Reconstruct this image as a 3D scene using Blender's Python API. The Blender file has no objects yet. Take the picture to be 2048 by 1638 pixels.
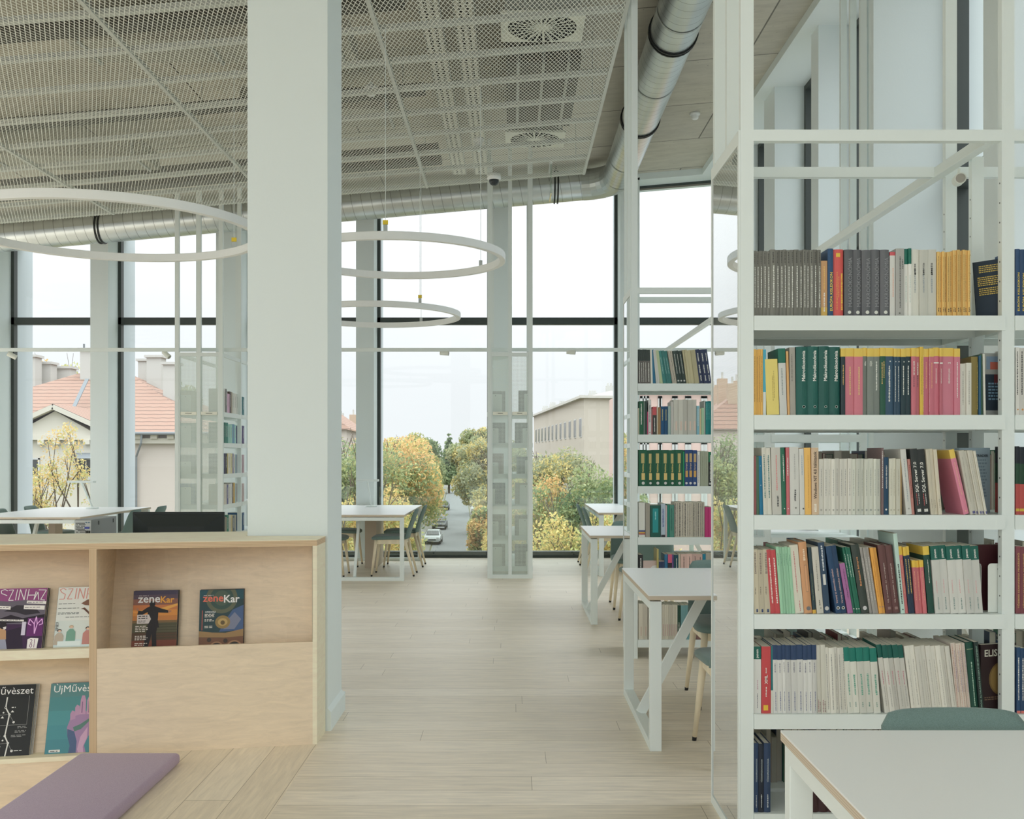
import bpy, bmesh, math, random
import numpy as np
from mathutils import Vector, Matrix
PI = math.pi
C = bpy.context.scene.collection
SC = bpy.context.scene
F, CX, HY, EYE = 2090.0, 1024.0, 911.0, 1.40      # focal length in px, principal column, horizon row, eye height

def at(x, y, d):                                  # photo pixel at depth d -> point in the room
    return Vector(((x - CX) * d / F, d, EYE + (HY - y) * d / F))

def lin1(c):
    c = c / 255.0
    return c / 12.92 if c <= 0.04045 else ((c + 0.055) / 1.055) ** 2.4
def lin(c, k=1.0):
    return tuple(min(0.9, lin1(v) * k) for v in c)

# ------------------------------------------------------------------ materials
MATS = {}
def base_mat(name):
    m = bpy.data.materials.new(name); m.use_nodes = True
    nt = m.node_tree
    return m, nt, nt.nodes['Principled BSDF'], nt.nodes['Material Output']

def M(name, rgb, rough=0.55, metal=0.0, spec=0.4, k=1.3, noise=None, bump=None, sheen=0):
    """rgb: sRGB of the surface colour. noise=(scale,amount,stretch xyz), bump=(scale,strength)"""
    if name in MATS: return MATS[name]
    m, nt, b, o = base_mat(name)
    col = lin(rgb, k)
    b.inputs['Base Color'].default_value = (*col, 1)
    b.inputs['Roughness'].default_value = rough
    b.inputs['Metallic'].default_value = metal
    b.inputs['Specular IOR Level'].default_value = spec
    if sheen: b.inputs['Sheen Weight'].default_value = sheen
    if noise or bump:
        tc = nt.nodes.new('ShaderNodeTexCoord')
    if noise:
        mp = nt.nodes.new('ShaderNodeMapping'); mp.inputs['Scale'].default_value = noise[2]
        n = nt.nodes.new('ShaderNodeTexNoise'); n.inputs['Scale'].default_value = noise[0]; n.inputs['Detail'].default_value = 5
        r = nt.nodes.new('ShaderNodeMapRange')
        r.inputs[3].default_value = 1 - noise[1]; r.inputs[4].default_value = 1 + noise[1]
        r.inputs[1].default_value = .25; r.inputs[2].default_value = .75
        mx = nt.nodes.new('ShaderNodeVectorMath'); mx.operation = 'SCALE'
        mx.inputs[0].default_value = col
        nt.links.new(tc.outputs['Object'], mp.inputs[0]); nt.links.new(mp.outputs[0], n.inputs['Vector'])
        nt.links.new(n.outputs[0], r.inputs[0]); nt.links.new(r.outputs[0], mx.inputs['Scale'])
        nt.links.new(mx.outputs[0], b.inputs['Base Color'])
    if bump:
        n2 = nt.nodes.new('ShaderNodeTexNoise'); n2.inputs['Scale'].default_value = bump[0]; n2.inputs['Detail'].default_value = 3
        bp = nt.nodes.new('ShaderNodeBump'); bp.inputs['Strength'].default_value = bump[1]; bp.inputs['Distance'].default_value = .01
        nt.links.new(tc.outputs['Object'], n2.inputs['Vector']); nt.links.new(n2.outputs[0], bp.inputs['Height'])
        nt.links.new(bp.outputs[0], b.inputs['Normal'])
    MATS[name] = m
    return m

def nd(nt, t, **kw):
    n = nt.nodes.new(t)
    for k, v in kw.items(): setattr(n, k, v)
    return n
def mth(nt, op, a, b=None, c=None):
    n = nt.nodes.new('ShaderNodeMath'); n.operation = op
    for i, v in enumerate((a, b, c)):
        if v is None: continue
        if isinstance(v, (int, float)): n.inputs[i].default_value = v
        else: nt.links.new(v, n.inputs[i])
    return n.outputs[0]

def glass_mat(name, f0=.05, power=5.0, tint=(.97, .985, .98), gcol=(1, 1, 1)):
    if name in MATS: return MATS[name]
    m = bpy.data.materials.new(name); m.use_nodes = True; nt = m.node_tree; nt.nodes.clear()
    out = nd(nt, 'ShaderNodeOutputMaterial'); mix = nd(nt, 'ShaderNodeMixShader')
    tr = nd(nt, 'ShaderNodeBsdfTransparent'); tr.inputs[0].default_value = (*tint, 1)
    gl = nd(nt, 'ShaderNodeBsdfGlossy'); gl.inputs['Roughness'].default_value = 0.0; gl.inputs[0].default_value = (*gcol, 1)
    lw = nd(nt, 'ShaderNodeLayerWeight'); lw.inputs[0].default_value = .5
    p = mth(nt, 'POWER', lw.outputs['Facing'], power)
    fac = mth(nt, 'MULTIPLY_ADD', p, 1 - f0, f0)
    nt.links.new(fac, mix.inputs[0]); nt.links.new(tr.outputs[0], mix.inputs[1]); nt.links.new(gl.outputs[0], mix.inputs[2])
    nt.links.new(mix.outputs[0], out.inputs[0]); MATS[name] = m
    return m

def perforated_mat(name, rgb, axes, pitch, rad, k=1.3):
    """sheet metal with a grid of round holes; axes: the two object axes the grid lies on"""
    if name in MATS: return MATS[name]
    m, nt, b, out = base_mat(name)
    b.inputs['Base Color'].default_value = (*lin(rgb, k), 1); b.inputs['Roughness'].default_value = .5
    tc = nd(nt, 'ShaderNodeTexCoord'); sp = nd(nt, 'ShaderNodeSeparateXYZ'); nt.links.new(tc.outputs['Object'], sp.inputs[0])
    ds = []
    for a in axes:
        f = mth(nt, 'FRACT', mth(nt, 'MULTIPLY', sp.outputs[a], 1.0 / pitch))
        d = mth(nt, 'SUBTRACT', f, .5); ds.append(mth(nt, 'MULTIPLY', d, d))
    r2 = mth(nt, 'ADD', ds[0], ds[1])
    hole = mth(nt, 'LESS_THAN', r2, rad * rad)
    tr = nd(nt, 'ShaderNodeBsdfTransparent'); mix = nd(nt, 'ShaderNodeMixShader')
    nt.links.new(hole, mix.inputs[0]); nt.links.new(b.outputs[0], mix.inputs[1]); nt.links.new(tr.outputs[0], mix.inputs[2])
    nt.links.new(mix.outputs[0], out.inputs[0]); MATS[name] = m
    return m

def diamond_mat(name, rgb, px, py, w, k=1.3):
    """expanded metal: diamond openings px wide (x) and py long (y)"""
    m, nt, b, out = base_mat(name)
    b.inputs['Base Color'].default_value = (*lin(rgb, k), 1); b.inputs['Roughness'].default_value = .5
    tc = nd(nt, 'ShaderNodeTexCoord'); sp = nd(nt, 'ShaderNodeSeparateXYZ'); nt.links.new(tc.outputs['Object'], sp.inputs[0])
    u = mth(nt, 'MULTIPLY', sp.outputs[0], 1 / px); v = mth(nt, 'MULTIPLY', sp.outputs[1], 1 / py)
    st = []
    for op in ('ADD', 'SUBTRACT'):
        f = mth(nt, 'FRACT', mth(nt, op, u, v))
        st.append(mth(nt, 'ABSOLUTE', mth(nt, 'SUBTRACT', f, .5)))
    mxm = mth(nt, 'MAXIMUM', st[0], st[1])
    hole = mth(nt, 'LESS_THAN', mxm, .5 - w)
    tr = nd(nt, 'ShaderNodeBsdfTransparent'); mix = nd(nt, 'ShaderNodeMixShader')
    nt.links.new(hole, mix.inputs[0]); nt.links.new(b.outputs[0], mix.inputs[1]); nt.links.new(tr.outputs[0], mix.inputs[2])
    nt.links.new(mix.outputs[0], out.inputs[0]); MATS[name] = m
    return m

def plank_mat(name, c1, c2, width, length, along_x=True, rough=.42, k=1.3, gap=.0015, gapcol=None, grain=.10):
    m, nt, b, out = base_mat(name)
    tc = nd(nt, 'ShaderNodeTexCoord'); mp = nd(nt, 'ShaderNodeMapping')
    if not along_x: mp.inputs['Rotation'].default_value = (0, 0, PI / 2)
    nt.links.new(tc.outputs['Object'], mp.inputs[0])
    br = nd(nt, 'ShaderNodeTexBrick'); br.offset = 0; br.squash = 1
    sx_ = nd(nt, 'ShaderNodeSeparateXYZ'); nt.links.new(mp.outputs[0], sx_.inputs[0])          # every row starts at its own place
    rowi = mth(nt, 'FLOOR', mth(nt, 'MULTIPLY', sx_.outputs[1], 1 / width))
    rnd_ = mth(nt, 'FRACT', mth(nt, 'MULTIPLY', mth(nt, 'SINE', mth(nt, 'MULTIPLY', rowi, 12.9898)), 43758.5))
    cx_ = nd(nt, 'ShaderNodeCombineXYZ'); nt.links.new(mth(nt, 'MULTIPLY_ADD', rnd_, length, sx_.outputs[0]), cx_.inputs[0]); nt.links.new(sx_.outputs[1], cx_.inputs[1])
    br.inputs['Color1'].default_value = (*lin(c1, k), 1); br.inputs['Color2'].default_value = (*lin(c2, k), 1)
    br.inputs['Mortar'].default_value = (*lin(gapcol or tuple(v * .75 for v in c1), k), 1)
    br.inputs['Scale'].default_value = 1; br.inputs['Mortar Size'].default_value = gap; br.inputs['Mortar Smooth'].default_value = .3
    br.inputs['Brick Width'].default_value = length; br.inputs['Row Height'].default_value = width
    nt.links.new(cx_.outputs[0], br.inputs['Vector'])
    mp2 = nd(nt, 'ShaderNodeMapping'); mp2.inputs['Scale'].default_value = (1.2, 14, 1); nt.links.new(mp.outputs[0], mp2.inputs[0])
    n = nd(nt, 'ShaderNodeTexNoise'); n.inputs['Scale'].default_value = 3.5; n.inputs['Detail'].default_value = 7; n.inputs['Roughness'].default_value = .65
    n.inputs['Distortion'].default_value = .6
    nt.links.new(mp2.outputs[0], n.inputs['Vector'])
    r = nd(nt, 'ShaderNodeMapRange'); r.inputs[1].default_value = .3; r.inputs[2].default_value = .7
    r.inputs[3].default_value = 1 - grain; r.inputs[4].default_value = 1 + grain
    nt.links.new(n.outputs[0], r.inputs[0])
    sc = nd(nt, 'ShaderNodeVectorMath', operation='SCALE'); nt.links.new(br.outputs[0], sc.inputs[0]); nt.links.new(r.outputs[0], sc.inputs['Scale'])
    nt.links.new(sc.outputs[0], b.inputs['Base Color'])
    b.inputs['Roughness'].default_value = rough; b.inputs['Specular IOR Level'].default_value = .5
    rr = nd(nt, 'ShaderNodeMapRange'); rr.inputs[3].default_value = rough - .08; rr.inputs[4].default_value = rough + .1
    nt.links.new(n.outputs[0], rr.inputs[0]); nt.links.new(rr.outputs[0], b.inputs['Roughness'])
    bp = nd(nt, 'ShaderNodeBump'); bp.inputs['Strength'].default_value = .25; bp.inputs['Distance'].default_value = .002
    inv = mth(nt, 'SUBTRACT', 1.0, br.outputs['Fac']); nt.links.new(inv, bp.inputs['Height']); nt.links.new(bp.outputs[0], b.inputs['Normal'])
    MATS[name] = m
    return m

def ply_mat(name, rgb, stretch=(.8, .8, 4.5), k=1.3, amount=.11):
    m, nt, b, out = base_mat(name)
    tc = nd(nt, 'ShaderNodeTexCoord'); mp = nd(nt, 'ShaderNodeMapping'); mp.inputs['Scale'].default_value = stretch
    nt.links.new(tc.outputs['Object'], mp.inputs[0])
    n = nd(nt, 'ShaderNodeTexNoise'); n.inputs['Scale'].default_value = 8; n.inputs['Detail'].default_value = 9; n.inputs['Roughness'].default_value = .68; n.inputs['Distortion'].default_value = .9
    nt.links.new(mp.outputs[0], n.inputs['Vector'])
    cr = nd(nt, 'ShaderNodeValToRGB'); e = cr.color_ramp.elements
    e[0].position = .3; e[1].position = .72
    e[0].color = (*lin(tuple(v * (1 - amount) for v in rgb), k), 1); e[1].color = (*lin(tuple(min(255, v * (1 + amount * .5)) for v in rgb), k), 1)
    nt.links.new(n.outputs[0], cr.inputs[0])
    # small knots
    vo = nd(nt, 'ShaderNodeTexVoronoi'); vo.inputs['Scale'].default_value = 3.1; nt.links.new(tc.outputs['Object'], vo.inputs['Vector'])
    kn = mth(nt, 'LESS_THAN', vo.outputs['Distance'], .022)
    mx = nd(nt, 'ShaderNodeMix', data_type='RGBA'); nt.links.new(mth(nt, 'MULTIPLY', kn, .45), mx.inputs[0])
    nt.links.new(cr.outputs[0], mx.inputs[6]); mx.inputs[7].default_value = (*lin((120, 85, 55), k), 1)
    nt.links.new(mx.outputs[2], b.inputs['Base Color'])
    b.inputs['Roughness'].default_value = .48; b.inputs['Specular IOR Level'].default_value = .35
    MATS[name] = m
    return m

def layered_mat(name, c1, c2, axis, period, k=1.3):
    """plywood edge: thin glued layers"""
    m, nt, b, out = base_mat(name)
    tc = nd(nt, 'ShaderNodeTexCoord'); sp = nd(nt, 'ShaderNodeSeparateXYZ'); nt.links.new(tc.outputs['Object'], sp.inputs[0])
    f = mth(nt, 'FRACT', mth(nt, 'MULTIPLY', sp.outputs[axis], 1 / period)); g = mth(nt, 'LESS_THAN', f, .45)
    mx = nd(nt, 'ShaderNodeMix', data_type='RGBA'); nt.links.new(g, mx.inputs[0])
    mx.inputs[6].default_value = (*lin(c1, k), 1); mx.inputs[7].default_value = (*lin(c2, k), 1)
    nt.links.new(mx.outputs[2], b.inputs['Base Color']); b.inputs['Roughness'].default_value = .6
    MATS[name] = m
    return m

def concrete_mat(name, rgb, k=1.3):
    m, nt, b, out = base_mat(name)
    tc = nd(nt, 'ShaderNodeTexCoord')
    br = nd(nt, 'ShaderNodeTexBrick'); br.offset = .5
    for i, kk in (('Color1', 1.0), ('Color2', .94)): br.inputs[i].default_value = (*lin(tuple(v * kk for v in rgb), k), 1)
    br.inputs['Mortar'].default_value = (*lin(tuple(v * .6 for v in rgb), k), 1); br.inputs['Scale'].default_value = 1
    br.inputs['Mortar Size'].default_value = .008; br.inputs['Brick Width'].default_value = 2.6; br.inputs['Row Height'].default_value = 1.3
    mp = nd(nt, 'ShaderNodeMapping'); mp.inputs['Location'].default_value = (.35, .4, 0); nt.links.new(tc.outputs['Object'], mp.inputs[0]); nt.links.new(mp.outputs[0], br.inputs['Vector'])
    mp2 = nd(nt, 'ShaderNodeMapping'); mp2.inputs['Scale'].default_value = (1, 3.5, 1); nt.links.new(tc.outputs['Object'], mp2.inputs[0])
    n = nd(nt, 'ShaderNodeTexNoise'); n.inputs['Scale'].default_value = 2.5; n.inputs['Detail'].default_value = 9; n.inputs['Roughness'].default_value = .7
    nt.links.new(mp2.outputs[0], n.inputs['Vector'])
    r = nd(nt, 'ShaderNodeMapRange'); r.inputs[1].default_value = .3; r.inputs[2].default_value = .7; r.inputs[3].default_value = .86; r.inputs[4].default_value = 1.1
    nt.links.new(n.outputs[0], r.inputs[0])
    vo = nd(nt, 'ShaderNodeTexNoise'); vo.inputs['Scale'].default_value = 26; vo.inputs['Detail'].default_value = 2; nt.links.new(tc.outputs['Object'], vo.inputs['Vector'])
    pit = mth(nt, 'GREATER_THAN', vo.outputs[0], .73); pf = mth(nt, 'MULTIPLY_ADD', pit, -.35, 1.0)
    sc = nd(nt, 'ShaderNodeVectorMath', operation='SCALE'); nt.links.new(br.outputs[0], sc.inputs[0]); nt.links.new(mth(nt, 'MULTIPLY', r.outputs[0], pf), sc.inputs['Scale'])
    nt.links.new(sc.outputs[0], b.inputs['Base Color']); b.inputs['Roughness'].default_value = .85; b.inputs['Specular IOR Level'].default_value = .2
    MATS[name] = m
    return m

def fabric_mat(name, c1, c2, scale=900, k=1.3, rough=.9):
    m, nt, b, out = base_mat(name)
    tc = nd(nt, 'ShaderNodeTexCoord'); n = nd(nt, 'ShaderNodeTexNoise'); n.inputs['Scale'].default_value = scale; n.inputs['Detail'].default_value = 2
    nt.links.new(tc.outputs['Object'], n.inputs['Vector'])
    cr = nd(nt, 'ShaderNodeValToRGB'); e = cr.color_ramp.elements; e[0].position = .35; e[1].position = .65
    e[0].color = (*lin(c1, k), 1); e[1].color = (*lin(c2, k), 1); nt.links.new(n.outputs[0], cr.inputs[0]); nt.links.new(cr.outputs[0], b.inputs['Base Color'])
    b.inputs['Roughness'].default_value = rough; b.inputs['Specular IOR Level'].default_value = .15; b.inputs['Sheen Weight'].default_value = .25
    bp = nd(nt, 'ShaderNodeBump'); bp.inputs['Strength'].default_value = .3; bp.inputs['Distance'].default_value = .001
    nt.links.new(n.outputs[0], bp.inputs['Height']); nt.links.new(bp.outputs[0], b.inputs['Normal'])
    MATS[name] = m
    return m

def duct_mat(name, pitch=.125):
    """spiral-seam galvanised duct; UV: u around, v along in metres"""
    m, nt, b, out = base_mat(name)
    uv = nd(nt, 'ShaderNodeUVMap'); sp = nd(nt, 'ShaderNodeSeparateXYZ'); nt.links.new(uv.outputs[0], sp.inputs[0])
    s = mth(nt, 'FRACT', mth(nt, 'ADD', mth(nt, 'MULTIPLY', sp.outputs[1], 1 / pitch), sp.outputs[0]))
    seam = mth(nt, 'LESS_THAN', s, .055)
    n = nd(nt, 'ShaderNodeTexNoise'); n.inputs['Scale'].default_value = 3; n.inputs['Detail'].default_value = 6
    tc = nd(nt, 'ShaderNodeTexCoord'); nt.links.new(tc.outputs['Object'], n.inputs['Vector'])
    r = nd(nt, 'ShaderNodeMapRange'); r.inputs[1].default_value = .3; r.inputs[2].default_value = .7; r.inputs[3].default_value = .62; r.inputs[4].default_value = .76
    nt.links.new(n.outputs[0], r.inputs[0])
    val = mth(nt, 'MULTIPLY', r.outputs[0], mth(nt, 'MULTIPLY_ADD', seam, -.45, 1.0))
    cb = nd(nt, 'ShaderNodeCombineColor')
    nt.links.new(mth(nt, 'MULTIPLY', val, .94), cb.inputs[0]); nt.links.new(val, cb.inputs[1]); nt.links.new(mth(nt, 'MULTIPLY', val, 1.0), cb.inputs[2])
    nt.links.new(cb.outputs[0], b.inputs['Base Color']); b.inputs['Metallic'].default_value = .9; b.inputs['Roughness'].default_value = .3
    bp = nd(nt, 'ShaderNodeBump'); bp.inputs['Strength'].default_value = .5; bp.inputs['Distance'].default_value = .004
    nt.links.new(seam, bp.inputs['Height']); nt.links.new(bp.outputs[0], b.inputs['Normal'])
    MATS[name] = m
    return m

def tile_mat(name, c1, c2, k=1.0):
    """rows of clay tiles: a dark line under each row, slight change from tile to tile"""
    m, nt, b, out = base_mat(name)
    uv = nd(nt, 'ShaderNodeUVMap'); sp = nd(nt, 'ShaderNodeSeparateXYZ'); nt.links.new(uv.outputs[0], sp.inputs[0])
    wob = mth(nt, 'MULTIPLY', mth(nt, 'SINE', mth(nt, 'MULTIPLY', sp.outputs[0], 9.0)), .03)
    row = mth(nt, 'ADD', mth(nt, 'MULTIPLY', sp.outputs[1], 1 / .55), wob)
    line = mth(nt, 'LESS_THAN', mth(nt, 'FRACT', row), .17)
    n = nd(nt, 'ShaderNodeTexNoise'); n.inputs['Scale'].default_value = 1.6; n.inputs['Detail'].default_value = 6; nt.links.new(uv.outputs[0], n.inputs['Vector'])
    mx = nd(nt, 'ShaderNodeMix', data_type='RGBA'); nt.links.new(n.outputs[0], mx.inputs[0]); mx.inputs[6].default_value = (*lin(c1, k), 1); mx.inputs[7].default_value = (*lin(c2, k), 1)
    sc = nd(nt, 'ShaderNodeVectorMath', operation='SCALE'); nt.links.new(mx.outputs[2], sc.inputs[0]); nt.links.new(mth(nt, 'MULTIPLY_ADD', line, -.55, 1.0), sc.inputs['Scale'])
    nt.links.new(sc.outputs[0], b.inputs['Base Color']); b.inputs['Roughness'].default_value = .85
    MATS[name] = m
    return m

# ------------------------------------------------------------------ mesh building
class MB:
    def __init__(s): s.v = []; s.f = []; s.m = []
    def add(s, vs, fs, mi=0):
        o = len(s.v); s.v += [tuple(v) for v in vs]; s.f += [tuple(i + o for i in f) for f in fs]
        s.m += [mi] * len(fs) if isinstance(mi, int) else list(mi)
        return s
    def box(s, x0, x1, y0, y1, z0, z1, mi=0):
        if x0 > x1: x0, x1 = x1, x0
        if y0 > y1: y0, y1 = y1, y0
        if z0 > z1: z0, z1 = z1, z0
        vs = [(x, y, z) for z in (z0, z1) for y in (y0, y1) for x in (x0, x1)]
        return s.add(vs, [(0, 2, 3, 1), (4, 5, 7, 6), (0, 1, 5, 4), (2, 6, 7, 3), (0, 4, 6, 2), (1, 3, 7, 5)], mi)
    def hexa(s, p, mi=0):                       # bottom 4 then top 4, both counter-clockwise seen from above
        return s.add(p, [(3, 2, 1, 0), (4, 5, 6, 7), (0, 1, 5, 4), (1, 2, 6, 5), (2, 3, 7, 6), (3, 0, 4, 7)], mi)
    def prism(s, pts, e, mi=0):                 # planar polygon pts extruded by vector e
        n = len(pts); pts = [Vector(p) for p in pts]; e = Vector(e)
        fs = [tuple(range(n))[::-1], tuple(range(n, 2 * n))] + [(i, (i + 1) % n, n + (i + 1) % n, n + i) for i in range(n)]
        return s.add(pts + [p + e for p in pts], fs, mi)
    def cyl(s, p0, p1, r0, r1=None, n=12, mi=0, caps=True):
        r1 = r0 if r1 is None else r1
        p0 = Vector(p0); p1 = Vector(p1); a = (p1 - p0).normalized()
        u = a.orthogonal().normalized(); w = a.cross(u)
        vs = []
        for p, r in ((p0, r0), (p1, r1)):
            vs += [p + (u * math.cos(2 * PI * i / n) + w * math.sin(2 * PI * i / n)) * r for i in range(n)]
        fs = [(i, (i + 1) % n, n + (i + 1) % n, n + i) for i in range(n)]
        if caps: fs += [tuple(range(n))[::-1], tuple(range(n, 2 * n))]
        return s.add(vs, fs, mi)
    def bar(s, p0, p1, w, h, mi=0, up=(0, 0, 1)):   # rectangular bar between points
        p0 = Vector(p0); p1 = Vector(p1); a = (p1 - p0).normalized(); up = Vector(up)
        if abs(a.dot(up)) > .99: up = Vector((0, 1, 0))
        sd = a.cross(up).normalized() * w / 2; u2 = sd.normalized().cross(a).normalized() * h / 2
        q = [-sd - u2, sd - u2, sd + u2, -sd + u2]
        vs = [p0 + t for t in q] + [p1 + t for t in q]
        return s.add(vs, [(0, 3, 2, 1), (4, 5, 6, 7), (0, 1, 5, 4), (1, 2, 6, 5), (2, 3, 7, 6), (3, 0, 4, 7)], mi)
    def lathe(s, prof, n=20, c=(0, 0, 0), mi=0):    # profile (r, z) around z
        vs = []; fs = []
        for r, z in prof: vs += [(c[0] + r * math.cos(2 * PI * i / n), c[1] + r * math.sin(2 * PI * i / n), c[2] + z) for i in range(n)]
        for k in range(len(prof) - 1): fs += [(k * n + i, k * n + (i + 1) % n, (k + 1) * n + (i + 1) % n, (k + 1) * n + i) for i in range(n)]
        fs += [tuple(range(n))[::-1], tuple((len(prof) - 1) * n + i for i in range(n))]
        return s.add(vs, fs, mi)
    def quad(s, a, b, c, d, mi=0): return s.add([a, b, c, d], [(0, 1, 2, 3)], mi)
    def build(s, name, mats, parent=None, origin=None, smooth=False, bevel=0, seg=2, recalc=True, sub=0):
        me = bpy.data.meshes.new(name)
        org = Vector(origin) if origin is not None else Vector((0, 0, 0))
        if parent is not None and origin is None:
            p = parent
            while p is not None: org = org + Vector(p.location); p = p.parent
        me.from_pydata([Vector(v) - org for v in s.v], [], s.f)
        if not isinstance(mats, (list, tuple)): mats = [mats]
        for m in mats: me.materials.append(m)
        if any(s.m): me.polygons.foreach_set('material_index', s.m)
        if recalc and len(s.v) < 30000:
            bm = bmesh.new(); bm.from_mesh(me); bmesh.ops.recalc_face_normals(bm, faces=bm.faces); bm.to_mesh(me); bm.free()
        if smooth:
            me.polygons.foreach_set('use_smooth', [True] * len(me.polygons))
        me.update()
        o = bpy.data.objects.new(name, me); C.objects.link(o)
        if parent is not None: o.parent = parent
        elif origin is not None: o.location = org
        if bevel:
            b = o.modifiers.new('b', 'BEVEL'); b.width = bevel; b.segments = seg; b.limit_method = 'ANGLE'
        if sub:
            b = o.modifiers.new('s', 'SUBSURF'); b.levels = sub; b.render_levels = sub
        return o

def tag(o, label, cat, group=None, kind=None):
    o['label'] = label; o['category'] = cat
    if group: o['group'] = group
    if kind: o['kind'] = kind
    return o
def thing(name, label, cat, loc=(0, 0, 0), rz=0, group=None):
    o = bpy.data.objects.new(name, None); C.objects.link(o); o.empty_display_size = .1
    o.location = loc; o.rotation_euler = (0, 0, rz)
    return tag(o, label, cat, group)
def struct(o): o['kind'] = 'structure'; return o
def copy_tree(o, parent=None):
    c = o.copy(); C.objects.link(c); c.parent = parent
    for ch in [x for x in KIDS.get(o.name, [])]:
        KIDS.setdefault(c.name, []).append(copy_tree(ch, c))
    return c
KIDS = {}
def reg(root):
    """remember the children of a prototype so copies need no scene search"""
    for x in list(root.children):
        KIDS.setdefault(root.name, []).append(x); reg(x)
def dup(root, loc, rz, label, group=None):
    c = copy_tree(root); c.location = loc; c.rotation_euler = (0, 0, rz); c['label'] = label
    if group: c['group'] = group
    return c

# ------------------------------------------------------------------ lettering
_GL = {}
def glyphs(text, bold=False, italic=False):
    """flat outline of a line of text: verts (x right, y up), faces, width, height"""
    key = (text, bold, italic)
    if key in _GL: return _GL[key]
    cu = bpy.data.curves.new('lettering', 'FONT'); cu.body = text; cu.resolution_u = 2; cu.size = 1.0
    if bold: cu.offset = .018
    if italic: cu.shear = .25
    ob = bpy.data.objects.new('lettering', cu); C.objects.link(ob)
    bpy.context.view_layer.update()
    me = bpy.data.meshes.new_from_object(ob.evaluated_get(bpy.context.evaluated_depsgraph_get()))
    vs = np.array([v.co[:2] for v in me.vertices]).reshape(-1, 2); fs = [tuple(p.vertices) for p in me.polygons]
    bpy.data.objects.remove(ob); bpy.data.curves.remove(cu); bpy.data.meshes.remove(me)
    mn = vs.min(0); vs = vs - mn; w, h = vs.max(0)
    _GL[key] = (vs, fs, w, h)
    return _GL[key]

def put_text(mb, text, o, ux, uy, length, mi, bold=False, italic=False, maxh=None, center=True):
    """write text starting at point o, running along unit vector ux, letters up along uy; length = run in metres"""
    vs, fs, w, h = glyphs(text, bold, italic)
    s = length / w; sy = s
    if maxh and h * s > maxh: sy = maxh / h
    o = Vector(o); ux = Vector(ux); uy = Vector(uy)
    off = -h * sy / 2 if center else 0
    mb.add([o + ux * (x * s) + uy * (y * sy + off) for x, y in vs], fs, mi)
SKY_H, SKY_UP, SKY_POW, SKY_REAR, EXPOSURE = 1.14, 5.6, 1.8, .52, -0.15
# ================================================================== shared materials
WALL = M('white_plaster', (206, 214, 214), .8, spec=.2, bump=(60, .04))
STEEL = M('white_powder_coat', (207, 214, 212), .45, spec=.4)
LAM = M('white_laminate', (212, 219, 223), .35, spec=.45, k=1.34)
EDGE = layered_mat('plywood_edge', (190, 178, 160), (170, 156, 138), 2, .0055)
PLY = ply_mat('birch_plywood', (209, 192, 168), amount=.06)
PLYL = ply_mat('pale_birch_plywood', (220, 208, 184), amount=.05)
FRAME = M('dark_window_frame', (62, 68, 66), .5)
GLASS = glass_mat('window_glass', .03, 5, tint=(.975, .985, .985))
GUARD = glass_mat('guard_glass', .05, 4, tint=(.95, .985, .965))
PANELGLASS = glass_mat('panel_glass', .22, 1.7, tint=(.98, .99, .985))
CONC = concrete_mat('board_marked_concrete', (184, 180, 168))
OAK = plank_mat('pale_oak_planks', (210, 200, 184), (200, 189, 171), .19, 2.1, grain=.16, gapcol=(140, 125, 105))
OAKY = plank_mat('pale_oak_planks_lengthwise', (210, 199, 180), (201, 188, 167), .19, 2.1, along_x=False, grain=.12, gapcol=(140, 125, 105))
BLACK = M('black_plastic', (24, 28, 28), .45)
WOOD = M('ash_wood', (224, 204, 178), .5, noise=(30, .10, (1, 1, .12)))
FELT = fabric_mat('grey_green_wool', (88, 108, 104), (112, 132, 128))
DUCT = duct_mat('galvanised_duct')
GALV = M('galvanised_steel', (165, 170, 168), .4, metal=.6)
RUBBER = M('black_rubber', (28, 28, 28), .6)

SLAB = lambda X: 5.25 + .085 * (X - 2.55)       # underside of the sloping concrete slab
MESH = lambda X: 4.49 + .085 * (X - .7725)      # suspended mesh ceiling
GY = 14.4                                       # back glazing plane
RX = 3.02                                       # right glazing plane

# ================================================================== floor, ceiling, walls
mb = MB()
mb.box(-12.5, 3.4, 5.06, 14.36, -.25, 0, 0)
mb.box(-.94, 3.4, -5, 5.06, -.25, 0, 0)
mb.box(-1.97, -.94, -5, 5.06, -.25, 0, 1)
mb.box(-12.5, -1.97, 4.86, 5.06, -.25, 0, 0)
struct(mb.build('floor', [OAK, OAKY]))
mb = MB(); mb.box(-12.5, -1.97, -5, 4.95, -.62, -.45); struct(mb.build('floor_lower', [OAK]))
mb = MB(); mb.box(-2.0, -1.97, -5, 4.66, -.45, -.0005); struct(mb.build('trim_1', [PLY]))

mb = MB()
mb.hexa([(-8.8, -3, SLAB(-8.8)), (2.55, -3, SLAB(2.55)), (2.55, 14.0, SLAB(2.55)), (-8.8, 14.0, SLAB(-8.8)),
         (-8.8, -3, SLAB(-8.8) + .3), (2.55, -3, SLAB(2.55) + .3), (2.55, 14.0, SLAB(2.55) + .3), (-8.8, 14.0, SLAB(-8.8) + .3)])
struct(mb.build('ceiling', [CONC]))
mb = MB()                                        # dropped white perimeter over the glazing
mb.hexa([(-12.5, 14.0, SLAB(-12.5) - .085), (3.3, 14.0, SLAB(3.3) - .085), (3.3, 14.7, SLAB(3.3) - .085), (-12.5, 14.7, SLAB(-12.5) - .085),
         (-12.5, 14.0, 5.7), (3.3, 14.0, 5.7), (3.3, 14.7, 5.7), (-12.5, 14.7, 5.7)])
mb.box(2.55, 3.3, -3, 14.0, SLAB(2.55) - .085, 5.7)
struct(mb.build('trim_2', [WALL]))

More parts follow.
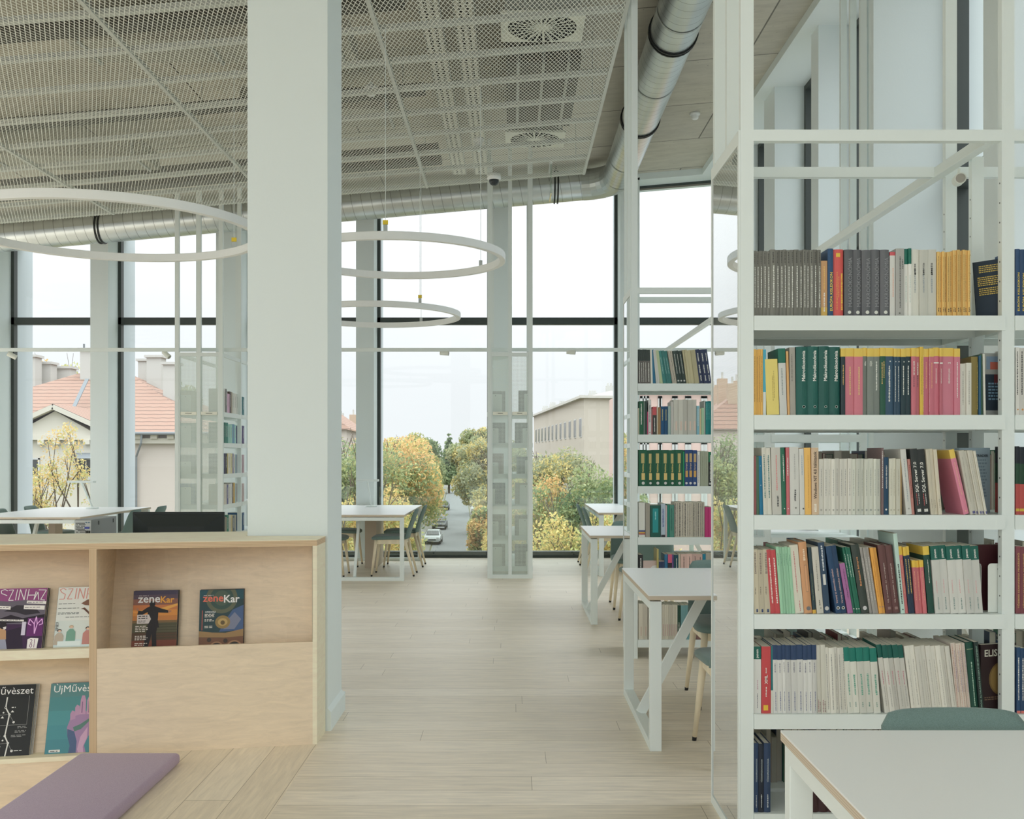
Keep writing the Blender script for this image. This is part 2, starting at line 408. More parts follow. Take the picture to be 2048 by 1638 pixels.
PIERS = [(-12.3, -12.06), (-10.7, -10.46), (-8.9, -8.66), (-7.12, -6.88), (-5.65, -5.41), (-3.87, -3.63), (-2.09, -1.85), (-.30, -.05), (1.45, 1.71)]
HEAD = lambda X: SLAB(X) - .085
mb = MB()
for a, b in PIERS:
    mb.hexa([(a, 14.0, 0), (b, 14.0, 0), (b, 14.45, 0), (a, 14.45, 0), (a, 14.0, HEAD(a) + .03), (b, 14.0, HEAD(b) + .03), (b, 14.45, HEAD(b) + .03), (a, 14.45, HEAD(a) + .03)])
struct(mb.build('wall_back', [WALL]))
mb = MB()
for a, b in PIERS: mb.box(a, b, 14.452, 15.0, -1, 5.4)
struct(mb.build('trim_4', [M('exterior_fin', (202, 210, 215), .8, k=1.1)]))
mb = MB()
RP = [(12.67, 12.95, 2.62), (10.66, 11.11, 2.68), (9.14, 9.36, 2.68), (7.10, 7.23, 2.456), (5.565, 5.81, 2.62), (-3.0, 3.6, 2.72)]  # last entry: unseen solid wall, added to cut window light from the right
mb.box(2.97, 3.6, 14.02, 14.9, 0, SLAB(2.55) - .06)
for a, b, xi in RP: mb.box(xi, 3.6, a, b, 0, SLAB(2.55) - .06)
struct(mb.build('wall_right', [WALL]))

# windows of the back wall: dark frame + pane
n = 0
edges = [(PIERS[i][1], PIERS[i + 1][0]) for i in range(len(PIERS) - 1)] + [(PIERS[-1][1], 2.98)]
for a, b in edges:
    n += 1
    mb = MB(); w = .042
    mb.box(a, a + w, GY - .05, GY + .05, .0, HEAD(a)); mb.box(b - w, b, GY - .05, GY + .05, .0, HEAD(b))
    mb.box(a, b, GY - .09, GY + .06, 0, .085); mb.box(a, b, GY - .05, GY + .05, 3.20, 3.295)
    mb.hexa([(a, GY - .05, HEAD(a) - .035), (b, GY - .05, HEAD(b) - .035), (b, GY + .05, HEAD(b) - .035), (a, GY + .05, HEAD(a) - .035),
             (a, GY - .05, HEAD(a)), (b, GY - .05, HEAD(b)), (b, GY + .05, HEAD(b)), (a, GY + .05, HEAD(a))])
    o = struct(mb.build('window_%d' % n, [FRAME]))
    g = MB(); g.quad((a, GY, .05), (b, GY, .05), (b, GY, HEAD(b)), (a, GY, HEAD(a)))
    g.build('pane', [GLASS], o, recalc=False)
    if -4 < a < 2:                               # glass guard rail in front of the lower pane
        q = MB(); q.box(a + .05, b - .05, GY - .22, GY - .208, .05, .98)
        q.build('guard_pane', [GUARD], o)
ys = sorted(RP)
for i in range(len(ys)):
    a = ys[i][1]; b = ys[i + 1][0] if i + 1 < len(ys) else 14.02
    n += 1
    mb = MB(); w = .06; h = SLAB(2.55) - .085
    mb.box(RX - .04, RX + .06, a, a + w, 0, h - .045); mb.box(RX - .04, RX + .06, b - w, b, 0, h - .045)
    mb.box(RX - .04, RX + .06, a, b, 0, .085); mb.box(RX - .04, RX + .06, a, b, h - .05, h); mb.box(RX - .04, RX + .06, a, b, 3.2, 3.295)
    o = struct(mb.build('window_%d' % n, [FRAME]))
    g = MB(); g.quad((RX + .01, a, .05), (RX + .01, b, .05), (RX + .01, b, h), (RX + .01, a, h)); g.build('pane', [GLASS], o, recalc=False)
    if a > 5.7 and b < 7.2:
        s = MB(); s.box(RX - .09, RX - .04, 6.5, 7.05, .3, 2.55); s.box(RX - .12, RX - .09, 6.93, 6.96, 1.1, 1.25)
        s.build('sash', [FRAME], o)

# the big white column
mb = MB(); mb.box(-1.344, -.9375, 5.31, 5.746, 0, SLAB(-1.1) + .05)
struct(mb.build('wall_column', [WALL]))
mb = MB()
mb.prism([(-.9375, 0, 0), (-.919, 0, 0), (-.919, 0, .095), (-.9375, 0, .115)], (0, .436, 0)); mb.v = [(x, y + 5.31, z) for x, y, z in mb.v]
mb.box(-1.0, -.919, 5.746, 5.76, 0, .1)
struct(mb.build('baseboard_column', [WALL]))

# ================================================================== things on and under the slab
# suspended mesh ceiling
ceil = thing('suspended_mesh_ceiling', 'white expanded metal mesh ceiling hanging below the concrete slab', 'ceiling', (-3, 6, MESH(-3)))
DM = diamond_mat('expanded_mesh', (210, 214, 208), .032, .078, .088)
JX = [.79, -.935, -2.66, -4.385, -6.11, -7.835]
Y0, Y1 = -1.0, 11.5
tilt = lambda X, Y, dz=0: (X, Y, MESH(X) + dz)
MESHW = M('mesh_rail_white', (184, 188, 183), .5, k=1.2)
for i in range(5):
    a, b = JX[i + 1], JX[i]
    g = MB(); g.quad(tilt(a, Y0), tilt(b, Y0), tilt(b, Y1), tilt(a, Y1)); g.build('mesh_panel', [DM], ceil, recalc=False)
for i, x in enumerate(JX):
    g = MB(); dz = .004
    g.hexa([tilt(x - .014, Y0, -dz), tilt(x + .014, Y0, -dz), tilt(x + .014, Y1, -dz), tilt(x - .014, Y1, -dz), tilt(x - .014, Y0, .03), tilt(x + .014, Y0, .03), tilt(x + .014, Y1, .03), tilt(x - .014, Y1, .03)])
    g.build('joint_rail', [MESHW], ceil)
k = 0; y = 11.47
while y > 3.5:
    g = MB(); a, b = JX[-1], JX[0]
    g.hexa([tilt(a, y - .028, .006), tilt(b, y - .028, .006), tilt(b, y + .028, .006), tilt(a, y + .028, .006), tilt(a, y - .028, .04), tilt(b, y - .028, .04), tilt(b, y + .028, .04), tilt(a, y + .028, .04)])
    g.build('cross_rail', [MESHW], ceil); y -= .6
g = MB()
for x in (-8, -6.2, -4.4, -2.7, -.95, .7):
    for yy in (4.3, 6.7, 9.1, 11.45): g.cyl((x, yy, MESH(x)), (x, yy, SLAB(x)), .004, n=6)
g.build('hanger_rods', [GALV], ceil)

# services above the mesh
PERF = perforated_mat('perforated_tray', (196, 196, 186), (0, 1), .05, .30)
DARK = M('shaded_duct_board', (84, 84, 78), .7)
for x, lb in ((-.61, 'perforated cable tray above the mesh, nearer the white column'), (-.355, 'perforated cable tray above the mesh, nearer the round air diffusers')):
    t = thing('cable_tray', lb, 'cable tray', (x, 8, 4.68), group='cable trays above the mesh')
    g = MB(); g.box(x - .075, x + .075, 4.0, 12.2, 4.68, 4.682); g.build('tray_bottom', [PERF], t)
    g = MB(); g.box(x - .078, x - .075, 4.0, 12.2, 4.68, 4.74); g.box(x + .075, x + .078, 4.0, 12.2, 4.68, 4.74); g.build('tray_side', [GALV], t)
    g = MB()
    for yy in (5, 7.5, 10, 12): g.cyl((x, yy, 4.69), (x, yy, SLAB(x)), .005, n=6)
    g.build('hanger_rods', [GALV], t)
    g = MB()
    for j in range(3): g.cyl((x - .03 + .03 * j, 4, 4.70), (x - .03 + .03 * j, 12.2, 4.70), .012, n=8)
    g.build('cables', [BLACK], t)
VOID = M('diffuser_shadow_gap', (30, 32, 30), .9)
DIFF = M('diffuser_plate', (214, 218, 206), .45)
for (x, y, hw, lb) in ((.227, 7.82, .31, 'square air diffuser with radial slots above mesh, the larger nearer one'), (.233, 10.6, .30, 'square air diffuser with radial slots above mesh, the smaller farther one')):
    z = 4.60
    t = thing('air_diffuser', lb, 'air vent', (x, y, z), group='swirl air diffusers above the mesh')
    g = MB(); g.box(x - hw, x + hw, y - hw * .85, y + hw * .85, z, z + .02); g.build('face_plate', [DIFF], t)
    g = MB()
    R = hw * .83
    for j in range(24):
        a0 = 2 * PI * j / 24; a1 = a0 + .16
        r0 = R * (.30 if j % 2 else .2)
        pts = [(x + r0 * math.cos(a0), y + r0 * math.sin(a0), z - .001), (x + R * math.cos(a0 - .03), y + R * math.sin(a0 - .03), z - .001), (x + R * math.cos(a1), y + R * math.sin(a1), z - .001), (x + r0 * math.cos(a0 + .05), y + r0 * math.sin(a0 + .05), z - .001)]
        g.add(pts, [(0, 1, 2, 3)])
    g.build('radial_slots', [VOID], t)
    g = MB(); g.box(x - hw * .9, x + hw * .9, y - hw * .75, y + hw * .75, z + .02, SLAB(x) - .03); g.build('plenum_box', [GALV], t)
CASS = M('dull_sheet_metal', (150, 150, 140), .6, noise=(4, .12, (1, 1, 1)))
for (x0, x1, y0, y1, z0, z1, lb) in ((-.05, .56, 8.45, 10.1, 4.58, 4.86, 'rectangular grey air duct above mesh between the two round diffusers'),
        (-3.3, -1.2, 7.7, 8.15, 4.46, 4.62, 'long grey duct crossing above the mesh left of the white column'),
        (-6.4, -3.5, 9.9, 10.4, 4.24, 4.40, 'grey duct above the mesh over the ring lamp at left'),
        (-5.2, -2.3, 6.15, 6.5, 4.32, 4.50, 'grey duct above the mesh nearest the camera at left'),
        (-2.4, -1.0, 9.2, 9.7, 4.45, 4.65, 'short grey duct above the mesh beside the cable trays')):
    t = thing('ventilation_duct', lb, 'duct', ((x0 + x1) / 2, (y0 + y1) / 2, z0))
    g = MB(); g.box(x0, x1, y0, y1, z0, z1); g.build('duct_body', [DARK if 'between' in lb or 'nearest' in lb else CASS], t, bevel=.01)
    g = MB()
    for q in (x0 + .1, (x0 + x1) / 2, x1 - .1): g.box(q - .012, q + .012, y0 - .012, y1 + .012, z0 - .012, z1 + .012)
    g.build('flange', [GALV], t)
    g = MB()
    for q in (x0 + .15, x1 - .15): g.box(q - .004, q + .004, (y0 + y1) / 2 - .004, (y0 + y1) / 2 + .004, z1, SLAB(q))
    g.build('hanger_rods', [GALV], t)
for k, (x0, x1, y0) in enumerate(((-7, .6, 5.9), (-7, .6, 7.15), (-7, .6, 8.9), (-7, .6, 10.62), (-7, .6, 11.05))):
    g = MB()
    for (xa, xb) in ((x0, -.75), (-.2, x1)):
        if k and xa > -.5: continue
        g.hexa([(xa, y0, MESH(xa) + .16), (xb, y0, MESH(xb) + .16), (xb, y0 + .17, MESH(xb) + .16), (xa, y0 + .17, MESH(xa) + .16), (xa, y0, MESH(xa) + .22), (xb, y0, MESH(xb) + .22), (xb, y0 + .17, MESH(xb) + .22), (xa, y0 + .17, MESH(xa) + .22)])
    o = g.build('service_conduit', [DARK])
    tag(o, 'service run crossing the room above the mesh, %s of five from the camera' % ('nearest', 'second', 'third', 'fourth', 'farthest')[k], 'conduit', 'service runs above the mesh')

# round spiral duct: along the glazing, elbow, then back over the room
def tube_uv(path, r, n=28):
    """swept round tube with UVs (u around, v along)"""
    P = [Vector(p) for p in path]; vs = []; uv = []; L = 0
    up = Vector((0, 0, 1))
    for i, p in enumerate(P):
        a = (P[min(i + 1, len(P) - 1)] - P[max(i - 1, 0)]).normalized(); s = a.cross(up).normalized(); t = s.cross(a)
        if i: L += (p - P[i - 1]).length
        for j in range(n + 1):
            q = 2 * PI * j / n; vs.append(p + (s * math.cos(q) + t * math.sin(q)) * r); uv.append((j / n, L))
    m = n + 1
    fs = [(i * m + j, i * m + j + 1, (i + 1) * m + j + 1, (i + 1) * m + j) for i in range(len(P) - 1) for j in range(n)]
    return vs, fs, uv
def add_uv(o, uv):
    l = o.data.uv_layers.new(name='UVMap')
    for lp in o.data.loops: l.data[lp.index].uv = uv[lp.vertex_index]
DX, DY, DR = 1.32, 13.3, .192
dz = lambda X: 4.87 + .089 * (X - 1.2)
duct = thing('spiral_air_duct', 'round galvanised spiral air duct bending along the window heads and out over the room', 'duct', (DX, DY, 4.87))
E = .42
def seg(name, path, mat=DUCT):
    vs, fs, uv = tube_uv(path, DR); g = MB(); g.add(vs, fs); o = g.build(name, [mat], duct, smooth=True, recalc=False); add_uv(o, uv); return o
seg('straight_section', [(x, DY, dz(x)) for x in np.linspace(-6.75, DX - E, 14)])
seg('straight_section', [(DX, y, 4.87) for y in np.linspace(DY - E, -1, 14)])
DUCTP = M('galvanised_elbow', (176, 181, 179), .33, metal=.75)
arc = [(DX - E + E * math.sin(a), DY - E + E * math.cos(a), dz(DX - E) + (4.87 - dz(DX - E)) * a / (PI / 2)) for a in np.linspace(0, PI / 2, 6)]
vs, fs, uv = tube_uv(arc, DR + .003); g = MB(); g.add(vs, fs); o = g.build('elbow', [DUCTP], duct, smooth=False, recalc=False)
vs, fs, uv = tube_uv([(-6.75, DY, dz(-6.75)), (-7.1, DY, dz(-7.1)), (-7.3, DY - .12, dz(-7.1)), (-7.42, DY - .4, dz(-7.1)), (-7.42, 9, dz(-7.1))], DR + .004); g = MB(); g.add(vs, fs); g.build('elbow', [DUCTP], duct, smooth=True, recalc=False)
def clamp(c, ax):
    g = MB(); ax = Vector(ax); c = Vector(c)
    up = Vector((0, 0, 1)); s = ax.cross(up).normalized()
    for off in (-.02, .02):
        ring = []
        N = 28
        for rr, aa in ((DR + .001, -.009), (DR + .014, -.009), (DR + .014, .009), (DR + .001, .009)):
            ring += [c + ax * (off + aa) + (s * math.cos(2 * PI * j / N) + up * math.sin(2 * PI * j / N)) * rr for j in range(N)]
        g.add(ring, [(q * N + j, q * N + (j + 1) % N, ((q + 1) % 4) * N + (j + 1) % N, ((q + 1) % 4) * N + j) for q in range(4) for j in range(N)])
    g.box(c.x - .006, c.x + .006, c.y - .006, c.y + .006, c.z + DR, SLAB(c.x))
    g.build('clamp', [BLACK], duct)
clamp((DX, 8.55, 4.87), (0, 1, 0)); clamp((DX, 10.75, 4.87), (0, 1, 0))
clamp((.56, DY, dz(.56)), (1, 0, 0)); clamp((-5.22, DY, dz(-5.22)), (1, 0, 0))
for nm, yy in (('joint_band', 8.1), ('joint_band', 9.6), ('joint_band', 12.1)):
    vs, fs, uv = tube_uv([(DX, yy, 4.87), (DX, yy + .03, 4.87)], DR + .004); g = MB(); g.add(vs, fs); g.build(nm, [GALV], duct, smooth=True, recalc=False)

# ring lamps on thin cables
RINGM = M('ring_lamp_white', (214, 222, 220), .5)
TAGY = M('yellow_tag', (225, 190, 60), .6)
def ring_lamp(x, y, z, R, angs, label):
    t = thing('ring_pendant_lamp', label, 'lamp', (x, y, z), group='white ring pendant lamps')
    g = MB(); N = 96; w, h = .022, .028
    vs = []
    for i in range(N):
        a = 2 * PI * i / N
        for r, zz in ((R - w, z - h), (R + w, z - h), (R + w, z + h), (R - w, z + h)): vs.append((x + r * math.cos(a), y + r * math.sin(a), zz))
    g.add(vs, [(4 * i + q, 4 * i + (q + 1) % 4, 4 * ((i + 1) % N) + (q + 1) % 4, 4 * ((i + 1) % N) + q) for i in range(N) for q in range(4)])
    g.build('ring', [RINGM], t, bevel=.004)
    for k, a in enumerate(angs):
        px, py = x + R * math.cos(a), y + R * math.sin(a)
        c = MB(); c.cyl((px, py, z + h + .03), (px, py, MESH(px)), .0022, n=6); c.build('cable', [STEEL], t)
        c = MB(); c.box(px - .014, px + .014, py - .012, py + .012, z + h, z + h + .045); c.build('cable_grip', [GALV], t)
        if k < 1:
            c = MB(); c.box(px - .018, px + .018, py - .004, py + .004, z + h + .048, z + h + .078); c.build('tag', [TAGY], t)
ring_lamp(-.109 * 8, 8.0, 2.915, .80, (-PI / 2, .69, PI - .2), 'white ring pendant lamp, the larger of two right of the column')
ring_lamp(-.1276 * 10.8, 10.8, 2.85, .825, (-PI / 2 + .63, 1.1, PI), 'white ring pendant lamp, the lower smaller of two right of the column')
ring_lamp(-.386 * 6.96, 6.96, 2.90, .978, (.86, -PI / 2 - .9, PI - .1), 'large white ring pendant lamp at left, passing behind the column')

# small devices
def detector(p, label, up):
    t = thing('smoke_detector', label, 'smoke detector', p)
    g = MB(); g.lathe([(.055, .05), (.058, .03), (.05, .018), (.04, .014), (.038, -.012), (.026, -.026), (.001, -.028)], 20, p); g.build('body', [RINGM], t, smooth=True)
    g = MB(); g.cyl((p[0], p[1], p[2] + .05), (p[0], p[1], up), .018, n=10); g.build('stem', [STEEL], t)
q = at(957, 287, 10.3); detector(tuple(q), 'white smoke detector below the mesh, left of the farther round diffuser', MESH(q.x))
q = at(1390, 219, 11.6); q.z = SLAB(q.x) - .05; detector(tuple(q), 'white smoke detector on bare concrete right of the spiral duct', SLAB(q.x))
q = at(742, 157, 8.6); q.z = MESH(q.x) + .06; detector(tuple(q), 'pale sensor just above the mesh beside the white column', q.z + .08)
q = at(988, 361, 11.3)
t = thing('dome_camera', 'white dome security camera hanging at the far edge of the mesh', 'camera', tuple(q))
g = MB(); g.lathe([(.07, .07), (.075, .05), (.075, .015), (.062, .005)], 24, q); g.build('housing', [RINGM], t, smooth=True)
g = MB(); g.lathe([(.055, .006), (.052, -.02), (.04, -.042), (.02, -.054), (.001, -.057)], 24, q); g.build('dome', [M('dark_dome', (50, 55, 58), .08)], t, smooth=True)
g = MB(); g.cyl((q.x, q.y, q.z + .07), (q.x, q.y, MESH(q.x) + .02), .014, n=8); g.build('stem', [STEEL], t)
q = at(1102, 328, 11.0)
t = thing('hanging_sign', 'clear acrylic sign plate seen edge-on under the mesh corner', 'sign', tuple(q))
g = MB(); g.box(q.x - .006, q.x + .006, q.y - .02, q.y + .36, q.z - .31, q.z); g.build('plate', [glass_mat('acrylic', .12, 2.0, tint=(.88, .95, .9))], t)
g = MB(); g.box(q.x - .014, q.x + .014, q.y - .03, q.y + .37, q.z, q.z + .03); g.cyl((q.x, q.y + .17, q.z + .03), (q.x, q.y + .17, MESH(q.x)), .006, n=6); g.build('mount', [RINGM], t)

# overhead rails tying the bookcases together, with little spotlights
def rail(p0, p1, label):
    g = MB(); g.bar(p0, p1, .04, .04); o = g.build('overhead_rail', [STEEL], bevel=.003); tag(o, label, 'rail', 'white overhead rails')
rail((-9.0, 12.04, 2.617), (2.7, 12.04, 2.617), 'long white rail crossing in front of the back windows')
rail((1.712, 3.745, 2.535), (1.712, 7.19, 2.535), 'white rail from the front bookcase back to the second bookcase')
rail((1.70, 7.67, 2.555), (1.70, 12.01, 2.555), 'white rail from the second bookcase back to the window rail')
SPOTM = M('spot_white', (205, 208, 200), .5); LENS = M('spot_lens', (150, 145, 135), .3)
def spot(p, top, d, label, r=.028, L=.10):
    t = thing('spotlight', label, 'spotlight', tuple(p), group='small spotlights on the rails')
    p = Vector(p); d = Vector(d).normalized()
    g = MB(); g.cyl(p - d * L / 2, p + d * L / 2, r, n=18); g.build('head', [SPOTM], t, smooth=False)
    g = MB(); g.cyl(p + d * (L / 2), p + d * (L / 2 + .002), r * .8, n=18); g.build('lens', [LENS], t)
    g = MB(); g.cyl(p, (p.x, p.y, top), .006, n=8); g.build('arm', [SPOTM], t)
spot(at(333, 709, 12.04), 2.6, (.7, -.2, -.6), 'tiny white spotlight left of the far left bookcase')
spot(at(24, 711, 12.04), 2.6, (-.8, -.3, .45), 'tiny white spotlight at the left end of the window rail')
spot(at(889, 706, 12.04), 2.6, (1, -.2, -.1), 'tiny white spotlight left of the window bookcase')
spot(at(1142, 704, 12.04), 2.6, (1, -.2, -.1), 'tiny white spotlight right of the window bookcase')
spot(at(1918, 359, 4.08), 2.52, (-.25, -1, -.1), 'white spotlight under the rail above the front bookcase', .022, .07)
# ================================================================== bookcases
LEV = [1.896, 1.544, 1.189, .837, .482, .13]
HOLES = M('peg_hole', (70, 76, 74), .8)
PERF_YZ = perforated_mat('perforated_panel_side', (206, 211, 206), (1, 2), .009, .33)
PERF_XZ2 = perforated_mat('perforated_panel_finer', (206, 211, 206), (0, 2), .009, .285)
PERF_XZ = perforated_mat('perforated_panel_front', (206, 211, 206), (0, 2), .009, .355)

def xpost(g, x0, x1, y0, y1, z1, mi=0): g.box(x0, x1, y0, y1, 0, z1, mi)

def bookcase_x(posts, yf, yb, label):
    """double-sided steel bookcase running along X; posts = list of (x0, x1)"""
    t = thing('bookcase', label, 'bookcase', (posts[0][0], yf, 0))
    ym = (yf + yb) / 2
    for i, (a, b) in enumerate(posts):
        end = i == 0
        tall = SLAB(a) + .02; low = i == 1 and yf > 5
        for (y0, y1, top) in ((yf, yf + .03, 2.53 if low else tall), (ym - .015, ym + .015, tall if i != 1 else 2.53), (yb - .03, yb, 2.53 if low else tall)):
            g = MB(); g.box(a, b, y0, y1, 0, top)
            if not end:                                      # peg holes on the side that faces the room
                z = .2
                while z < 2.4:
                    c = Vector((a - .0006, (y0 + y1) / 2, z)); N = 8; rr = .0035
                    g.add([c + Vector((0, math.cos(2 * PI * j / N) * rr, math.sin(2 * PI * j / N) * rr)) for j in range(N)], [tuple(range(N))], 1); z += .07
            g.build('upright', [STEEL, HOLES], t)
    for (a, b) in zip(posts[:-1], posts[1:]):
        for z in LEV:
            for (y0, y1) in ((yf - .006, ym - .02), (ym + .02, yb + .006)):
                g = MB(); x0, x1 = a[1] + .001, b[0] + .008 if b is posts[1] else b[0]
                x1 = b[0] - .001 if y0 > yf else b[0] + .010
                g.box(x0, x1, y0, y1, z - .006, z)
                g.box(x0, x1, y0, y0 + .004, z - .052, z - .006); g.box(x0, x1, y1 - .004, y1, z - .052, z - .006)
                g.box(x0, x0 + .003, y0 + .004, y1 - .004, z - .05, z - .006); g.box(x1 - .003, x1, y0 + .03, y1 - .004, z - .05, z - .006)
                g.build('shelf', [STEEL], t)
        for yy in (yf + .015, yb - .015):
            g = MB(); g.bar((a[1], yy, 2.537), (b[0], yy, 2.537), .03, .04); g.build('top_bar', [STEEL], t)
    a0, a1 = posts[0]
    g = MB(); g.box(a0 - .008, a0 - .0004, yf, yb, 2.505, 2.555); g.box(a0 - .008, a0 - .0004, yf, yb, 0, .036)
    for yy in (yf + .009, yb - .009): g.box(a0 - .008, a0 - .0004, yy - .009, yy + .009, .036, 2.505)
    g.box(a1 - .03, a1 - .002, yf + .03, yb - .03, 2.51, 2.55)
    g.build('end_frame', [STEEL], t)
    g = MB(); g.quad((a0 - .002, yf + .018, .036), (a0 - .002, yb - .018, .036), (a0 - .002, yb - .018, 2.505), (a0 - .002, yf + .018, 2.505))
    g.build('perforated_end_panel', [PERF_YZ], t, recalc=False)
    g = MB(); g.quad((a0 - .005, yf + .018, .036), (a0 - .005, yb - .018, .036), (a0 - .005, yb - .018, 2.505), (a0 - .005, yf + .018, 2.505))
    g.build('glass_end_panel', [PANELGLASS], t, recalc=False)
    return t
B1F, B1B, B2F, B2B = 3.71, 4.22, 7.20, 7.66
bookcase_x([(.812, .858), (1.739, 1.784), (2.40, 2.445)], B1F, B1B, 'large white steel bookcase in the right foreground, full of books')
bookcase_x([(.822, .866), (1.74, 1.784), (2.40, 2.445)], B2F, B2B, 'white steel bookcase behind the foreground one, beyond the second desk')

PLATE = M('label_plate', (226, 222, 204), .5); INKG = M('label_ink', (60, 58, 52), .7)
def bookcase_y(x0, x1, y0, y1, label):
    """double-sided steel bookcase running along Y, its perforated end facing the room"""
    t = thing('bookcase', label, 'bookcase', ((x0 + x1) / 2, y0, 0)); xm = (x0 + x1) / 2
    ysl = [y0, y0 + .80, y1 - .045]
    for i, yy in enumerate(ysl):
        for q, (a, b) in enumerate(((x0, x0 + .045), (xm - .022, xm + .022), (x1 - .045, x1))):
            if q == 1 and i == 1: continue
            g = MB()
            if q == 1 and i == 0: g.box(a, b, yy + .001, yy + .044, 2.576, SLAB(a) + .02); g.box(a, b, yy + .042, yy + .07, 0, 2.576)
            else: g.box(a, b, yy, yy + .045, 0, SLAB(a) + .02)
            g.build('upright', [STEEL], t)
    for (ya, yb) in zip(ysl[:-1], ysl[1:]):
        for z in LEV:
            for (a, b) in ((x0 - .004, xm - .02), (xm + .02, x1 + .004)):
                g = MB(); g.box(a, b, ya + .046, yb - .001, z - .006, z); g.box(a, a + .004, ya + .046, yb - .001, z - .052, z - .006); g.box(b - .004, b, ya + .046, yb - .001, z - .052, z - .006)
                g.box(a + .004, b - .004, ya + .046, ya + .05, z - .052, z - .006)
                g.build('shelf', [STEEL], t)
    for a in (x0 + .02, x1 - .02):
        g = MB(); g.bar((a, y0 + .045, 2.55), (a, y1 - .045, 2.55), .03, .04); g.build('top_bar', [STEEL], t)
    g = MB(); g.box(x0 + .0455, x1 - .0455, y0 + .001, y0 + .04, 2.53, 2.575); g.box(x0 + .0455, x1 - .0455, y0 + .001, y0 + .04, 0, .045); g.box(xm - .020, xm + .020, y0 + .001, y0 + .04, .045, 2.53)
    for (a, b) in ((x0 + .0455, x0 + .058), (x1 - .058, x1 - .0455)): g.box(a, b, y0 + .005, y0 + .025, .045, 2.53)
    g.build('end_frame', [STEEL], t)
    for (a, b) in ((x0 + .0585, xm - .0205), (xm + .0205, x1 - .0585)):
        g = MB(); g.quad((a, y0 + .02, .045), (b, y0 + .02, .045), (b, y0 + .02, 2.53), (a, y0 + .02, 2.53)); g.build('perforated_end_panel', [PERF_XZ if x0 > -1 else PERF_XZ2], t, recalc=False)
        g = MB(); g.quad((a, y0 + .008, .045), (b, y0 + .008, .045), (b, y0 + .008, 2.53), (a, y0 + .008, 2.53)); g.build('glass_end_panel', [GUARD], t, recalc=False)
        g = MB(); g.box(a + .005, b - .005, y0 + .0, y0 + .006, 1.862, 1.898); lp = g.build('label_plate', [PLATE], t)
        g = MB(); g.box(a + .06, b - .06, y0 - .001, y0 - .0003, 1.878, 1.884); g.build('label_line', [INKG], lp)
    return t
WB = (-.280, .235, 11.9, 13.6); LB = (-3.84, -3.295, 11.9, 13.6)
bookcase_y(*WB, 'white bookcase seen end-on between the two middle windows')
bookcase_y(*LB, 'white bookcase at left, half hidden by the white column')

# ================================================================== tables
def table(L, W, loc, rz, label, group='white reading tables', H=.74):
    """table of length L along its own +x, width W along +y; two frame trestles with a slanting strut each"""
    t = thing('reading_table', label, 'table', loc, rz, group)
    def pb(g, name, mats, **k): o = g.build(name, mats, None, (0, 0, 0), **k); o.parent = t; return o
    g = MB(); g.box(0, L, 0, W, H - .004, H, 0); g.box(.0, L, .0, W, H - .024, H - .004, 1); pb(g, 'tabletop', [LAM, EDGE])
    for i, x in enumerate((.008, L - .063)):
        g = MB(); y0, y1 = .008, W - .008; w, d = .055, .045
        g.box(x, x + w, y0, y0 + d, 0, H - .03); g.box(x, x + w, y1 - d, y1, 0, H - .03)
        g.box(x, x + w, y0 + d, y1 - d, 0, .04); g.box(x, x + w, y0 + d, y1 - d, H - .07, H - .03)
        pb(g, 'trestle_frame', [STEEL], bevel=.002)
        s = 1 if i == 0 else -1
        g = MB(); g.bar((x + w / 2, W / 2, .04), (x + w / 2 + s * .36, W / 2, H - .03), .05, .028, up=(0, 1, 0)); pb(g, 'strut', [STEEL])
    g = MB(); g.box(.07, L - .07, W / 2 - .03, W / 2 + .03, H - .06, H - .024); pb(g, 'under_rail', [STEEL])
    return t
table(2.05, 1.19, (.645, 1.32, 0), 0, 'white reading table in the bottom right corner, nearest the camera')
table(2.05, 1.19, (.645, 4.935, 0), 0, 'white reading table between the two bookcases at right')
table(2.05, 1.19, (.645, 8.635, 0), 0, 'white reading table just beyond the second bookcase at right')
table(1.5, 2.3, (1.0, 12.08, 0), 0, 'white reading table by the window in the right rear corner')
ct = table(2.3, 1.12, (-1.20, 11.65, 0), PI / 2, 'white reading table by the window between column and end-on bookcase')
lt = table(2.2, 1.25, (-4.63, 11.2, 0), PI / 2, 'white reading table by the window behind the plywood counter')
PED = M('greige_pedestal', (176, 164, 148), .6)
for (x0, x1, y0, y1, t) in ((-1.83, -1.69, 13.0, 13.75, ct), (-5.50, -5.42, 12.4, 12.6, lt)):
    g = MB(); g.box(x0, x1, y0, y1, 0, .715); o = g.build('cable_pedestal', [PED], None, (0, 0, 0)); o.parent = t
    o.matrix_parent_inverse = Matrix.Translation(t.location).to_4x4().__matmul__(Matrix.Rotation(t.rotation_euler.z, 4, 'Z')).inverted()

def desk_lamp(base, stem_top, hw, label):
    t = thing('desk_lamp', label, 'desk lamp', base, group='white desk lamps on the reading tables')
    b = Vector(base); s = Vector(stem_top)
    g = MB(); g.lathe([(.075, 0), (.075, .012), (.02, .02)], 20, b); g.build('base', [STEEL], t)
    g = MB(); g.cyl(b + Vector((0, 0, .015)), s, .012, n=10); g.build('stem', [STEEL], t)
    g = MB(); g.box(s.x - hw, s.x + hw, s.y - .045, s.y + .045, s.z, s.z + .028); g.build('lamp_head', [STEEL], t, bevel=.005)
desk_lamp((-1.81, 13.45, .741), (-1.86, 13.45, 1.065), .145, 'white T-shaped desk lamp on the table right of the column')
desk_lamp((-5.22, 13.0, .741), (-5.355, 13.0, 1.06), .165, 'white T-shaped desk lamp on the far left table')

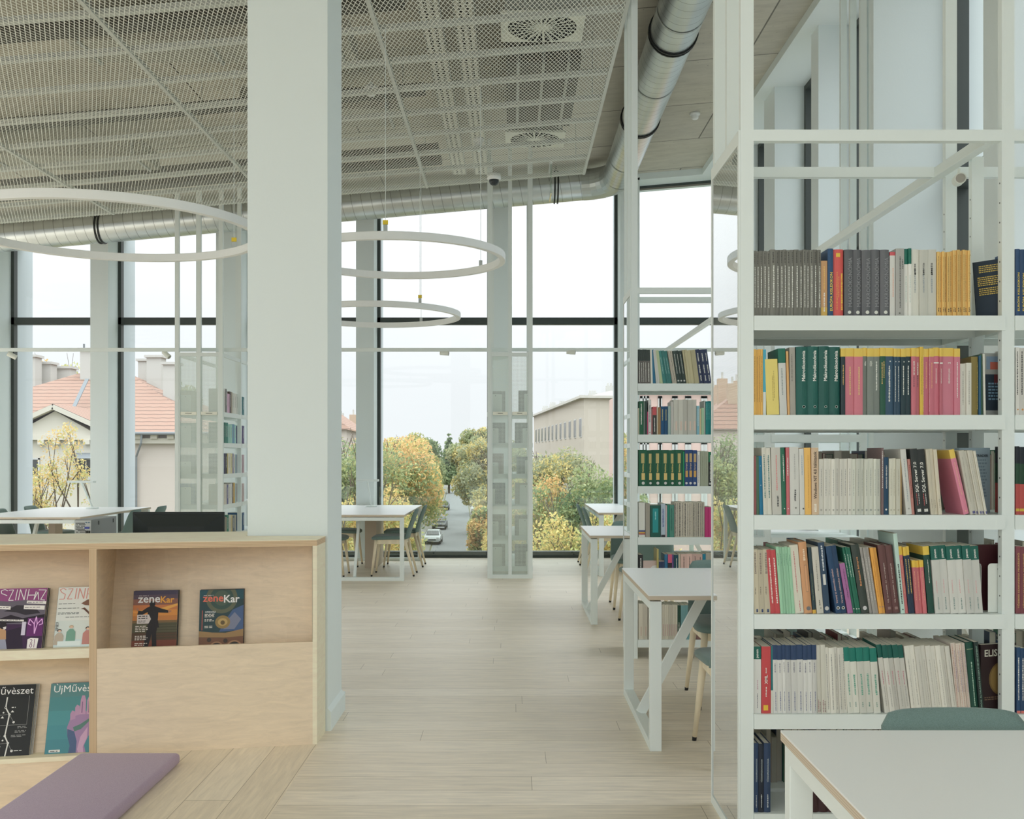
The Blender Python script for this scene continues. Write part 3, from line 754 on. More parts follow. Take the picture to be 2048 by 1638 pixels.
# ================================================================== chair (sitter faces +Y)
FEET = RUBBER
ch = thing('upholstered_chair', 'x', 'chair', (0, 0, 0), 0, 'grey-green upholstered chairs')
def chair_seat():
    g = MB(); N = 28; rings = []
    def outline(ix, zz, drop=0):
        pts = []
        for i in range(N):
            a = 2 * PI * i / N; c, s = math.cos(a), math.sin(a); e = .42
            x = math.copysign(abs(c) ** e, c) * (.215 - ix); y = math.copysign(abs(s) ** e, s) * (.215 - ix)
            x *= 1 + .05 * (y / .215)
            pts.append((x, y + .005, zz - (drop * max(0, y / .215) ** 2)))
        return pts
    for ix, zz in ((.03, .425), (.004, .432), (.0, .445), (.004, .460), (.022, .470), (.08, .468), (.16, .464)): rings.append(outline(ix, zz, .012))
    vs = [p for r in rings for p in r]
    fs = [(k * N + i, k * N + (i + 1) % N, (k + 1) * N + (i + 1) % N, (k + 1) * N + i) for k in range(len(rings) - 1) for i in range(N)]
    fs += [tuple(range(N))[::-1], tuple((len(rings) - 1) * N + i for i in range(N))]
    return g.add(vs, fs)
chair_seat().build('seat', [FELT], ch, smooth=True)
def chair_back():
    g = MB(); NU, NV = 14, 12; vs = []
    for side in (0, 1):
        for j in range(NV + 1):
            v = j / NV
            w = .205 - .028 * v
            if v > .86: w *= (1 - ((v - .86) / .14) ** 3 * .11)
            for i in range(NU + 1):
                u = -1 + 2 * i / NU
                edge = max(abs(u) ** 6, max(0, (v - .86) / .14) ** 2)
                th = .030 * (1 - .75 * edge)
                z = .435 + (.775 - .435) * v - (.008 * abs(u) ** 6 if v > .9 else 0)
                yb = -.205 - .012 * v - .10 * v ** 1.25 + .022 * u * u
                vs.append((u * w, yb + (th / 2 if side == 0 else -th / 2), z))
    m = NU + 1; o = (NV + 1) * m; fs = []
    for j in range(NV):
        for i in range(NU):
            a = j * m + i; fs.append((a, a + 1, a + m + 1, a + m)); fs.append((o + a, o + a + m, o + a + m + 1, o + a + 1))
    for i in range(NU): fs.append((i, o + i, o + i + 1, i + 1)); b = NV * m + i; fs.append((b, b + 1, o + b + 1, o + b))
    for j in range(NV): a = j * m; fs.append((a, a + m, o + a + m, o + a)); b = j * m + NU; fs.append((b, o + b, o + b + m, b + m))
    return g.add(vs, fs)
chair_back().build('backrest', [FELT], ch, smooth=True)
for (tx, ty, fx, fy) in ((.165, .155, .205, .205), (-.165, .155, -.205, .205), (.165, -.175, .195, -.285), (-.165, -.175, -.195, -.285)):
    g = MB(); k = .02 / .42
    bx, by = fx + (tx - fx) * k, fy + (ty - fy) * k
    g.cyl((bx, by, .02), (tx, ty, .425), .0115, .0205, 12); l = g.build('leg', [WOOD], ch, smooth=True)
    g = MB(); g.cyl((fx, fy, 0), (bx, by, .02), .0105, .0115, 12); g.build('foot_tip', [FEET], l)
g = MB()
for (p, q) in (((.165, .155), (-.165, .155)), ((.165, -.175), (-.165, -.175)), ((.165, .155), (.165, -.175)), ((-.165, .155), (-.165, -.175))):
    g.bar((*p, .398), (*q, .398), .022, .05)
g.build('seat_rail', [WOOD], ch)
reg(ch)
CHAIRS = [
    (1.10, 4.93, 0, 'grey-green chair on the near side of the table between the two bookcases'),
    (1.235, 5.95, PI, 'grey-green chair on the far side of the table between the two bookcases'),
    (1.115, 8.66, 0, 'grey-green chair partly hidden behind the second bookcase, near side of its table'),
    (1.13, 9.68, PI, 'grey-green chair on the far side of the table beyond the second bookcase'),
    (1.083, 2.275, PI, 'grey-green chair whose back rises over the foreground white table'),
    (-1.42, 12.29, PI / 2, 'grey-green chair at right of the window table, nearer of two there'),
    (-1.40, 13.28, PI / 2, 'grey-green chair at right of the window table, farther of two there'),
    (-2.14, 12.22, -PI / 2, 'grey-green chair beside the column edge, nearer of two left of the window table'),
    (-2.14, 13.3, -PI / 2, 'grey-green chair beside the column edge, farther of two left of the window table'),
    (1.17, 12.72, -PI / 2, 'grey-green chair left of the right rear corner table, nearer of two'),
    (1.15, 13.5, -PI / 2, 'grey-green chair left of the right rear corner table, farther of two'),
    (-4.64, 12.08, PI / 2, 'grey-green chair showing its back just left of the monitor'),
    (-4.64, 12.98, PI / 2, 'grey-green chair right of the far left table, the farther of two'),
    (-5.72, 12.25, -PI / 2, 'grey-green chair at far left edge, nearer of two left of the far left table'),
    (-5.70, 13.0, -PI / 2, 'grey-green chair at far left, farther of two left of the far left table'),
    (-3.93, 8.45, 0, 'grey-green chair whose back just shows over the counter near left edge'),
    (-3.00, 8.15, 0, 'grey-green chair whose back just shows over the counter between computer and monitor'),
]
for i, (x, y, rz, lb) in enumerate(CHAIRS):
    if i == 0: ch.location = (x, y, 0); ch.rotation_euler = (0, 0, rz); ch['label'] = lb
    else: dup(ch, (x, y, 0), rz, lb)

# ================================================================== plywood magazine counter
AN = math.radians(10.9); CU = Vector((-math.cos(AN), -math.sin(AN), 0)); CN = Vector((-math.sin(AN), math.cos(AN), 0)); C0 = Vector((-.946, 5.07, 0))
def cp(a, b, z): return C0 + CU * a + CN * b + Vector((0, 0, z))
def a_px(x, b):
    k = (x - CX) / F; px, py = C0.x + CN.x * b, C0.y + CN.y * b
    return (px - k * py) / (k * CU.y - CU.x)
CT = thing('magazine_counter', 'pale birch plywood counter with open magazine shelves, in front of the white column', 'counter', tuple(C0))
LEND = 2.35; ZT = .992
def cbox(g, a0, a1, b0, b1, z0, z1, mi=0):
    g.hexa([cp(a0, b0, z0), cp(a1, b0, z0), cp(a1, b1, z0), cp(a0, b1, z0), cp(a0, b0, z1), cp(a1, b0, z1), cp(a1, b1, z1), cp(a0, b1, z1)], mi); return g
EDGEZ = layered_mat('counter_edge_layers', (196, 172, 140), (170, 145, 115), 2, .007)
EDGEV = layered_mat('upright_edge_layers', (196, 172, 140), (170, 145, 115), 0, .006)
front_l = cp(LEND, 0, 0); back_l = cp(LEND, .66, 0)
xr = -.9465
yn = lambda x: 5.302
poly = [Vector((xr, C0.y, 0)), Vector((xr, 5.302, 0)), Vector((-1.352, 5.302, 0)), Vector((-1.352, cp(.42, .66, 0).y, 0)), back_l, front_l]
g = MB(); g.prism([p + Vector((0, 0, ZT - .003)) for p in poly], (0, 0, .003), 0); g.prism([p + Vector((0, 0, ZT - .030)) for p in poly], (0, 0, .027), 1)
g.build('countertop', [PLYL, EDGEZ], CT)
g = MB(); g.prism([Vector((xr, C0.y, 0)), Vector((xr, 5.302, 0)), Vector((xr - .02, 5.302, 0)), Vector((xr - .02, C0.y - .004, 0))], (0, 0, ZT - .03), 0); g.build('side_panel', [PLYL], CT)
g = MB(); cbox(g, 1.011, 1.045, 0, .64, 0, ZT - .03); g.build('divider', [PLY], CT); 
g = MB(); cbox(g, 1.0115, 1.0445, -.0015, 0, 0, ZT - .03); g.build('divider_edge', [EDGEV], CT)
g = MB(); cbox(g, .021, 1.011, .0, .018, .0, .497); g.build('front_panel', [PLY], CT)
g = MB(); cbox(g, .03, 1.011, .018, .33, .42, .438); g.build('ledge', [PLY], CT)
def slant(a0, a1, b0, z0, b1, z1, name, cut=False):
    g = MB(); d = .012
    g.hexa([cp(a0, b0, z0), cp(a1, b0, z0), cp(a1, b0 + d, z0), cp(a0, b0 + d, z0), cp(a0, b1, z1), cp(a1, b1, z1), cp(a1, b1 + d, z1), cp(a0, b1 + d, z1)])
    return g.build(name, [PLY], CT)
# right bay: slanted back, shallower towards the column
g = MB(); NA = 8
for q in range(NA):
    a0, a1 = .022 + .989 * q / NA, .022 + .989 * (q + 1) / NA
    lo = lambda a: .155 + .15 * (a - .022) / .989
    hi = lambda a: .195 + .33 * (a - .022) / .989
    g.hexa([cp(a0, lo(a0), .438), cp(a1, lo(a1), .438), cp(a1, lo(a1) + .012, .438), cp(a0, lo(a0) + .012, .438), cp(a0, hi(a0), .962), cp(a1, hi(a1), .962), cp(a1, hi(a1) + .012, .962), cp(a0, hi(a0) + .012, .962)])
g.build('slanted_back', [PLY], CT)
slant(1.045, LEND, .075, .501, .30, .962, 'slanted_back')
slant(1.045, LEND, .085, .004, .285, .457, 'slanted_back')
g = MB(); cbox(g, 1.045, LEND, .0, .30, .457, .501, 0); g.build('shelf', [PLYL], CT)
g = MB(); cbox(g, 1.045, LEND, -.001, .30, -.018, .004, 0); g.build('shelf', [PLYL], CT)
g = MB(); cbox(g, 1.06, LEND, .004, .30, -.45, -.018, 0); g.build('lower_panel', [PLY], CT)
g = MB(); cbox(g, .43, LEND, .645, .66, 0, ZT - .03); g.build('back_panel', [PLY], CT)
# ---- behind it: staff desk, monitor, computer
sd = thing('staff_desk', 'low desk hidden behind the plywood counter carrying monitor and computer', 'desk', (-2.3, 6.1, 0))
g = MB(); g.box(-3.2, -1.5, 5.75, 6.55, .69, .715); g.build('desktop', [LAM], sd)
for x in (-3.15, -1.55):
    for y in (5.8, 6.5):
        g = MB(); g.box(x - .02, x + .02, y - .02, y + .02, 0, .69); g.build('leg', [STEEL], sd)
MD = 6.2; k = MD / F
mx0, mx1 = (265 - CX) * k, (448 - CX) * k; mz1 = EYE + (HY - 1024) * k; mz0 = mz1 - .34; mc = (mx0 + mx1) / 2
mon = thing('computer_monitor', 'black computer monitor seen from behind, standing over the plywood counter', 'monitor', (mc, MD + .05, .716))
BLK2 = M('black_matt_plastic', (30, 36, 36), .5)
g = MB(); g.box(mx0, mx1, MD, MD + .022, mz0, mz1); g.build('bezel', [BLK2], mon, bevel=.004)
g = MB()
o4 = [(mx0 + .008, MD, mz1 - .012), (mx1 - .008, MD, mz1 - .012), (mx1 - .008, MD, mz0 + .012), (mx0 + .008, MD, mz0 + .012)]
i4 = [(mx0 + .105, MD - .04, mz1 - .085), (mx1 - .105, MD - .04, mz1 - .085), (mx1 - .105, MD - .04, mz0 + .07), (mx0 + .105, MD - .04, mz0 + .07)]
g.add(o4 + i4, [(4, 5, 6, 7), (0, 1, 5, 4), (1, 2, 6, 5), (2, 3, 7, 6), (3, 0, 4, 7), (0, 3, 2, 1)]); hs = g.build('rear_housing', [BLK2], mon)
g = MB(); g.box(mx0 + .05, mx1 - .05, MD - .004, MD - .001, mz1 - .022, mz1 - .018); g.build('vent_slot', [BLACK], hs)
g = MB(); g.quad((mx0 + .012, MD + .0225, mz0 + .012), (mx1 - .012, MD + .0225, mz0 + .012), (mx1 - .012, MD + .0225, mz1 - .012), (mx0 + .012, MD + .0225, mz1 - .012)); g.build('screen', [BLACK], mon)
g = MB(); g.box(mc - .04, mc + .04, MD - .05, MD - .005, .73, mz0 + .1); g.build('stand_neck', [BLK2], mon)
g = MB(); g.box(mc - .13, mc + .13, MD - .10, MD + .12, .716, .73); g.build('stand_foot', [BLK2], mon, bevel=.004)
pc = thing('computer_case', 'small grey desktop computer case on the desk behind the counter', 'computer', (-2.47, 6.0, .716))
PCG = M('computer_grey', (128, 132, 132), .5, metal=.3)
px0, px1 = (149 - CX) * 5.98 / F, (183 - CX) * 5.98 / F; ptop = EYE + (HY - 1039.5) * 5.98 / F
g = MB(); g.box(px0, px1, 5.98, 6.36, .716, ptop); g.build('case_shell', [PCG], pc, bevel=.002)
g = MB(); g.box(px0 + .003, px1 - .003, 5.978, 5.98, .722, ptop - .004); rp = g.build('rear_panel', [M('rear_panel_steel', (168, 172, 170), .4, metal=.5)], pc)
g = MB(); w = px1 - px0
for r in range(7):
    for c in range(7):
        if (r * 7 + c) % 9 == 8: continue
        x = px0 + .012 + c * .0075 + (.00375 if r % 2 else 0); z = ptop - .02 - r * .0085
        g.add([(x + .0032 * math.cos(q * PI / 3), 5.9772, z + .0032 * math.sin(q * PI / 3)) for q in range(6)], [tuple(range(6))])
g.build('vent_holes', [BLACK], rp, recalc=False)
for (rx, rz_, rw, rh, col) in ((.70, .012, .007, .007, 'port_teal'), (.86, .012, .007, .007, 'port_teal'), (.75, .040, .026, .012, 'port_blue'), (.70, .062, .006, .016, 'black_plastic'), (.80, .062, .006, .016, 'black_plastic'), (.90, .062, .006, .016, 'black_plastic')):
    m = MATS.get(col) or M(col, {'port_teal': (90, 120, 140), 'port_blue': (70, 80, 150)}[col], .5)
    g = MB(); g.box(px0 + w * rx - rw / 2, px0 + w * rx + rw / 2, 5.9735, 5.978, ptop - rz_ - rh, ptop - rz_); g.build('port', [m], rp)
for y in (6.08, 6.30):
    g = MB(); g.box(px1, px1 + .002, y, y + .008, ptop - .035, ptop - .012); g.build('side_slot', [BLACK], pc)

# cushion on the platform edge
CUSH = fabric_mat('mauve_wool', (138, 119, 140), (166, 147, 165), 700)
g = MB(); g.box(-1.965, -1.505, 2.6, 4.75, .0, .052); o = g.build('seat_cushion', [CUSH], None, (-1.735, 3.7, 0), bevel=.02, seg=4)
tag(o, 'long flat mauve wool cushion lying on the floor edge before the counter', 'cushion')
for p in o.data.polygons: p.use_smooth = True
# ================================================================== magazines in the counter
PAPER = M('page_white', (214, 210, 198), .7)
INKW = M('print_white', (228, 226, 222), .6); INKK = M('print_black', (26, 26, 30), .6)
_mc = {}
def P(rgb, rough=.55):
    key = 'paint_%02x%02x%02x' % tuple(int(v) for v in rgb)
    return M(key, rgb, rough, k=1.25)
class Cover:
    """flat printed cover: local x right, z up, y towards the back; layers of ink 0.12 mm apart"""
    def __init__(s, W, H, xs=1.0): s.W, s.H, s.xs, s.g, s.mats, s.k = W, H, xs, MB(), [], 0
    def mi(s, rgb):
        m = P(rgb)
        if m not in s.mats: s.mats.append(m)
        return s.mats.index(m)
    def poly(s, pts, rgb):                     # pts in 0..1 (x right, y up)
        pts = [(x * s.xs, y) for x, y in pts]
        for ax, lim, sg in ((0, 0, 1), (0, 1, -1), (1, 0, 1), (1, 1, -1)):      # trim to the sheet
            q = []
            for i, p in enumerate(pts):
                r = pts[i - 1]; dp, dr = (p[ax] - lim) * sg, (r[ax] - lim) * sg
                if (dp >= 0) != (dr >= 0): t = dr / (dr - dp); q.append((r[0] + (p[0] - r[0]) * t, r[1] + (p[1] - r[1]) * t))
                if dp >= 0: q.append(p)
            pts = q
        if len(pts) < 3: return
        s.k += 1; s.g.add([(x * s.W, -.0004 - s.k * .00004, y * s.H) for x, y in pts], [tuple(range(len(pts)))], s.mi(rgb))
    def rect(s, x0, y0, x1, y1, rgb): s.poly([(x0, y0), (x1, y0), (x1, y1), (x0, y1)], rgb)
    def bands(s, ys, cols):
        for (a, b), c in zip(zip(ys[:-1], ys[1:]), cols): s.rect(0, a, 1, b, c)
    def disc(s, x, y, r, rgb, sy=1, n=24): s.poly([(x + r * math.cos(2 * PI * i / n), y + r * sy * s.W / s.H * math.sin(2 * PI * i / n)) for i in range(n)], rgb)
    def line(s, pts, w, rgb):
        for (x0, y0), (x1, y1) in zip(pts[:-1], pts[1:]):
            dx, dy = (x1 - x0) * s.W, (y1 - y0) * s.H; l = math.hypot(dx, dy) or 1; nx, ny = -dy / l * w / 2 / s.W, dx / l * w / 2 / s.H
            s.poly([(x0 + nx, y0 + ny), (x0 - nx, y0 - ny), (x1 - nx, y1 - ny), (x1 + nx, y1 + ny)], rgb)
    def text(s, t, x, y, w, rgb, bold=False, italic=False, maxh=None):
        s.k += 1; n0 = len(s.g.v); put_text(s.g, t, (x * s.W * s.xs, -.0004 - s.k * .00004, y * s.H), (1, 0, 0), (0, 0, 1), w * s.W * s.xs, s.mi(rgb), bold, italic, maxh)
        s.g.v[n0:] = [(min(a, s.W), b, c) for a, b, c in s.g.v[n0:]]
    def scribble(s, x, y, w, n, rgb, lh=.022, seed=1):     # unreadable small print
        r = random.Random(seed)
        for i in range(n):
            xx = x
            while xx < x + w * r.uniform(.75, 1): l = r.uniform(.03, .09); s.rect(xx, y - i * lh, min(xx + l, x + w), y - i * lh + lh * .5, rgb); xx += l + .018
def magazine(cov, T, a, b, z, tilt, label, extra=(), group='magazines on the plywood counter'):
    m = thing('magazine', label, 'magazine', tuple(cp(a, b, z)), 0, group)
    m.rotation_euler = (-tilt, 0, AN)
    g = MB(); g.box(0, cov.W, 0, T, 0, cov.H); o = g.build('page_block', [PAPER], None, (0, 0, 0)); o.parent = m
    g = MB(); g.box(-.0006, 0, -.0004, T + .0004, 0, cov.H); g.box(0, cov.W, T, T + .0004, 0, cov.H); o = g.build('back_cover', [P((60, 58, 60))], None, (0, 0, 0)); o.parent = m
    o = cov.g.build('front_cover', cov.mats, None, (0, 0, 0), recalc=False); o.parent = m
    for i, (dx, dzz, lb, col) in enumerate(extra):
        e = thing('magazine', lb, 'magazine', tuple(cp(a, b, z) + Vector((0, 0, 0))), 0, group); e.rotation_euler = (-tilt, 0, AN)
        off = Matrix.Rotation(AN, 3, 'Z') @ (Matrix.Rotation(-tilt, 3, 'X') @ Vector((dx, (T + .0012) * (i + 1) + .0006, dzz)))
        e.location = cp(a, b, z) + off
        g = MB(); g.box(0, cov.W, .0006, T - .0004, 0, cov.H - .001); o = g.build('page_block', [PAPER], None, (0, 0, 0)); o.parent = e
        g = MB(); g.box(-.0005, cov.W, 0, .0005, 0, cov.H); g.box(-.0005, cov.W, T - .0004, T, 0, cov.H); g.box(-.0008, -.0005, 0, T, 0, cov.H); o = g.build('cover', [P(col)], None, (0, 0, 0)); o.parent = e
TI = math.radians(24)
# purple theatre magazine
c = Cover(.215, .292); c.rect(0, 0, 1, 1, (62, 48, 70)); c.rect(0, .74, 1, 1, (128, 72, 120)); c.rect(0, .80, 1, 1, (140, 76, 124))
c.poly([(0, .42), (.62, .40), (1, .5), (1, .77), (.6, .80), (.2, .78), (0, .80)], (98, 92, 104)); c.poly([(.15, .62), (.4, .72), (.75, .70), (.9, .58), (.6, .55), (.4, .6)], (48, 44, 52)); c.poly([(0, .48), (.3, .56), (.55, .5), (1, .56), (1, .44), (0, .42)], (34, 26, 38))
c.rect(0, .0, 1, .40, (58, 34, 66)); c.poly([(.25, .0), (.25, .3), (.55, .36), (.62, .0)], (40, 28, 48)); c.rect(.55, .22, .63, .44, (196, 190, 206)); c.rect(.66, .2, .98, .5, (96, 40, 100))
c.line([(.82, .24), (.80, .40), (.70, .48), (.68, .40), (.74, .38)], .004, (232, 170, 226)); c.line([(.82, .24), (.86, .40), (.95, .48), (.97, .40), (.90, .38)], .004, (232, 170, 226)); c.line([(.80, .40), (.83, .52), (.86, .40)], .004, (232, 170, 226))
c.poly([(0, .02), (0, .30), (.04, .34), (.16, .36), (.24, .30), (.26, .16), (.05, .14)], (176, 138, 104)); c.poly([(.03, 0), (.07, .16), (.25, .16), (.30, 0)], (140, 142, 160)); c.disc(.17, .385, .075, (40, 32, 38)); c.poly([(.17, .36), (.235, .37), (.235, .33), (.19, .32)], (206, 200, 200))
for (x0, y0, x1, y1) in ((.6, .735, 1, .775), (.55, .64, .98, .70), (0, .655, .28, .70), (0, .455, .58, .475)): c.poly([(x0, y0 + .01), (x1, y0 - .01), (x1, y1), (x0, y1 + .015)], (220, 216, 212)); c.scribble(x0 + .02, (y0 + y1) / 2, x1 - x0 - .06, 1, (90, 84, 92), .02)
Wt = (232, 226, 230); L = .0035
c.line([(.18, .96), (.12, .985), (.05, .965), (.06, .92), (.18, .88)], L, Wt); c.line([(.20, .97), (.30, .975), (.22, .80), (.32, .80)], L, Wt); c.line([(.36, .80), (.38, .98)], L, Wt); c.line([(.42, .80), (.44, .98), (.54, .80), (.56, .98)], L, Wt)
c.line([(.60, .80), (.62, .98)], L, Wt); c.line([(.60, .88), (.76, .88)], L, Wt); c.line([(.74, .80), (.77, .94)], L, Wt); c.line([(.74, .80), (.81, .93), (.84, .80)], L, Wt); c.line([(.82, .965), (.98, .96), (.88, .80), (.97, .79)], L, Wt)
c.poly([(.70, 0), (.70, .15), (.76, .17), (.92, .16), (.90, 0)], (222, 216, 214)); c.text('21', .75, .115, .10, (110, 60, 100)); c.text('01', .75, .045, .10, (110, 60, 100))
magazine(c, .006, a_px(83, .04) + .215, .04, .502, TI, 'purple theatre magazine on the upper shelf at the left edge', [(.004, .002, 'thin magazine tucked directly behind the purple theatre magazine', (52, 48, 54)), (.008, .003, 'rearmost magazine of the pile behind the purple theatre magazine', (40, 44, 44))])
# white theatre magazine
c = Cover(.168, .292, 1.28); c.rect(0, 0, 1, 1, (205, 208, 204)); c.rect(0, 0, 1, .44, (196, 204, 200))
R = (196, 140, 132)
c.line([(.16, .955), (.10, .985), (.03, .96), (.07, .915), (.15, .88), (.13, .80), (.03, .80)], L, R); c.line([(.20, .97), (.30, .975), (.20, .80), (.30, .80)], L, R); c.line([(.36, .80), (.38, .98)], L, R); c.line([(.42, .80), (.44, .98), (.54, .80), (.56, .98)], L, R); c.line([(.60, .80), (.62, .98)], L, R); c.line([(.60, .88), (.74, .88)], L, R)
for y in (.715, .64, .565): c.scribble(.03, y, .44, 2 if y < .6 else 1, (110, 114, 112), .02, int(y * 100))
c.scribble(.2, .49, .7, 1, (120, 122, 120), .02, 5)
c.poly([(.5, .72), (.62, .78), (.74, .80), (.78, .93), (.92, .94), (.95, .6), (.75, .49), (.68, .52), (.8, .60), (.72, .68), (.58, .69)], (116, 84, 70)); c.poly([(.50, .63), (.56, .62), (.66, .55), (.72, .5), (.70, .56), (.58, .65)], (90, 62, 52))
c.poly([(0, .02), (.0, .12), (1, .13), (1, .0)], (188, 204, 206))
for (x, col, h, hair) in ((.10, (172, 160, 146), .27, (60, 54, 50)), (.34, (110, 150, 134), .33, (180, 160, 130)), (.68, (176, 124, 118), .30, (50, 38, 34)), (.84, (60, 56, 58), .36, (70, 56, 46)), (.96, (130, 150, 140), .3, (80, 64, 50))):
    c.poly([(x - .10, .04), (x - .09, h - .08), (x - .03, h - .03), (x + .04, h - .03), (x + .09, h - .08), (x + .10, .04)], col); c.disc(x, h + .005, .045, hair); c.disc(x + .004, h - .003, .032, (206, 176, 156))
c.rect(.08, .02, .55, .10, (206, 216, 216)); c.scribble(.01, .40, .06, 7, (70, 70, 70), .02, 9)
magazine(c, .006, a_px(106, .04), .04, .502, TI, 'white theatre magazine on the upper shelf, right of the purple one', [(.0, .003, 'magazine tucked behind the white theatre magazine', (90, 86, 84))])
# orange-sky music magazine
c = Cover(.212, .297); ys = [0, .17, .30, .46, .50, .58, .68, .76, .86, .93, 1]
c.bands(ys, [(118, 66, 52), (86, 66, 50), (84, 82, 62), (120, 96, 66), (186, 122, 68), (206, 138, 70), (190, 118, 72), (134, 92, 80), (88, 74, 88), (70, 64, 84)])
for i in range(6): c.rect(.45, .20 + i * .045, 1, .212 + i * .045, (70, 66, 48))
c.poly([(.6, .70), (1, .78), (1, .74), (.7, .66)], (222, 164, 84)); c.poly([(0, .66), (.3, .64), (.28, .62), (0, .63)], (220, 150, 80))
SU = (36, 32, 34)
c.poly([(.12, .67), (.10, .60), (.22, .60), (.33, .64), (.35, .42), (.56, .42), (.57, .63), (.80, .62), (.80, .66), (.62, .70), (.55, .72), (.48, .74), (.38, .74), (.30, .71), (.2, .66)], SU)
c.poly([(.34, .44), (.30, .20), (.24, .03), (.36, .03), (.44, .28), (.46, .03), (.56, .03), (.54, .30), (.57, .44)], SU); c.poly([(.35, .43), (.32, .36), (.6, .38), (.57, .5)], SU); c.disc(.43, .775, .065, SU, 1.2); c.poly([(.09, .66), (.07, .70), (.11, .72), (.14, .67)], (170, 120, 92)); c.poly([(.79, .62), (.86, .64), (.86, .66), (.79, .66)], (170, 120, 92))
c.poly([(.10, .45), (.10, .60), (.36, .60), (.41, .525), (.36, .45)], (206, 198, 196)); c.scribble(.13, .565, .2, 2, (60, 56, 60), .035, 3); c.scribble(.13, .49, .18, 2, (110, 104, 104), .02, 4)
c.text('zene', .10, .845, .50, Wt, True, maxh=.045); c.text('Kar', .61, .845, .31, (222, 160, 70), True, maxh=.036); c.scribble(.12, .912, .22, 1, Wt, .012, 5)
for y, n_, s in ((.40, 4, 6), (.235, 3, 7), (.115, 2, 8)): c.scribble(.07, y, .28, n_, (226, 214, 206), .028, s)
magazine(c, .005, a_px(262, .225), .225, .44, math.radians(17), 'music magazine with an orange sky and a dark conductor seen from behind', [(.006, .003, 'dark magazine tucked behind the orange-sky music magazine', (34, 36, 36))])
# opera-ceiling music magazine
c = Cover(.212, .297); c.rect(0, 0, 1, 1, (44, 66, 70)); c.rect(0, .84, 1, 1, (38, 76, 86))
c.disc(.5, .86, .36, (92, 96, 78), 1.0); c.disc(.5, .86, .27, (56, 78, 72)); c.disc(.5, .86, .18, (74, 90, 78)); c.poly([(.45, .30), (1, .32), (1, .74), (.75, .66), (.6, .5)], (70, 92, 130)); c.poly([(.55, .34), (.8, .34), (.95, .5), (.8, .62), (.65, .5)], (118, 124, 146)); c.disc(.53, .46, .17, (140, 118, 74), .9); c.disc(.53, .46, .11, (176, 150, 98), .8); c.disc(.53, .45, .05, (100, 84, 56))
c.poly([(0, .22), (0, .32), (.3, .29), (.6, .28), (1, .34), (1, .20), (.6, .20)], (150, 122, 84)); c.poly([(0, .0), (0, .22), (.5, .2), (1, .22), (1, 0)], (116, 84, 66))
for x, r in ((.12, .10), (.40, .17), (.80, .19)): c.disc(x, .02, r, (160, 124, 96)); c.disc(x, .02, r * .82, (60, 58, 54)); c.disc(x, .0, r * .6, (88, 100, 94))
c.disc(.23, .17, .05, (70, 60, 54)); c.disc(.6, .15, .05, (70, 60, 54))
c.text('zene', .07, .845, .47, (212, 110, 92), True, maxh=.043); c.text('Kar', .55, .845, .36, Wt, True, maxh=.040); c.scribble(.09, .908, .22, 1, Wt, .012, 5)
c.rect(.06, .33, .072, .66, (206, 100, 84)); c.text('OPERAHÁZ', .13, .635, .24, Wt, True)
for y, n_, s in ((.59, 3, 6), (.50, 2, 7), (.39, 2, 8)): c.scribble(.12, y, .22, n_, (214, 210, 202), .022, s)
c.text('/02', .17, .055, .14, Wt)
magazine(c, .005, a_px(397, .18), .18, .44, math.radians(13.5), 'dark teal music magazine showing a painted dome ceiling', [(.004, .004, 'dark magazine tucked behind the dome ceiling music magazine', (46, 34, 34))])
# black art magazine with a white diagram
c = Cover(.245, .33); c.rect(0, 0, 1, 1, (32, 34, 35)); c.text('ÙjMűvèszet', .04, .915, .92, Wt, False)
Wl = (206, 206, 202)
c.line([(.50, .83), (.49, .68), (.57, .58), (.53, .28), (.60, .18), (.57, .0)], .0055, Wl)
for (x, y, r) in ((.49, .68, .022), (.57, .58, .022), (.53, .28, .022), (.60, .18, .022), (.66, .47, .022), (.68, .07, .024), (.36, .57, .024), (.40, .17, .022), (.28, .77, .03), (.30, .38, .03), (.46, .61, .016), (.50, .22, .016)): c.disc(x, y, r, Wl)
c.disc(.49, .68, .012, (32, 34, 35))
for p in ([(.28, .77), (.2, .66), (.36, .66), (.28, .77)], [(.30, .38), (.20, .26), (.38, .26), (.30, .38)], [(.36, .575), (.57, .58)], [(.57, .58), (.66, .47)], [(.60, .18), (.68, .07)], [(.40, .17), (.60, .18)], [(.20, .43), (.9, .43), (.9, .84)]): c.line(p, .0012, (150, 150, 148))
for (x, y) in ((.45, .53), (.62, .61), (.42, .28), (.45, .13)): c.poly([(x - .03, y), (x + .03, y), (x, y + .03)], Wl)
c.scribble(.74, .40, .17, 2, (140, 140, 138), .018, 3); c.scribble(.70, .34, .2, 2, (140, 140, 138), .018, 4); c.scribble(.64, .28, .26, 2, (140, 140, 138), .018, 5); c.scribble(.72, .065, .14, 1, Wl, .02, 6); c.scribble(.60, .67, .07, 1, Wl, .03, 7)
magazine(c, .006, a_px(58, .045) + .245, .045, .005, TI, 'black art magazine with a white line diagram on the lowest shelf', [(.006, .003, 'first of two magazines behind the black art magazine', (120, 122, 120)), (.012, .006, 'second of two magazines behind the black art magazine', (150, 148, 144))])
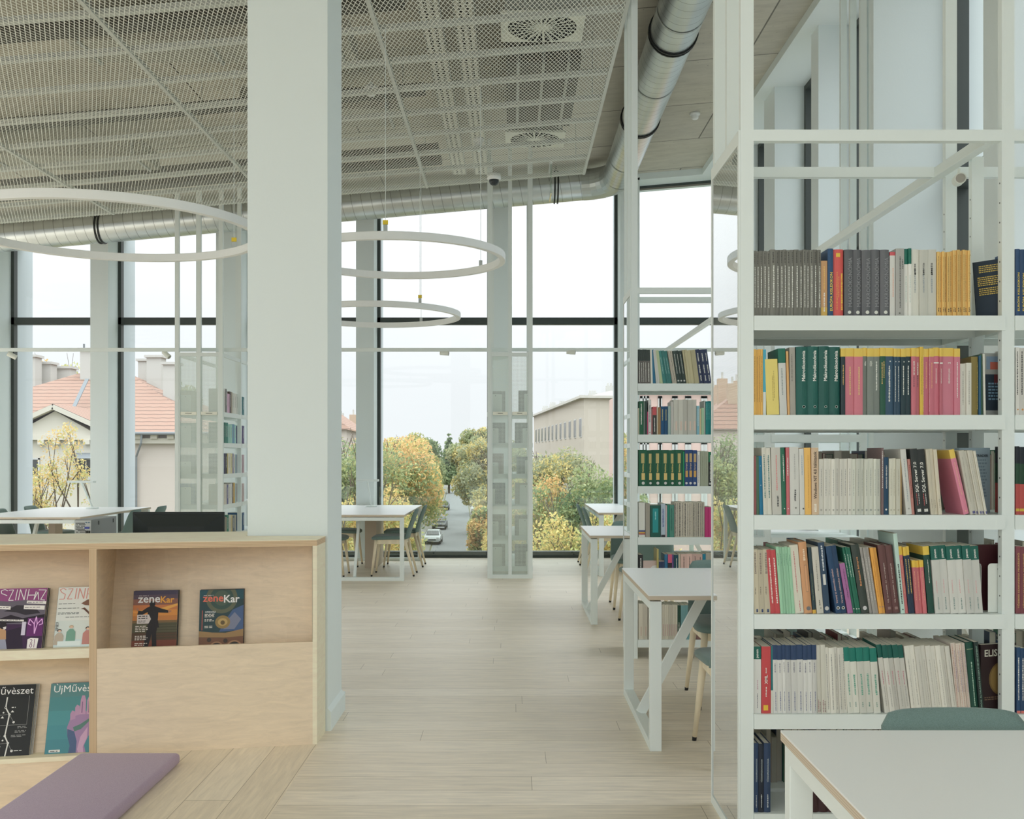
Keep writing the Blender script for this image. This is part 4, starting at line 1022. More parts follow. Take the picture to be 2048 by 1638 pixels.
# teal art magazine with a raised hand
c = Cover(.204, .33, 1.2); c.bands([0, .2, .4, .6, .8, 1], [(70, 126, 136), (72, 132, 140), (76, 136, 142), (74, 128, 132), (84, 126, 128)]); c.text('ÙjMűvèszet', .06, .915, .92, Wt, False)
for pts, col in (([(.42, 0), (.44, .10), (.38, .24), (.36, .36), (.40, .46), (.42, .56), (.60, .60), (.78, .56), (.80, .44), (.92, .52), (.99, .60), (1, .54), (.88, .38), (.76, .22), (.70, .10), (.74, 0)], (150, 122, 156)),
                 ([(.42, .0), (.44, .10), (.38, .24), (.37, .34), (.50, .30), (.56, .16), (.56, 0)], (74, 92, 124)),
                 ([(.41, .46), (.40, .55), (.43, .60), (.49, .58), (.50, .48)], (168, 134, 164)), ([(.49, .52), (.48, .64), (.51, .68), (.56, .66), (.58, .54)], (172, 138, 166)),
                 ([(.57, .54), (.57, .74), (.59, .81), (.64, .81), (.67, .74), (.68, .54)], (176, 140, 168)), ([(.70, .54), (.69, .74), (.72, .80), (.77, .79), (.80, .70), (.80, .54)], (178, 144, 170)),
                 ([(.47, .36), (.6, .40), (.76, .48), (.76, .44), (.62, .33), (.5, .30)], (84, 118, 110)), ([(.58, .05), (.62, .22), (.74, .36), (.74, .2), (.68, .08), (.70, 0), (.6, 0)], (184, 150, 176)),
                 ([(.60, .56), (.60, .72), (.615, .72), (.62, .56)], (120, 92, 128)), ([(.73, .56), (.72, .72), (.735, .72), (.75, .56)], (120, 92, 128))): c.poly(pts, col)
c.rect(.07, .02, .27, .055, (214, 212, 208)); c.scribble(.09, .03, .16, 1, (60, 60, 60), .02, 2); c.scribble(.86, .2, .12, 4, (190, 206, 206), .03, 3)
magazine(c, .006, a_px(89, .045), .045, .005, TI, 'teal art magazine with a raised pink hand on the lowest shelf', [(.004, .004, 'first of two magazines behind the teal art magazine', (146, 116, 116)), (.010, .006, 'second of two magazines behind the teal art magazine', (90, 92, 90))])
# ================================================================== books
PAGE = M('book_pages', (206, 200, 186), .8, noise=(1, .06, (900, 3, 3)))
ORD = 'first second third fourth fifth sixth seventh eighth ninth tenth eleventh twelfth thirteenth fourteenth fifteenth sixteenth seventeenth eighteenth nineteenth twentieth'.split()
NUM = 'zero one two three four five six seven eight nine ten eleven twelve thirteen fourteen fifteen sixteen seventeen eighteen nineteen twenty'.split()
RND = random.Random(11)

class Sp:                                     # look of a book: colour, top band, lettering, small print, emblems
    def __init__(s, c, cap=None, base=None, tx=(), mk=(), em=(), bx=(), hard=0, pages=None, dep=None):
        s.c, s.cap, s.base, s.tx, s.mk, s.em, s.bx, s.hard, s.dep = c, cap, base, tx, mk, em, bx, hard, dep

def book_mesh(w, h, d, sp, jit):
    """cover with spine facing -y; origin at its front lower left corner. heights in sp are fractions of h"""
    g = MB(); mats = []
    def mi(c):
        m = P(tuple(v * .90 + 12 for v in c), .5)
        if m not in mats: mats.append(m)
        return mats.index(m)
    t = min(.0022 if sp.hard else .0006, w * .12); bul = (w * .16 if sp.hard else min(.0012, w * .08))
    n = 6 if w > .008 else 3
    outer = [(0, d), (0, bul)] + [(w * i / n, bul * (1 - math.sin(PI * i / n))) for i in range(1, n)] + [(w, bul), (w, d)]
    inner = [(t, d), (t, bul + t)] + [(t + (w - 2 * t) * i / n, bul + t) for i in range(1, n)] + [(w - t, bul + t), (w - t, d)]
    zs = [0, h]; cs = [sp.c]
    if sp.base: zs.insert(1, h * sp.base[1]); cs.insert(0, sp.base[0])
    if sp.cap: zs.insert(-1, h * (1 - sp.cap[1])); cs.append(sp.cap[0])
    m = len(outer)
    for k in range(len(cs)):
        q = mi(cs[k]); z0, z1 = zs[k], zs[k + 1]
        vs = [(x, y, z) for z in (z0, z1) for (x, y) in outer]
        g.add(vs, [(i, i + 1, m + i + 1, m + i) for i in range(m - 1)], q)
        vs = [(x, y, z) for z in (z0, z1) for (x, y) in inner]
        g.add(vs, [(i + 1, i, m + i, m + i + 1) for i in range(m - 1)], q)
        g.add([(0, d, z0), (t, d, z0), (t, d, z1), (0, d, z1)], [(0, 1, 2, 3)], q); g.add([(w - t, d, z0), (w, d, z0), (w, d, z1), (w - t, d, z1)], [(0, 1, 2, 3)], q)
    for z, q, fl in ((0, mi(cs[0]), 1), (h, mi(cs[-1]), 0)):
        vs = [(x, y, z) for (x, y) in outer] + [(x, y, z) for (x, y) in inner]
        g.add(vs, [((i, m + i, m + i + 1, i + 1) if fl else (i, i + 1, m + i + 1, m + i)) for i in range(m - 1)], q)
    fy = -.0004
    def depth(rx): return fy if not sp.hard else bul * (1 - math.sin(PI * min(.98, max(.02, rx)))) + fy
    for (rx, z0, z1, col, rw) in sp.bx:
        x0, x1 = w * (rx - rw / 2), w * (rx + rw / 2); y = min(depth(rx - rw / 2), depth(rx + rw / 2), depth(rx)) - .0001
        g.add([(x0, y, z0 * h), (x1, y, z0 * h), (x1, y, z1 * h), (x0, y, z1 * h)], [(0, 1, 2, 3)], mi(col))
    for (rx, z0, z1, col, rw) in sp.mk:                   # print too small to read
        x0, x1 = w * (rx - rw / 2), w * (rx + rw / 2); z = z0 * h; y = depth(rx) - .0003
        r = random.Random(int((rx * 1000 + z0 * 100 + z1 * 10) * 7) + jit); q = mi(col)
        while z < z1 * h - .002:
            l = r.uniform(.002, .008); e = min(z + l, z1 * h); i0 = x0 + (x1 - x0) * r.uniform(0, .25); i1 = x1 - (x1 - x0) * r.uniform(0, .2)
            g.add([(i0, y, z), (i1, y, z), (i1, y, e), (i0, y, e)], [(0, 1, 2, 3)], q); z = e + r.uniform(.0008, .0022)
    for (s, rx, z0, z1, col, bold, mh) in sp.tx:          # runs upwards along the spine
        put_text(g, s, (w * rx, depth(rx) - .0005, z0 * h), (0, 0, 1), (-1, 0, 0), (z1 - z0) * h, mi(col), bold, False, w * mh)
    for (rx, z, r, col) in sp.em:
        rr = r * w; y = depth(rx) - .0006
        g.add([(w * rx + rr * math.cos(2 * PI * i / 14), y, z * h + rr * math.sin(2 * PI * i / 14)) for i in range(14)], [tuple(range(14))], mi(col))
    pg = MB(); ov = .003 if sp.hard else .0
    pg.box(t, w - t, bul + t, d - ov - .0003, ov + .0002, h - ov - .0002)
    return g, mats, pg

from mathutils import Euler
import copy
USED = {}; BOOKS = []; CROWD = MB(); CROWDM = []
def put_book(label, group, w, h, d, sp, loc, rot, jit):
    g, mats, pg = book_mesh(w, h, d, sp, jit)
    if len(label.split()) > 16: print('LONG', label)
    BOOKS.append((w * h / max(loc[1], 1) ** 2 * (.35 if rot[2] else 1), label, group, g, mats, pg, loc, rot))

def flush_books(keep):
    """the largest in view become objects of their own, the far small remainder one crowd"""
    BOOKS.sort(key=lambda b: -b[0])
    for (sz_, label, group, g, mats, pg, loc, rot) in BOOKS[:keep]:
        o = g.build('book', mats, None, (0, 0, 0), recalc=False); o.location = loc; o.rotation_euler = rot
        p = pg.build('page_block', [PAGE], None, (0, 0, 0), recalc=False); p.parent = o
        tag(o, label, 'book', group)
    for (sz_, label, group, g, mats, pg, loc, rot) in BOOKS[keep:]:
        mw = Matrix.Translation(loc) @ Euler(rot).to_matrix().to_4x4()
        for part, ms in ((g, mats), (pg, [PAGE])):
            for m in ms:
                if m not in CROWDM: CROWDM.append(m)
            CROWD.add([mw @ Vector(v) for v in part.v], part.f, [CROWDM.index(ms[i]) for i in part.m])
    print('books', len(BOOKS))

def shelf_row(runs, conv, yfront, z, where, dep=.155, gap=.0005):
    """runs: (singular, plural, bottom edges, lean, top y, look). conv: crop px -> metres along the shelf, zpx(y) height above the shelf"""
    X, S, YB = conv
    group = 'books on ' + where
    j = 0
    names = {}
    for run in runs:
        sing, plur, ed, lean, yt, sp = run[:6]
        n = len(ed) - 1
        for i in range(n):
            j += 1
            pw = (ed[i + 1] - ed[i]) / S
            tilt = math.atan2(lean, (YB - yt)); ct = math.cos(tilt)
            H = math.hypot(lean, YB - yt) / S
            w = max(.003, pw * ct - gap); h = max(.05, H - (abs(w * math.sin(tilt)) if lean else 0)) + .0012 * math.sin(j * 2.3)
            x = X(ed[i]) + gap / 2
            zz = z + .0004
            if lean > 0: zz += w * math.sin(tilt)
            d = (sp.dep or dep) + .006 * math.sin(j * 1.7)
            lab = '%s, %s' % (sing, where) if n == 1 else '%s from left of %s %s, %s' % (ORD[i], NUM[n], plur, where)
            if lab in USED: print('DUPLICATE', lab)
            USED[lab] = 1
            fs = (1.0, .955, 1.03, .98, .93)[(j * 7) % 5]
            s2 = copy.copy(sp); s2.c = tuple(v * fs for v in sp.c)
            put_book(lab, group, w, h, d, s2, (x, yfront + .0026 * (1 + math.sin(j * 3.1)), zz), (0, tilt, 0), j)

K4 = 3.67
W_ = (226, 226, 220); OFF = (206, 206, 196); YEL = (224, 184, 108); CREAM = (214, 205, 184); GREY = (150, 148, 140); NAVY = (32, 52, 76); PINK = (196, 112, 126); DGR = (24, 76, 66); TXW = (214, 216, 208); TXK = (96, 98, 94); RED = (190, 68, 72)
conv1 = lambda yb: ((lambda cx: (1490 + cx / K4 - CX) * (B1F + .012) / F), K4 * F / (B1F + .012), yb)
wf = lambda s: "front bookcase, %s shelf" % s
CH = (112, 112, 104)
sp_ch = Sp(CH, mk=[(.66, .13, .76, TXW, .30), (.55, .80, .97, (70, 70, 66), .3)])
mak = lambda c: Sp(c, tx=[('MAKROÖKONÓMIA', .62, .14, .88, tuple(v + 46 for v in c), False, .55)], em=[(.58, .055, .2, TXW)], hard=1)
yl = Sp(YEL, mk=[(.5, .22, .93, (110, 84, 50), .16), (.5, .06, .13, (70, 54, 40), .4)])
wh = lambda **k: Sp(OFF, mk=[(.5, .35, .72, (150, 158, 162), .2), (.5, .62, .80, (120, 120, 116), .25)], **k)
R1 = [
    ('x', 'slim shorter charcoal paperbacks', [60, 79, 102, 128, 155, 183], 0, 85, sp_ch),
    ('x', 'slim taller charcoal paperbacks', [183, 222, 250, 278, 303, 330, 357, 392, 420, 445, 470, 497, 528, 554], 0, 77, sp_ch),
    ('short ochre paperback beside the blue lexicon', '', [556, 604], 0, 155, Sp((196, 150, 104), base=((206, 168, 84), .16), mk=[(.5, .08, .42, W_, .2), (.5, .48, .9, YEL, .2)])),
    ('dark blue hardback with yellow capital lettering', '', [605, 646], 0, 70, Sp((36, 70, 108), tx=[('EURÓPA KISLEXIKON', .55, .075, .645, (222, 196, 80), True, .6)], hard=1)),
    ('bright red hardback with yellow crest', '', [647, 723], 0, 70, Sp((204, 82, 78), mk=[(.36, .1, .66, (222, 150, 80), .12), (.52, .28, .6, (222, 150, 80), .10), (.82, .09, .64, (222, 180, 70), .22)], bx=[(.46, .885, .945, (222, 186, 66), .4)], hard=1)),
    ('x', 'dark grey hardbacks with embossed title', [727, 789, 855, 923, 990, 1056], 0, 76, mak((92, 94, 98))),
    ('white paperback with a red top', '', [1062, 1102], 0, 90, Sp(W_, cap=((200, 84, 92), .055), mk=[(.6, .3, .75, (226, 160, 130), .16)])),
    ('wide light grey paperback with dark print', '', [1103, 1165], 0, 70, Sp((172, 172, 168), mk=[(.5, .12, .88, (92, 92, 90), .14), (.8, .7, .85, TXK, .16)], em=[(.45, .04, .1, TXK)])),
    ('x', 'slim white paperbacks with green tops', [1167, 1195, 1218], 0, 66, Sp(W_, cap=((22, 98, 82), .23), mk=[(.5, .2, .6, (160, 190, 180), .2)])),
    ('x', 'wide off-white paperbacks with grey print', [1218, 1276, 1336, 1404], 0, 75, wh()),
    ('x', 'slim shorter yellow-orange booklets', [1406, 1426, 1442, 1459, 1478, 1500, 1520], 0, 92, yl),
    ('x', 'slim taller yellow-orange booklets', [1520, 1536, 1552, 1573, 1592, 1611, 1630, 1649], 0, 79, yl),
]
cap = lambda c, **k: Sp(c, cap=((220, 188, 84), .125), **k)
TY = [(.55, .3, .72, (216, 200, 120), .14)]
TW = lambda a=.45, b=.8, r=.5: [(r, a, b, TXW, .22)]
MKO = lambda c: Sp(c, tx=[('Makroökonómia', .62, .495, .94, (232, 234, 226), True, .5)], em=[(.66, .12, .13, (170, 190, 184)), (.66, .12, .09, c)], hard=1)
PK = Sp
R2 = [
    ('x', 'slim amber booklets', [62, 79, 95, 112, 130], 0, 113, Sp((228, 176, 86), mk=[(.5, .2, .9, (120, 86, 50), .2)])),
    ('slim white and cyan booklet', '', [131, 153], 0, 112, Sp((66, 160, 186), base=((206, 214, 212), .35))),
    ('broad pale yellow paperback', '', [158, 250], -14, 185, Sp((216, 198, 110), mk=[(.55, .25, .7, (170, 150, 80), .06), (.66, .3, .8, (170, 150, 80), .06)], dep=.13)),
    ('white paperback with green top leaning left', '', [254, 308], -14, 104, Sp((214, 216, 212), cap=((22, 96, 76), .22), mk=[(.45, .3, .7, (140, 150, 150), .2)])),
    ('slim peach booklet', '', [311, 328], -12, 125, Sp((222, 172, 110))),
    ('thick warm grey paperback', '', [330, 372], -6, 100, Sp((160, 156, 146), mk=[(.4, .5, .9, (110, 108, 102), .16)])),
    ('x', 'thick dark green hardbacks with white lettering', [374, 459, 540, 616, 698], 0, 91, MKO((24, 84, 76))),
    ('slim black yellow-topped paperback', '', [701, 734], 0, 107, cap((30, 46, 52), mk=[(.5, .45, .76, YEL, .2)])),
    ('x', 'wide pink yellow-topped paperbacks without numerals', [734, 798, 862], 0, 104, cap(PINK, mk=TY)),
    ('slim grey yellow-topped paperback with two words', '', [862, 893], 0, 104, cap((112, 120, 112), tx=[('ÁFA', .6, .73, .80, TXW, True, .5)])),
    ('mid grey yellow-topped paperback with short word', '', [893, 940], 0, 104, cap((124, 132, 126), tx=[('SZJA', .6, .73, .81, TXW, True, .5)])),
    ('mid grey yellow-topped paperback with long line', '', [940, 988], 0, 104, cap((116, 124, 118), mk=TW(.37, .8))),
    ('dark green yellow-topped paperback', '', [988, 1028], 0, 104, cap((28, 76, 58), mk=[(.35, .46, .8, YEL, .18), (.7, .55, .8, YEL, .18)])),
    ('broad navy yellow-topped paperback', '', [1028, 1088], 0, 100, cap((44, 72, 96), mk=TW(.2, .74), em=[(.6, .8, .08, TXW)])),
    ('x', 'slim navy yellow-topped paperbacks', [1088, 1112, 1140], 0, 107, cap((42, 70, 92), mk=TW(.2, .74), em=[(.6, .8, .15, TXW)])),
    ('x', 'near-black yellow-topped paperbacks', [1140, 1177, 1217], 0, 106, cap((26, 48, 56), mk=TW(.3, .74), em=[(.6, .8, .12, TXW)])),
    ('x', 'slim rose yellow-topped paperbacks with white words', [1217, 1250, 1280], 0, 103, cap((190, 104, 116), mk=[(.55, .6, .8, TXW, .3), (.55, .42, .6, (90, 70, 80), .25)])),
    ('slim all-yellow taller paperback', '', [1280, 1306], 0, 97, Sp((222, 186, 70), mk=[(.5, .3, .85, (160, 130, 60), .2)])),
    ('x', 'worn pink yellow-topped paperbacks', [1307, 1347, 1382], 0, 106, cap((192, 104, 120), mk=[(.02, .05, .9, (220, 200, 200), .08), (.55, .4, .8, (222, 170, 120), .15)])),
    ('x', 'pink law paperbacks with a white one', [1382, 1423, 1447], 0, 102, cap((192, 104, 120), tx=[('1', .5, .765, .785, W_, True, .9), ('PÉNZÜGYI JOG', .5, .47, .69, W_, True, .3)])),
    ('broad pink law paperback with a white two', '', [1448, 1531], 0, 104, cap((204, 122, 140), tx=[('2', .6, .765, .79, W_, True, .5), ('PÉNZÜGYI JOG', .6, .47, .69, W_, True, .2)])),
    ('pink yellow-topped paperback with one white line', '', [1531, 1575], 0, 108, cap((204, 120, 138), mk=[(.5, .26, .8, W_, .16)])),
    ('x', 'shorter cream paperbacks', [1578, 1620, 1658], 0, 215, Sp((206, 204, 194), mk=[(.5, .2, .85, (150, 148, 140), .16)])),
    ('olive paperback', '', [1660, 1709], 0, 165, Sp((132, 116, 58), mk=[(.9, .1, .9, (190, 170, 90), .1)])),
    ('slim teal-blue booklet', '', [1711, 1728], 0, 158, Sp((36, 84, 116))),
    ('slim dark green booklet', '', [1729, 1745], -4, 150, Sp((44, 86, 60))),
    ('slim white booklet', '', [1748, 1763], -8, 145, Sp((206, 206, 196))),
]
tw3 = Sp((212, 210, 200), mk=[(.5, .34, .82, (150, 150, 146), .16)], em=[(.5, .085, .22, (160, 158, 150))])
SQL = Sp((38, 42, 42), tx=[('SQL Server 7.0', .5, .34, .80, (226, 226, 218), True, .5)], mk=[(.34, .14, .32, (196, 90, 90), .12), (.62, .16, .32, (200, 200, 196), .12)], bx=[(.5, .04, .085, (214, 214, 208), .5)])
LEANW = Sp((204, 200, 186), mk=[(.45, .2, .9, (160, 156, 146), .1)], bx=[(.7, .01, .05, (84, 84, 130), .5)])
R3 = [
    ('slim maroon booklet', '', [64, 82], 0, 158, Sp((140, 78, 78))),
    ('slim moss green booklet', '', [83, 104], -4, 158, Sp((66, 104, 80))),
    ('slim bright blue paperback', '', [106, 132], -10, 158, Sp((20, 108, 148), em=[(.5, .83, .12, W_), (.5, .5, .12, W_)])),
    ('x', 'slim cream paperbacks with green print', [134, 165, 197], -14, 96, Sp((210, 208, 196), mk=[(.5, .25, .9, (96, 130, 126), .35)])),
    ('broad pale grey paperback with red print', '', [199, 268], -12, 96, Sp((186, 184, 176), mk=[(.55, .36, .9, (214, 130, 130), .14), (.62, .12, .28, (70, 70, 70), .2)])),
    ('dark green paperback leaning a little', '', [270, 303], -14, 95, Sp((34, 104, 78), mk=[(.6, .5, .9, W_, .2)], em=[(.6, .09, .12, W_)])),
    ('slim coral paperback', '', [303, 328], -6, 95, Sp((200, 104, 110), mk=[(.5, .58, .85, W_, .3)], em=[(.5, .09, .14, W_)])),
    ('broad white paperback with call number', '', [331, 400], -8, 93, Sp((208, 208, 202), mk=[(.55, .52, .9, (170, 170, 166), .1), (.55, .2, .38, (80, 80, 80), .22)], em=[(.6, .1, .1, (120, 120, 116))])),
    ('white paperback with small dark emblem', '', [402, 437], -8, 100, Sp((206, 206, 200), mk=[(.55, .6, .9, (140, 160, 176), .16)], em=[(.7, .09, .18, (70, 70, 66))])),
    ('amber yellow paperback', '', [439, 487], -8, 97, Sp((224, 176, 92), mk=[(.6, .1, .9, (196, 146, 74), .1)])),
    ('beige paperback with tall dark lettering', '', [488, 541], -4, 98, Sp((220, 192, 160), tx=[('Windows NT 4.0 hálózatok', .5, .235, .945, (70, 54, 46), True, .5)], mk=[(.5, .04, .16, (236, 222, 206), .4)])),
    ('x', 'short white pamphlets mid row', [541, 575, 607, 630, 660, 690, 720, 750, 780], 0, 178, tw3),
    ('x', 'short tinted pamphlets after white ones', [782, 812, 845, 872, 905, 940, 961, 995], 0, 178, Sp((204, 206, 194), mk=[(.5, .34, .82, (150, 156, 150), .16)], em=[(.5, .085, .22, (150, 156, 150))])),
    ('tall slim plum booklet', '', [997, 1014], 0, 100, Sp((118, 96, 96), mk=[(.5, .4, .95, W_, .3)])),
    ('short dark blue paperback with white capitals', '', [1017, 1053], 0, 165, Sp((24, 62, 92), tx=[('ADÓZÁS ÉS PÉNZÜGY', .55, .45, .86, W_, True, .3)], em=[(.5, .09, .2, W_)])),
    ('x', 'short cream pamphlets after the blue one', [1054, 1081, 1106, 1136], 0, 176, Sp((208, 206, 190), mk=[(.5, .34, .82, (170, 166, 146), .16)], em=[(.5, .085, .22, (170, 166, 146))])),
    ('slim honey-coloured pamphlet', '', [1137, 1150], 0, 178, Sp((190, 160, 112))),
    ('tall pale book leaning beside the pamphlets', '', [1180, 1222], -46, 106, Sp((206, 206, 200), mk=[(.5, .2, .85, (150, 160, 166), .16)], em=[(.5, .09, .16, (160, 160, 156))])),
    ('slim dusty-pink leaning pamphlet', '', [1224, 1246], -34, 178, Sp((190, 128, 118), mk=[(.5, .3, .9, (140, 80, 76), .3)])),
    ('x', 'black leaning paperbacks with white lettering', [1251, 1304, 1360], -46, 104, SQL),
    ('x', 'tall cream paperbacks after black pair', [1361, 1387, 1416, 1443], -40, 106, Sp((206, 198, 178), mk=[(.5, .1, .24, (150, 144, 128), .16)])),
    ('large pink yellow-topped paperback showing its side', '', [1605, 1646], -112, 106, Sp((206, 124, 146), cap=((222, 190, 88), .135), mk=[(.5, .3, .8, (224, 176, 150), .16)], em=[(.5, .05, .14, (224, 176, 150))])),
    ('x', 'slim cream paperbacks leaning hardest at right', [1650, 1690, 1712, 1736, 1756, 1775], -88, 116, LEANW),
]
TPK = Sp((196, 186, 162), mk=[(.35, .3, .42, (130, 120, 104), .2), (.5, .62, .95, (140, 126, 116), .4)], bx=[(.6, .02, .07, (50, 64, 100), .34)])
GRN = Sp((150, 198, 164), mk=[(.5, .72, .9, (96, 140, 116), .2)])
R4 = [
    ('x', 'slim beige paperbacks', [66, 104, 142, 186], -14, 186, TPK),
    ('x', 'bright red paperbacks', [187, 222, 258], -36, 186, Sp(RED, mk=[(.55, .16, .88, (236, 222, 214), .3)])),
    ('x', 'pale mint-green paperbacks', [259, 282, 303, 324, 344, 366], -36, 166, GRN),
    ('cream paperback with red print', '', [368, 432], -46, 150, Sp((206, 202, 186), mk=[(.45, .3, .92, (190, 112, 112), .12), (.6, .03, .2, (190, 112, 112), .1)])),
    ('salmon-orange hardback with boxed label', '', [434, 494], -46, 130, Sp((216, 158, 112), bx=[(.6, .3, .68, (166, 128, 98), .3), (.6, .31, .67, (212, 156, 112), .22)], mk=[(.55, .74, .9, (236, 206, 176), .3), (.6, .33, .65, (120, 92, 74), .12)], em=[(.55, .07, .26, (110, 108, 110))], hard=1)),
    ('slim dark paperback with yellow foot', '', [497, 522], -38, 166, Sp((38, 58, 66), base=((214, 170, 70), .055), mk=[(.5, .2, .6, (150, 160, 110), .12)])),
    ('greyish white paperback', '', [526, 576], -42, 166, Sp((202, 198, 186), mk=[(.5, .34, .8, (140, 136, 126), .14), (.5, .12, .2, (120, 116, 108), .2)], em=[(.62, .08, .08, (90, 88, 86))])),
    ('worn navy book with pale label', '', [580, 626], -46, 132, Sp((40, 62, 86), bx=[(.5, .4, .55, (206, 206, 200), .44)], mk=[(.5, .6, .96, (206, 212, 216), .3)], em=[(.5, .07, .34, (190, 190, 188))])),
    ('x', 'navy paperbacks with pink lettering', [666, 707, 746], -80, 156, Sp((30, 60, 94), tx=[('Verseny az elektronikus üzletben', .52, .15, .66, (226, 186, 176), False, .45)], em=[(.5, .08, .3, W_), (.5, .08, .18, (226, 190, 80))])),
    ('short violet booklet', '', [752, 792], -64, 282, Sp((168, 104, 158), mk=[(.55, .3, .9, (90, 56, 90), .14)])),
    ('x', 'slim green paperbacks with white badges', [794, 812, 831, 850], -82, 168, Sp((28, 98, 76), mk=[(.55, .55, .9, (180, 200, 190), .3)], em=[(.5, .07, .24, W_)])),
    ('charcoal hardback with orange lettering', '', [852, 912], -80, 146, Sp((54, 64, 58), tx=[('Barátaink könyve', .5, .40, .82, (222, 150, 96), True, .3)], em=[(.5, .075, .26, (196, 196, 196))], hard=1)),
    ('x', 'mid grey paperbacks', [914, 935, 957, 980], -76, 168, Sp((156, 152, 146), mk=[(.5, .2, .85, (196, 192, 186), .3)])),
    ('x', 'amber orange slim paperbacks', [981, 1006, 1030], -70, 170, Sp((222, 158, 70), mk=[(.5, .25, .85, (190, 120, 50), .16)], em=[(.5, .1, .16, (90, 110, 150))])),
    ('x', 'brown hardbacks', [1032, 1084, 1140], -62, 150, Sp((98, 62, 60), tx=[('Új trendek és stratégiák', .5, .16, .74, (204, 190, 180), False, .26)], bx=[(.55, .055, .095, (140, 110, 106), .4)], hard=1)),
    ('tall pale aqua slim book', '', [1142, 1172], -60, 66, Sp((186, 212, 202), mk=[(.5, .12, .62, (60, 70, 66), .36)], em=[(.5, .05, .16, (60, 70, 66))])),
    ('slim pink yellow-topped paperback beside navy pair', '', [1173, 1198], -48, 164, Sp((196, 106, 108), cap=((224, 186, 70), .13), mk=[(.5, .3, .8, (222, 170, 120), .2)])),
    ('x', 'navy yellow-topped leaning paperbacks', [1199, 1222, 1247], -46, 164, Sp((34, 52, 74), cap=((224, 186, 70), .13), mk=[(.55, .3, .82, (214, 184, 100), .26)])),
    ('x', 'short pink yellow-topped paperbacks', [1249, 1275, 1303, 1333], -30, 265, Sp((196, 106, 112), cap=((224, 186, 70), .13), mk=[(.5, .25, .8, (222, 160, 130), .2)])),
    ('dark green leaning paperback with yellow top', '', [1344, 1391], -42, 160, Sp((28, 72, 60), cap=((224, 190, 76), .13), mk=[(.6, .45, .8, TXW, .12)])),
    ('x', 'white paperbacks with dark green tops', [1393, 1450, 1507, 1566, 1624, 1684, 1748], -38, 156, Sp((208, 208, 202), cap=((20, 88, 76), .205), tx=[('panem', .6, .82, .95, W_, True, .4)], mk=[(.5, .06, .24, (130, 150, 146), .16), (.42, .3, .5, (214, 170, 170), .12)])),
]
NW = Sp((212, 212, 208), cap=((34, 56, 92), .215), mk=[(.5, .6, .75, (140, 140, 150), .26), (.55, .04, .32, (110, 116, 150), .18)])
TG = Sp((212, 212, 202), cap=((22, 112, 98), .21), mk=[(.55, .28, .6, (110, 166, 146), .3), (.5, .1, .17, (120, 150, 140), .2)])
WT = Sp((216, 214, 204), mk=[(.55, .12, .8, (180, 178, 170), .16)])
R5 = [
    ('white paperback with green top at the left end', '', [63, 117], 0, 166, Sp((208, 208, 204), cap=((20, 88, 76), .19), tx=[('panem', .55, .83, .96, W_, True, .35)], mk=[(.5, .36, .5, (190, 160, 170), .16), (.5, .08, .3, (130, 130, 136), .14)])),
    ('red paperback with yellow emblem', '', [119, 188], 0, 161, Sp((204, 70, 74), tx=[('XML', .5, .44, .575, W_, True, .3)], mk=[(.5, .25, .4, W_, .12), (.5, .6, .68, W_, .12)], bx=[(.46, .045, .125, (226, 186, 60), .5)])),
    ('slim teal and white booklet', '', [189, 206], 0, 161, Sp((30, 108, 112), base=((206, 206, 196), .34))),
    ('x', 'white paperbacks with navy tops', [207, 241, 278, 301, 341, 385, 430, 463, 497, 529], -8, 153, NW),
    ('x', 'slim spiral-stained white booklets', [532, 562, 597], -12, 152, Sp((206, 204, 192), mk=[(.3, .02, .2, (150, 110, 110), .2), (.7, .02, .18, (120, 90, 90), .2)])),
    ('x', 'slim plain white booklets', [599, 628, 668, 692, 722, 751], -20, 170, Sp((214, 212, 202), mk=[(.5, .06, .9, (150, 150, 146), .2)])),
    ('x', 'white paperbacks with teal tops', [752, 792, 842, 890, 943, 994], -34, 170, TG),
    ('x', 'leaning white paperbacks with bottle-green tops', [1026, 1062, 1099, 1138, 1178, 1218], -64, 150, Sp((204, 202, 194), cap=((16, 82, 72), .19), mk=[(.5, .42, .62, (190, 130, 140), .2), (.55, .1, .4, (170, 170, 164), .18)])),
    ('x', 'leaning all-white paperbacks', [1222, 1258, 1298, 1340, 1376, 1413, 1450, 1486, 1520, 1554], -60, 156, WT),
    ('x', 'slim mottled pink-white booklets', [1556, 1590, 1614, 1634, 1656], -50, 138, Sp((214, 202, 190), mk=[(.3, .02, .98, (196, 160, 146), .24), (.7, .3, .9, (160, 140, 160), .2)])),
    ('dark green leaning hardback with gold line', '', [1662, 1718], -46, 128, Sp((22, 70, 56), mk=[(.55, .1, .72, (170, 200, 180), .14)], bx=[(.5, .02, .03, (180, 190, 150), .8), (.5, .90, .905, (180, 190, 150), .8)], hard=1)),
    ('slim black leaning book with green lettering', '', [1720, 1752], -46, 130, Sp((26, 40, 38), tx=[('GÖRÖG: ÁLTALÁNOS PROJEKTMENEDZSMENT', .5, .03, .95, (150, 190, 170), False, .5)])),
]
S6 = K4 * F / (B1F + .012)
TZ = lambda a: Sp((38, 58, 90) if a else (24, 32, 46), tx=[('TŐZSDEPSZICHOLÓGIA', .55, .44, .78, (196, 206, 206), False, .34)], mk=[(.55, .07, .26, (190, 196, 196), .18)], hard=1)
c6 = lambda c: 60 + (1400 + c / 3.16 - 1490) * K4 - 60
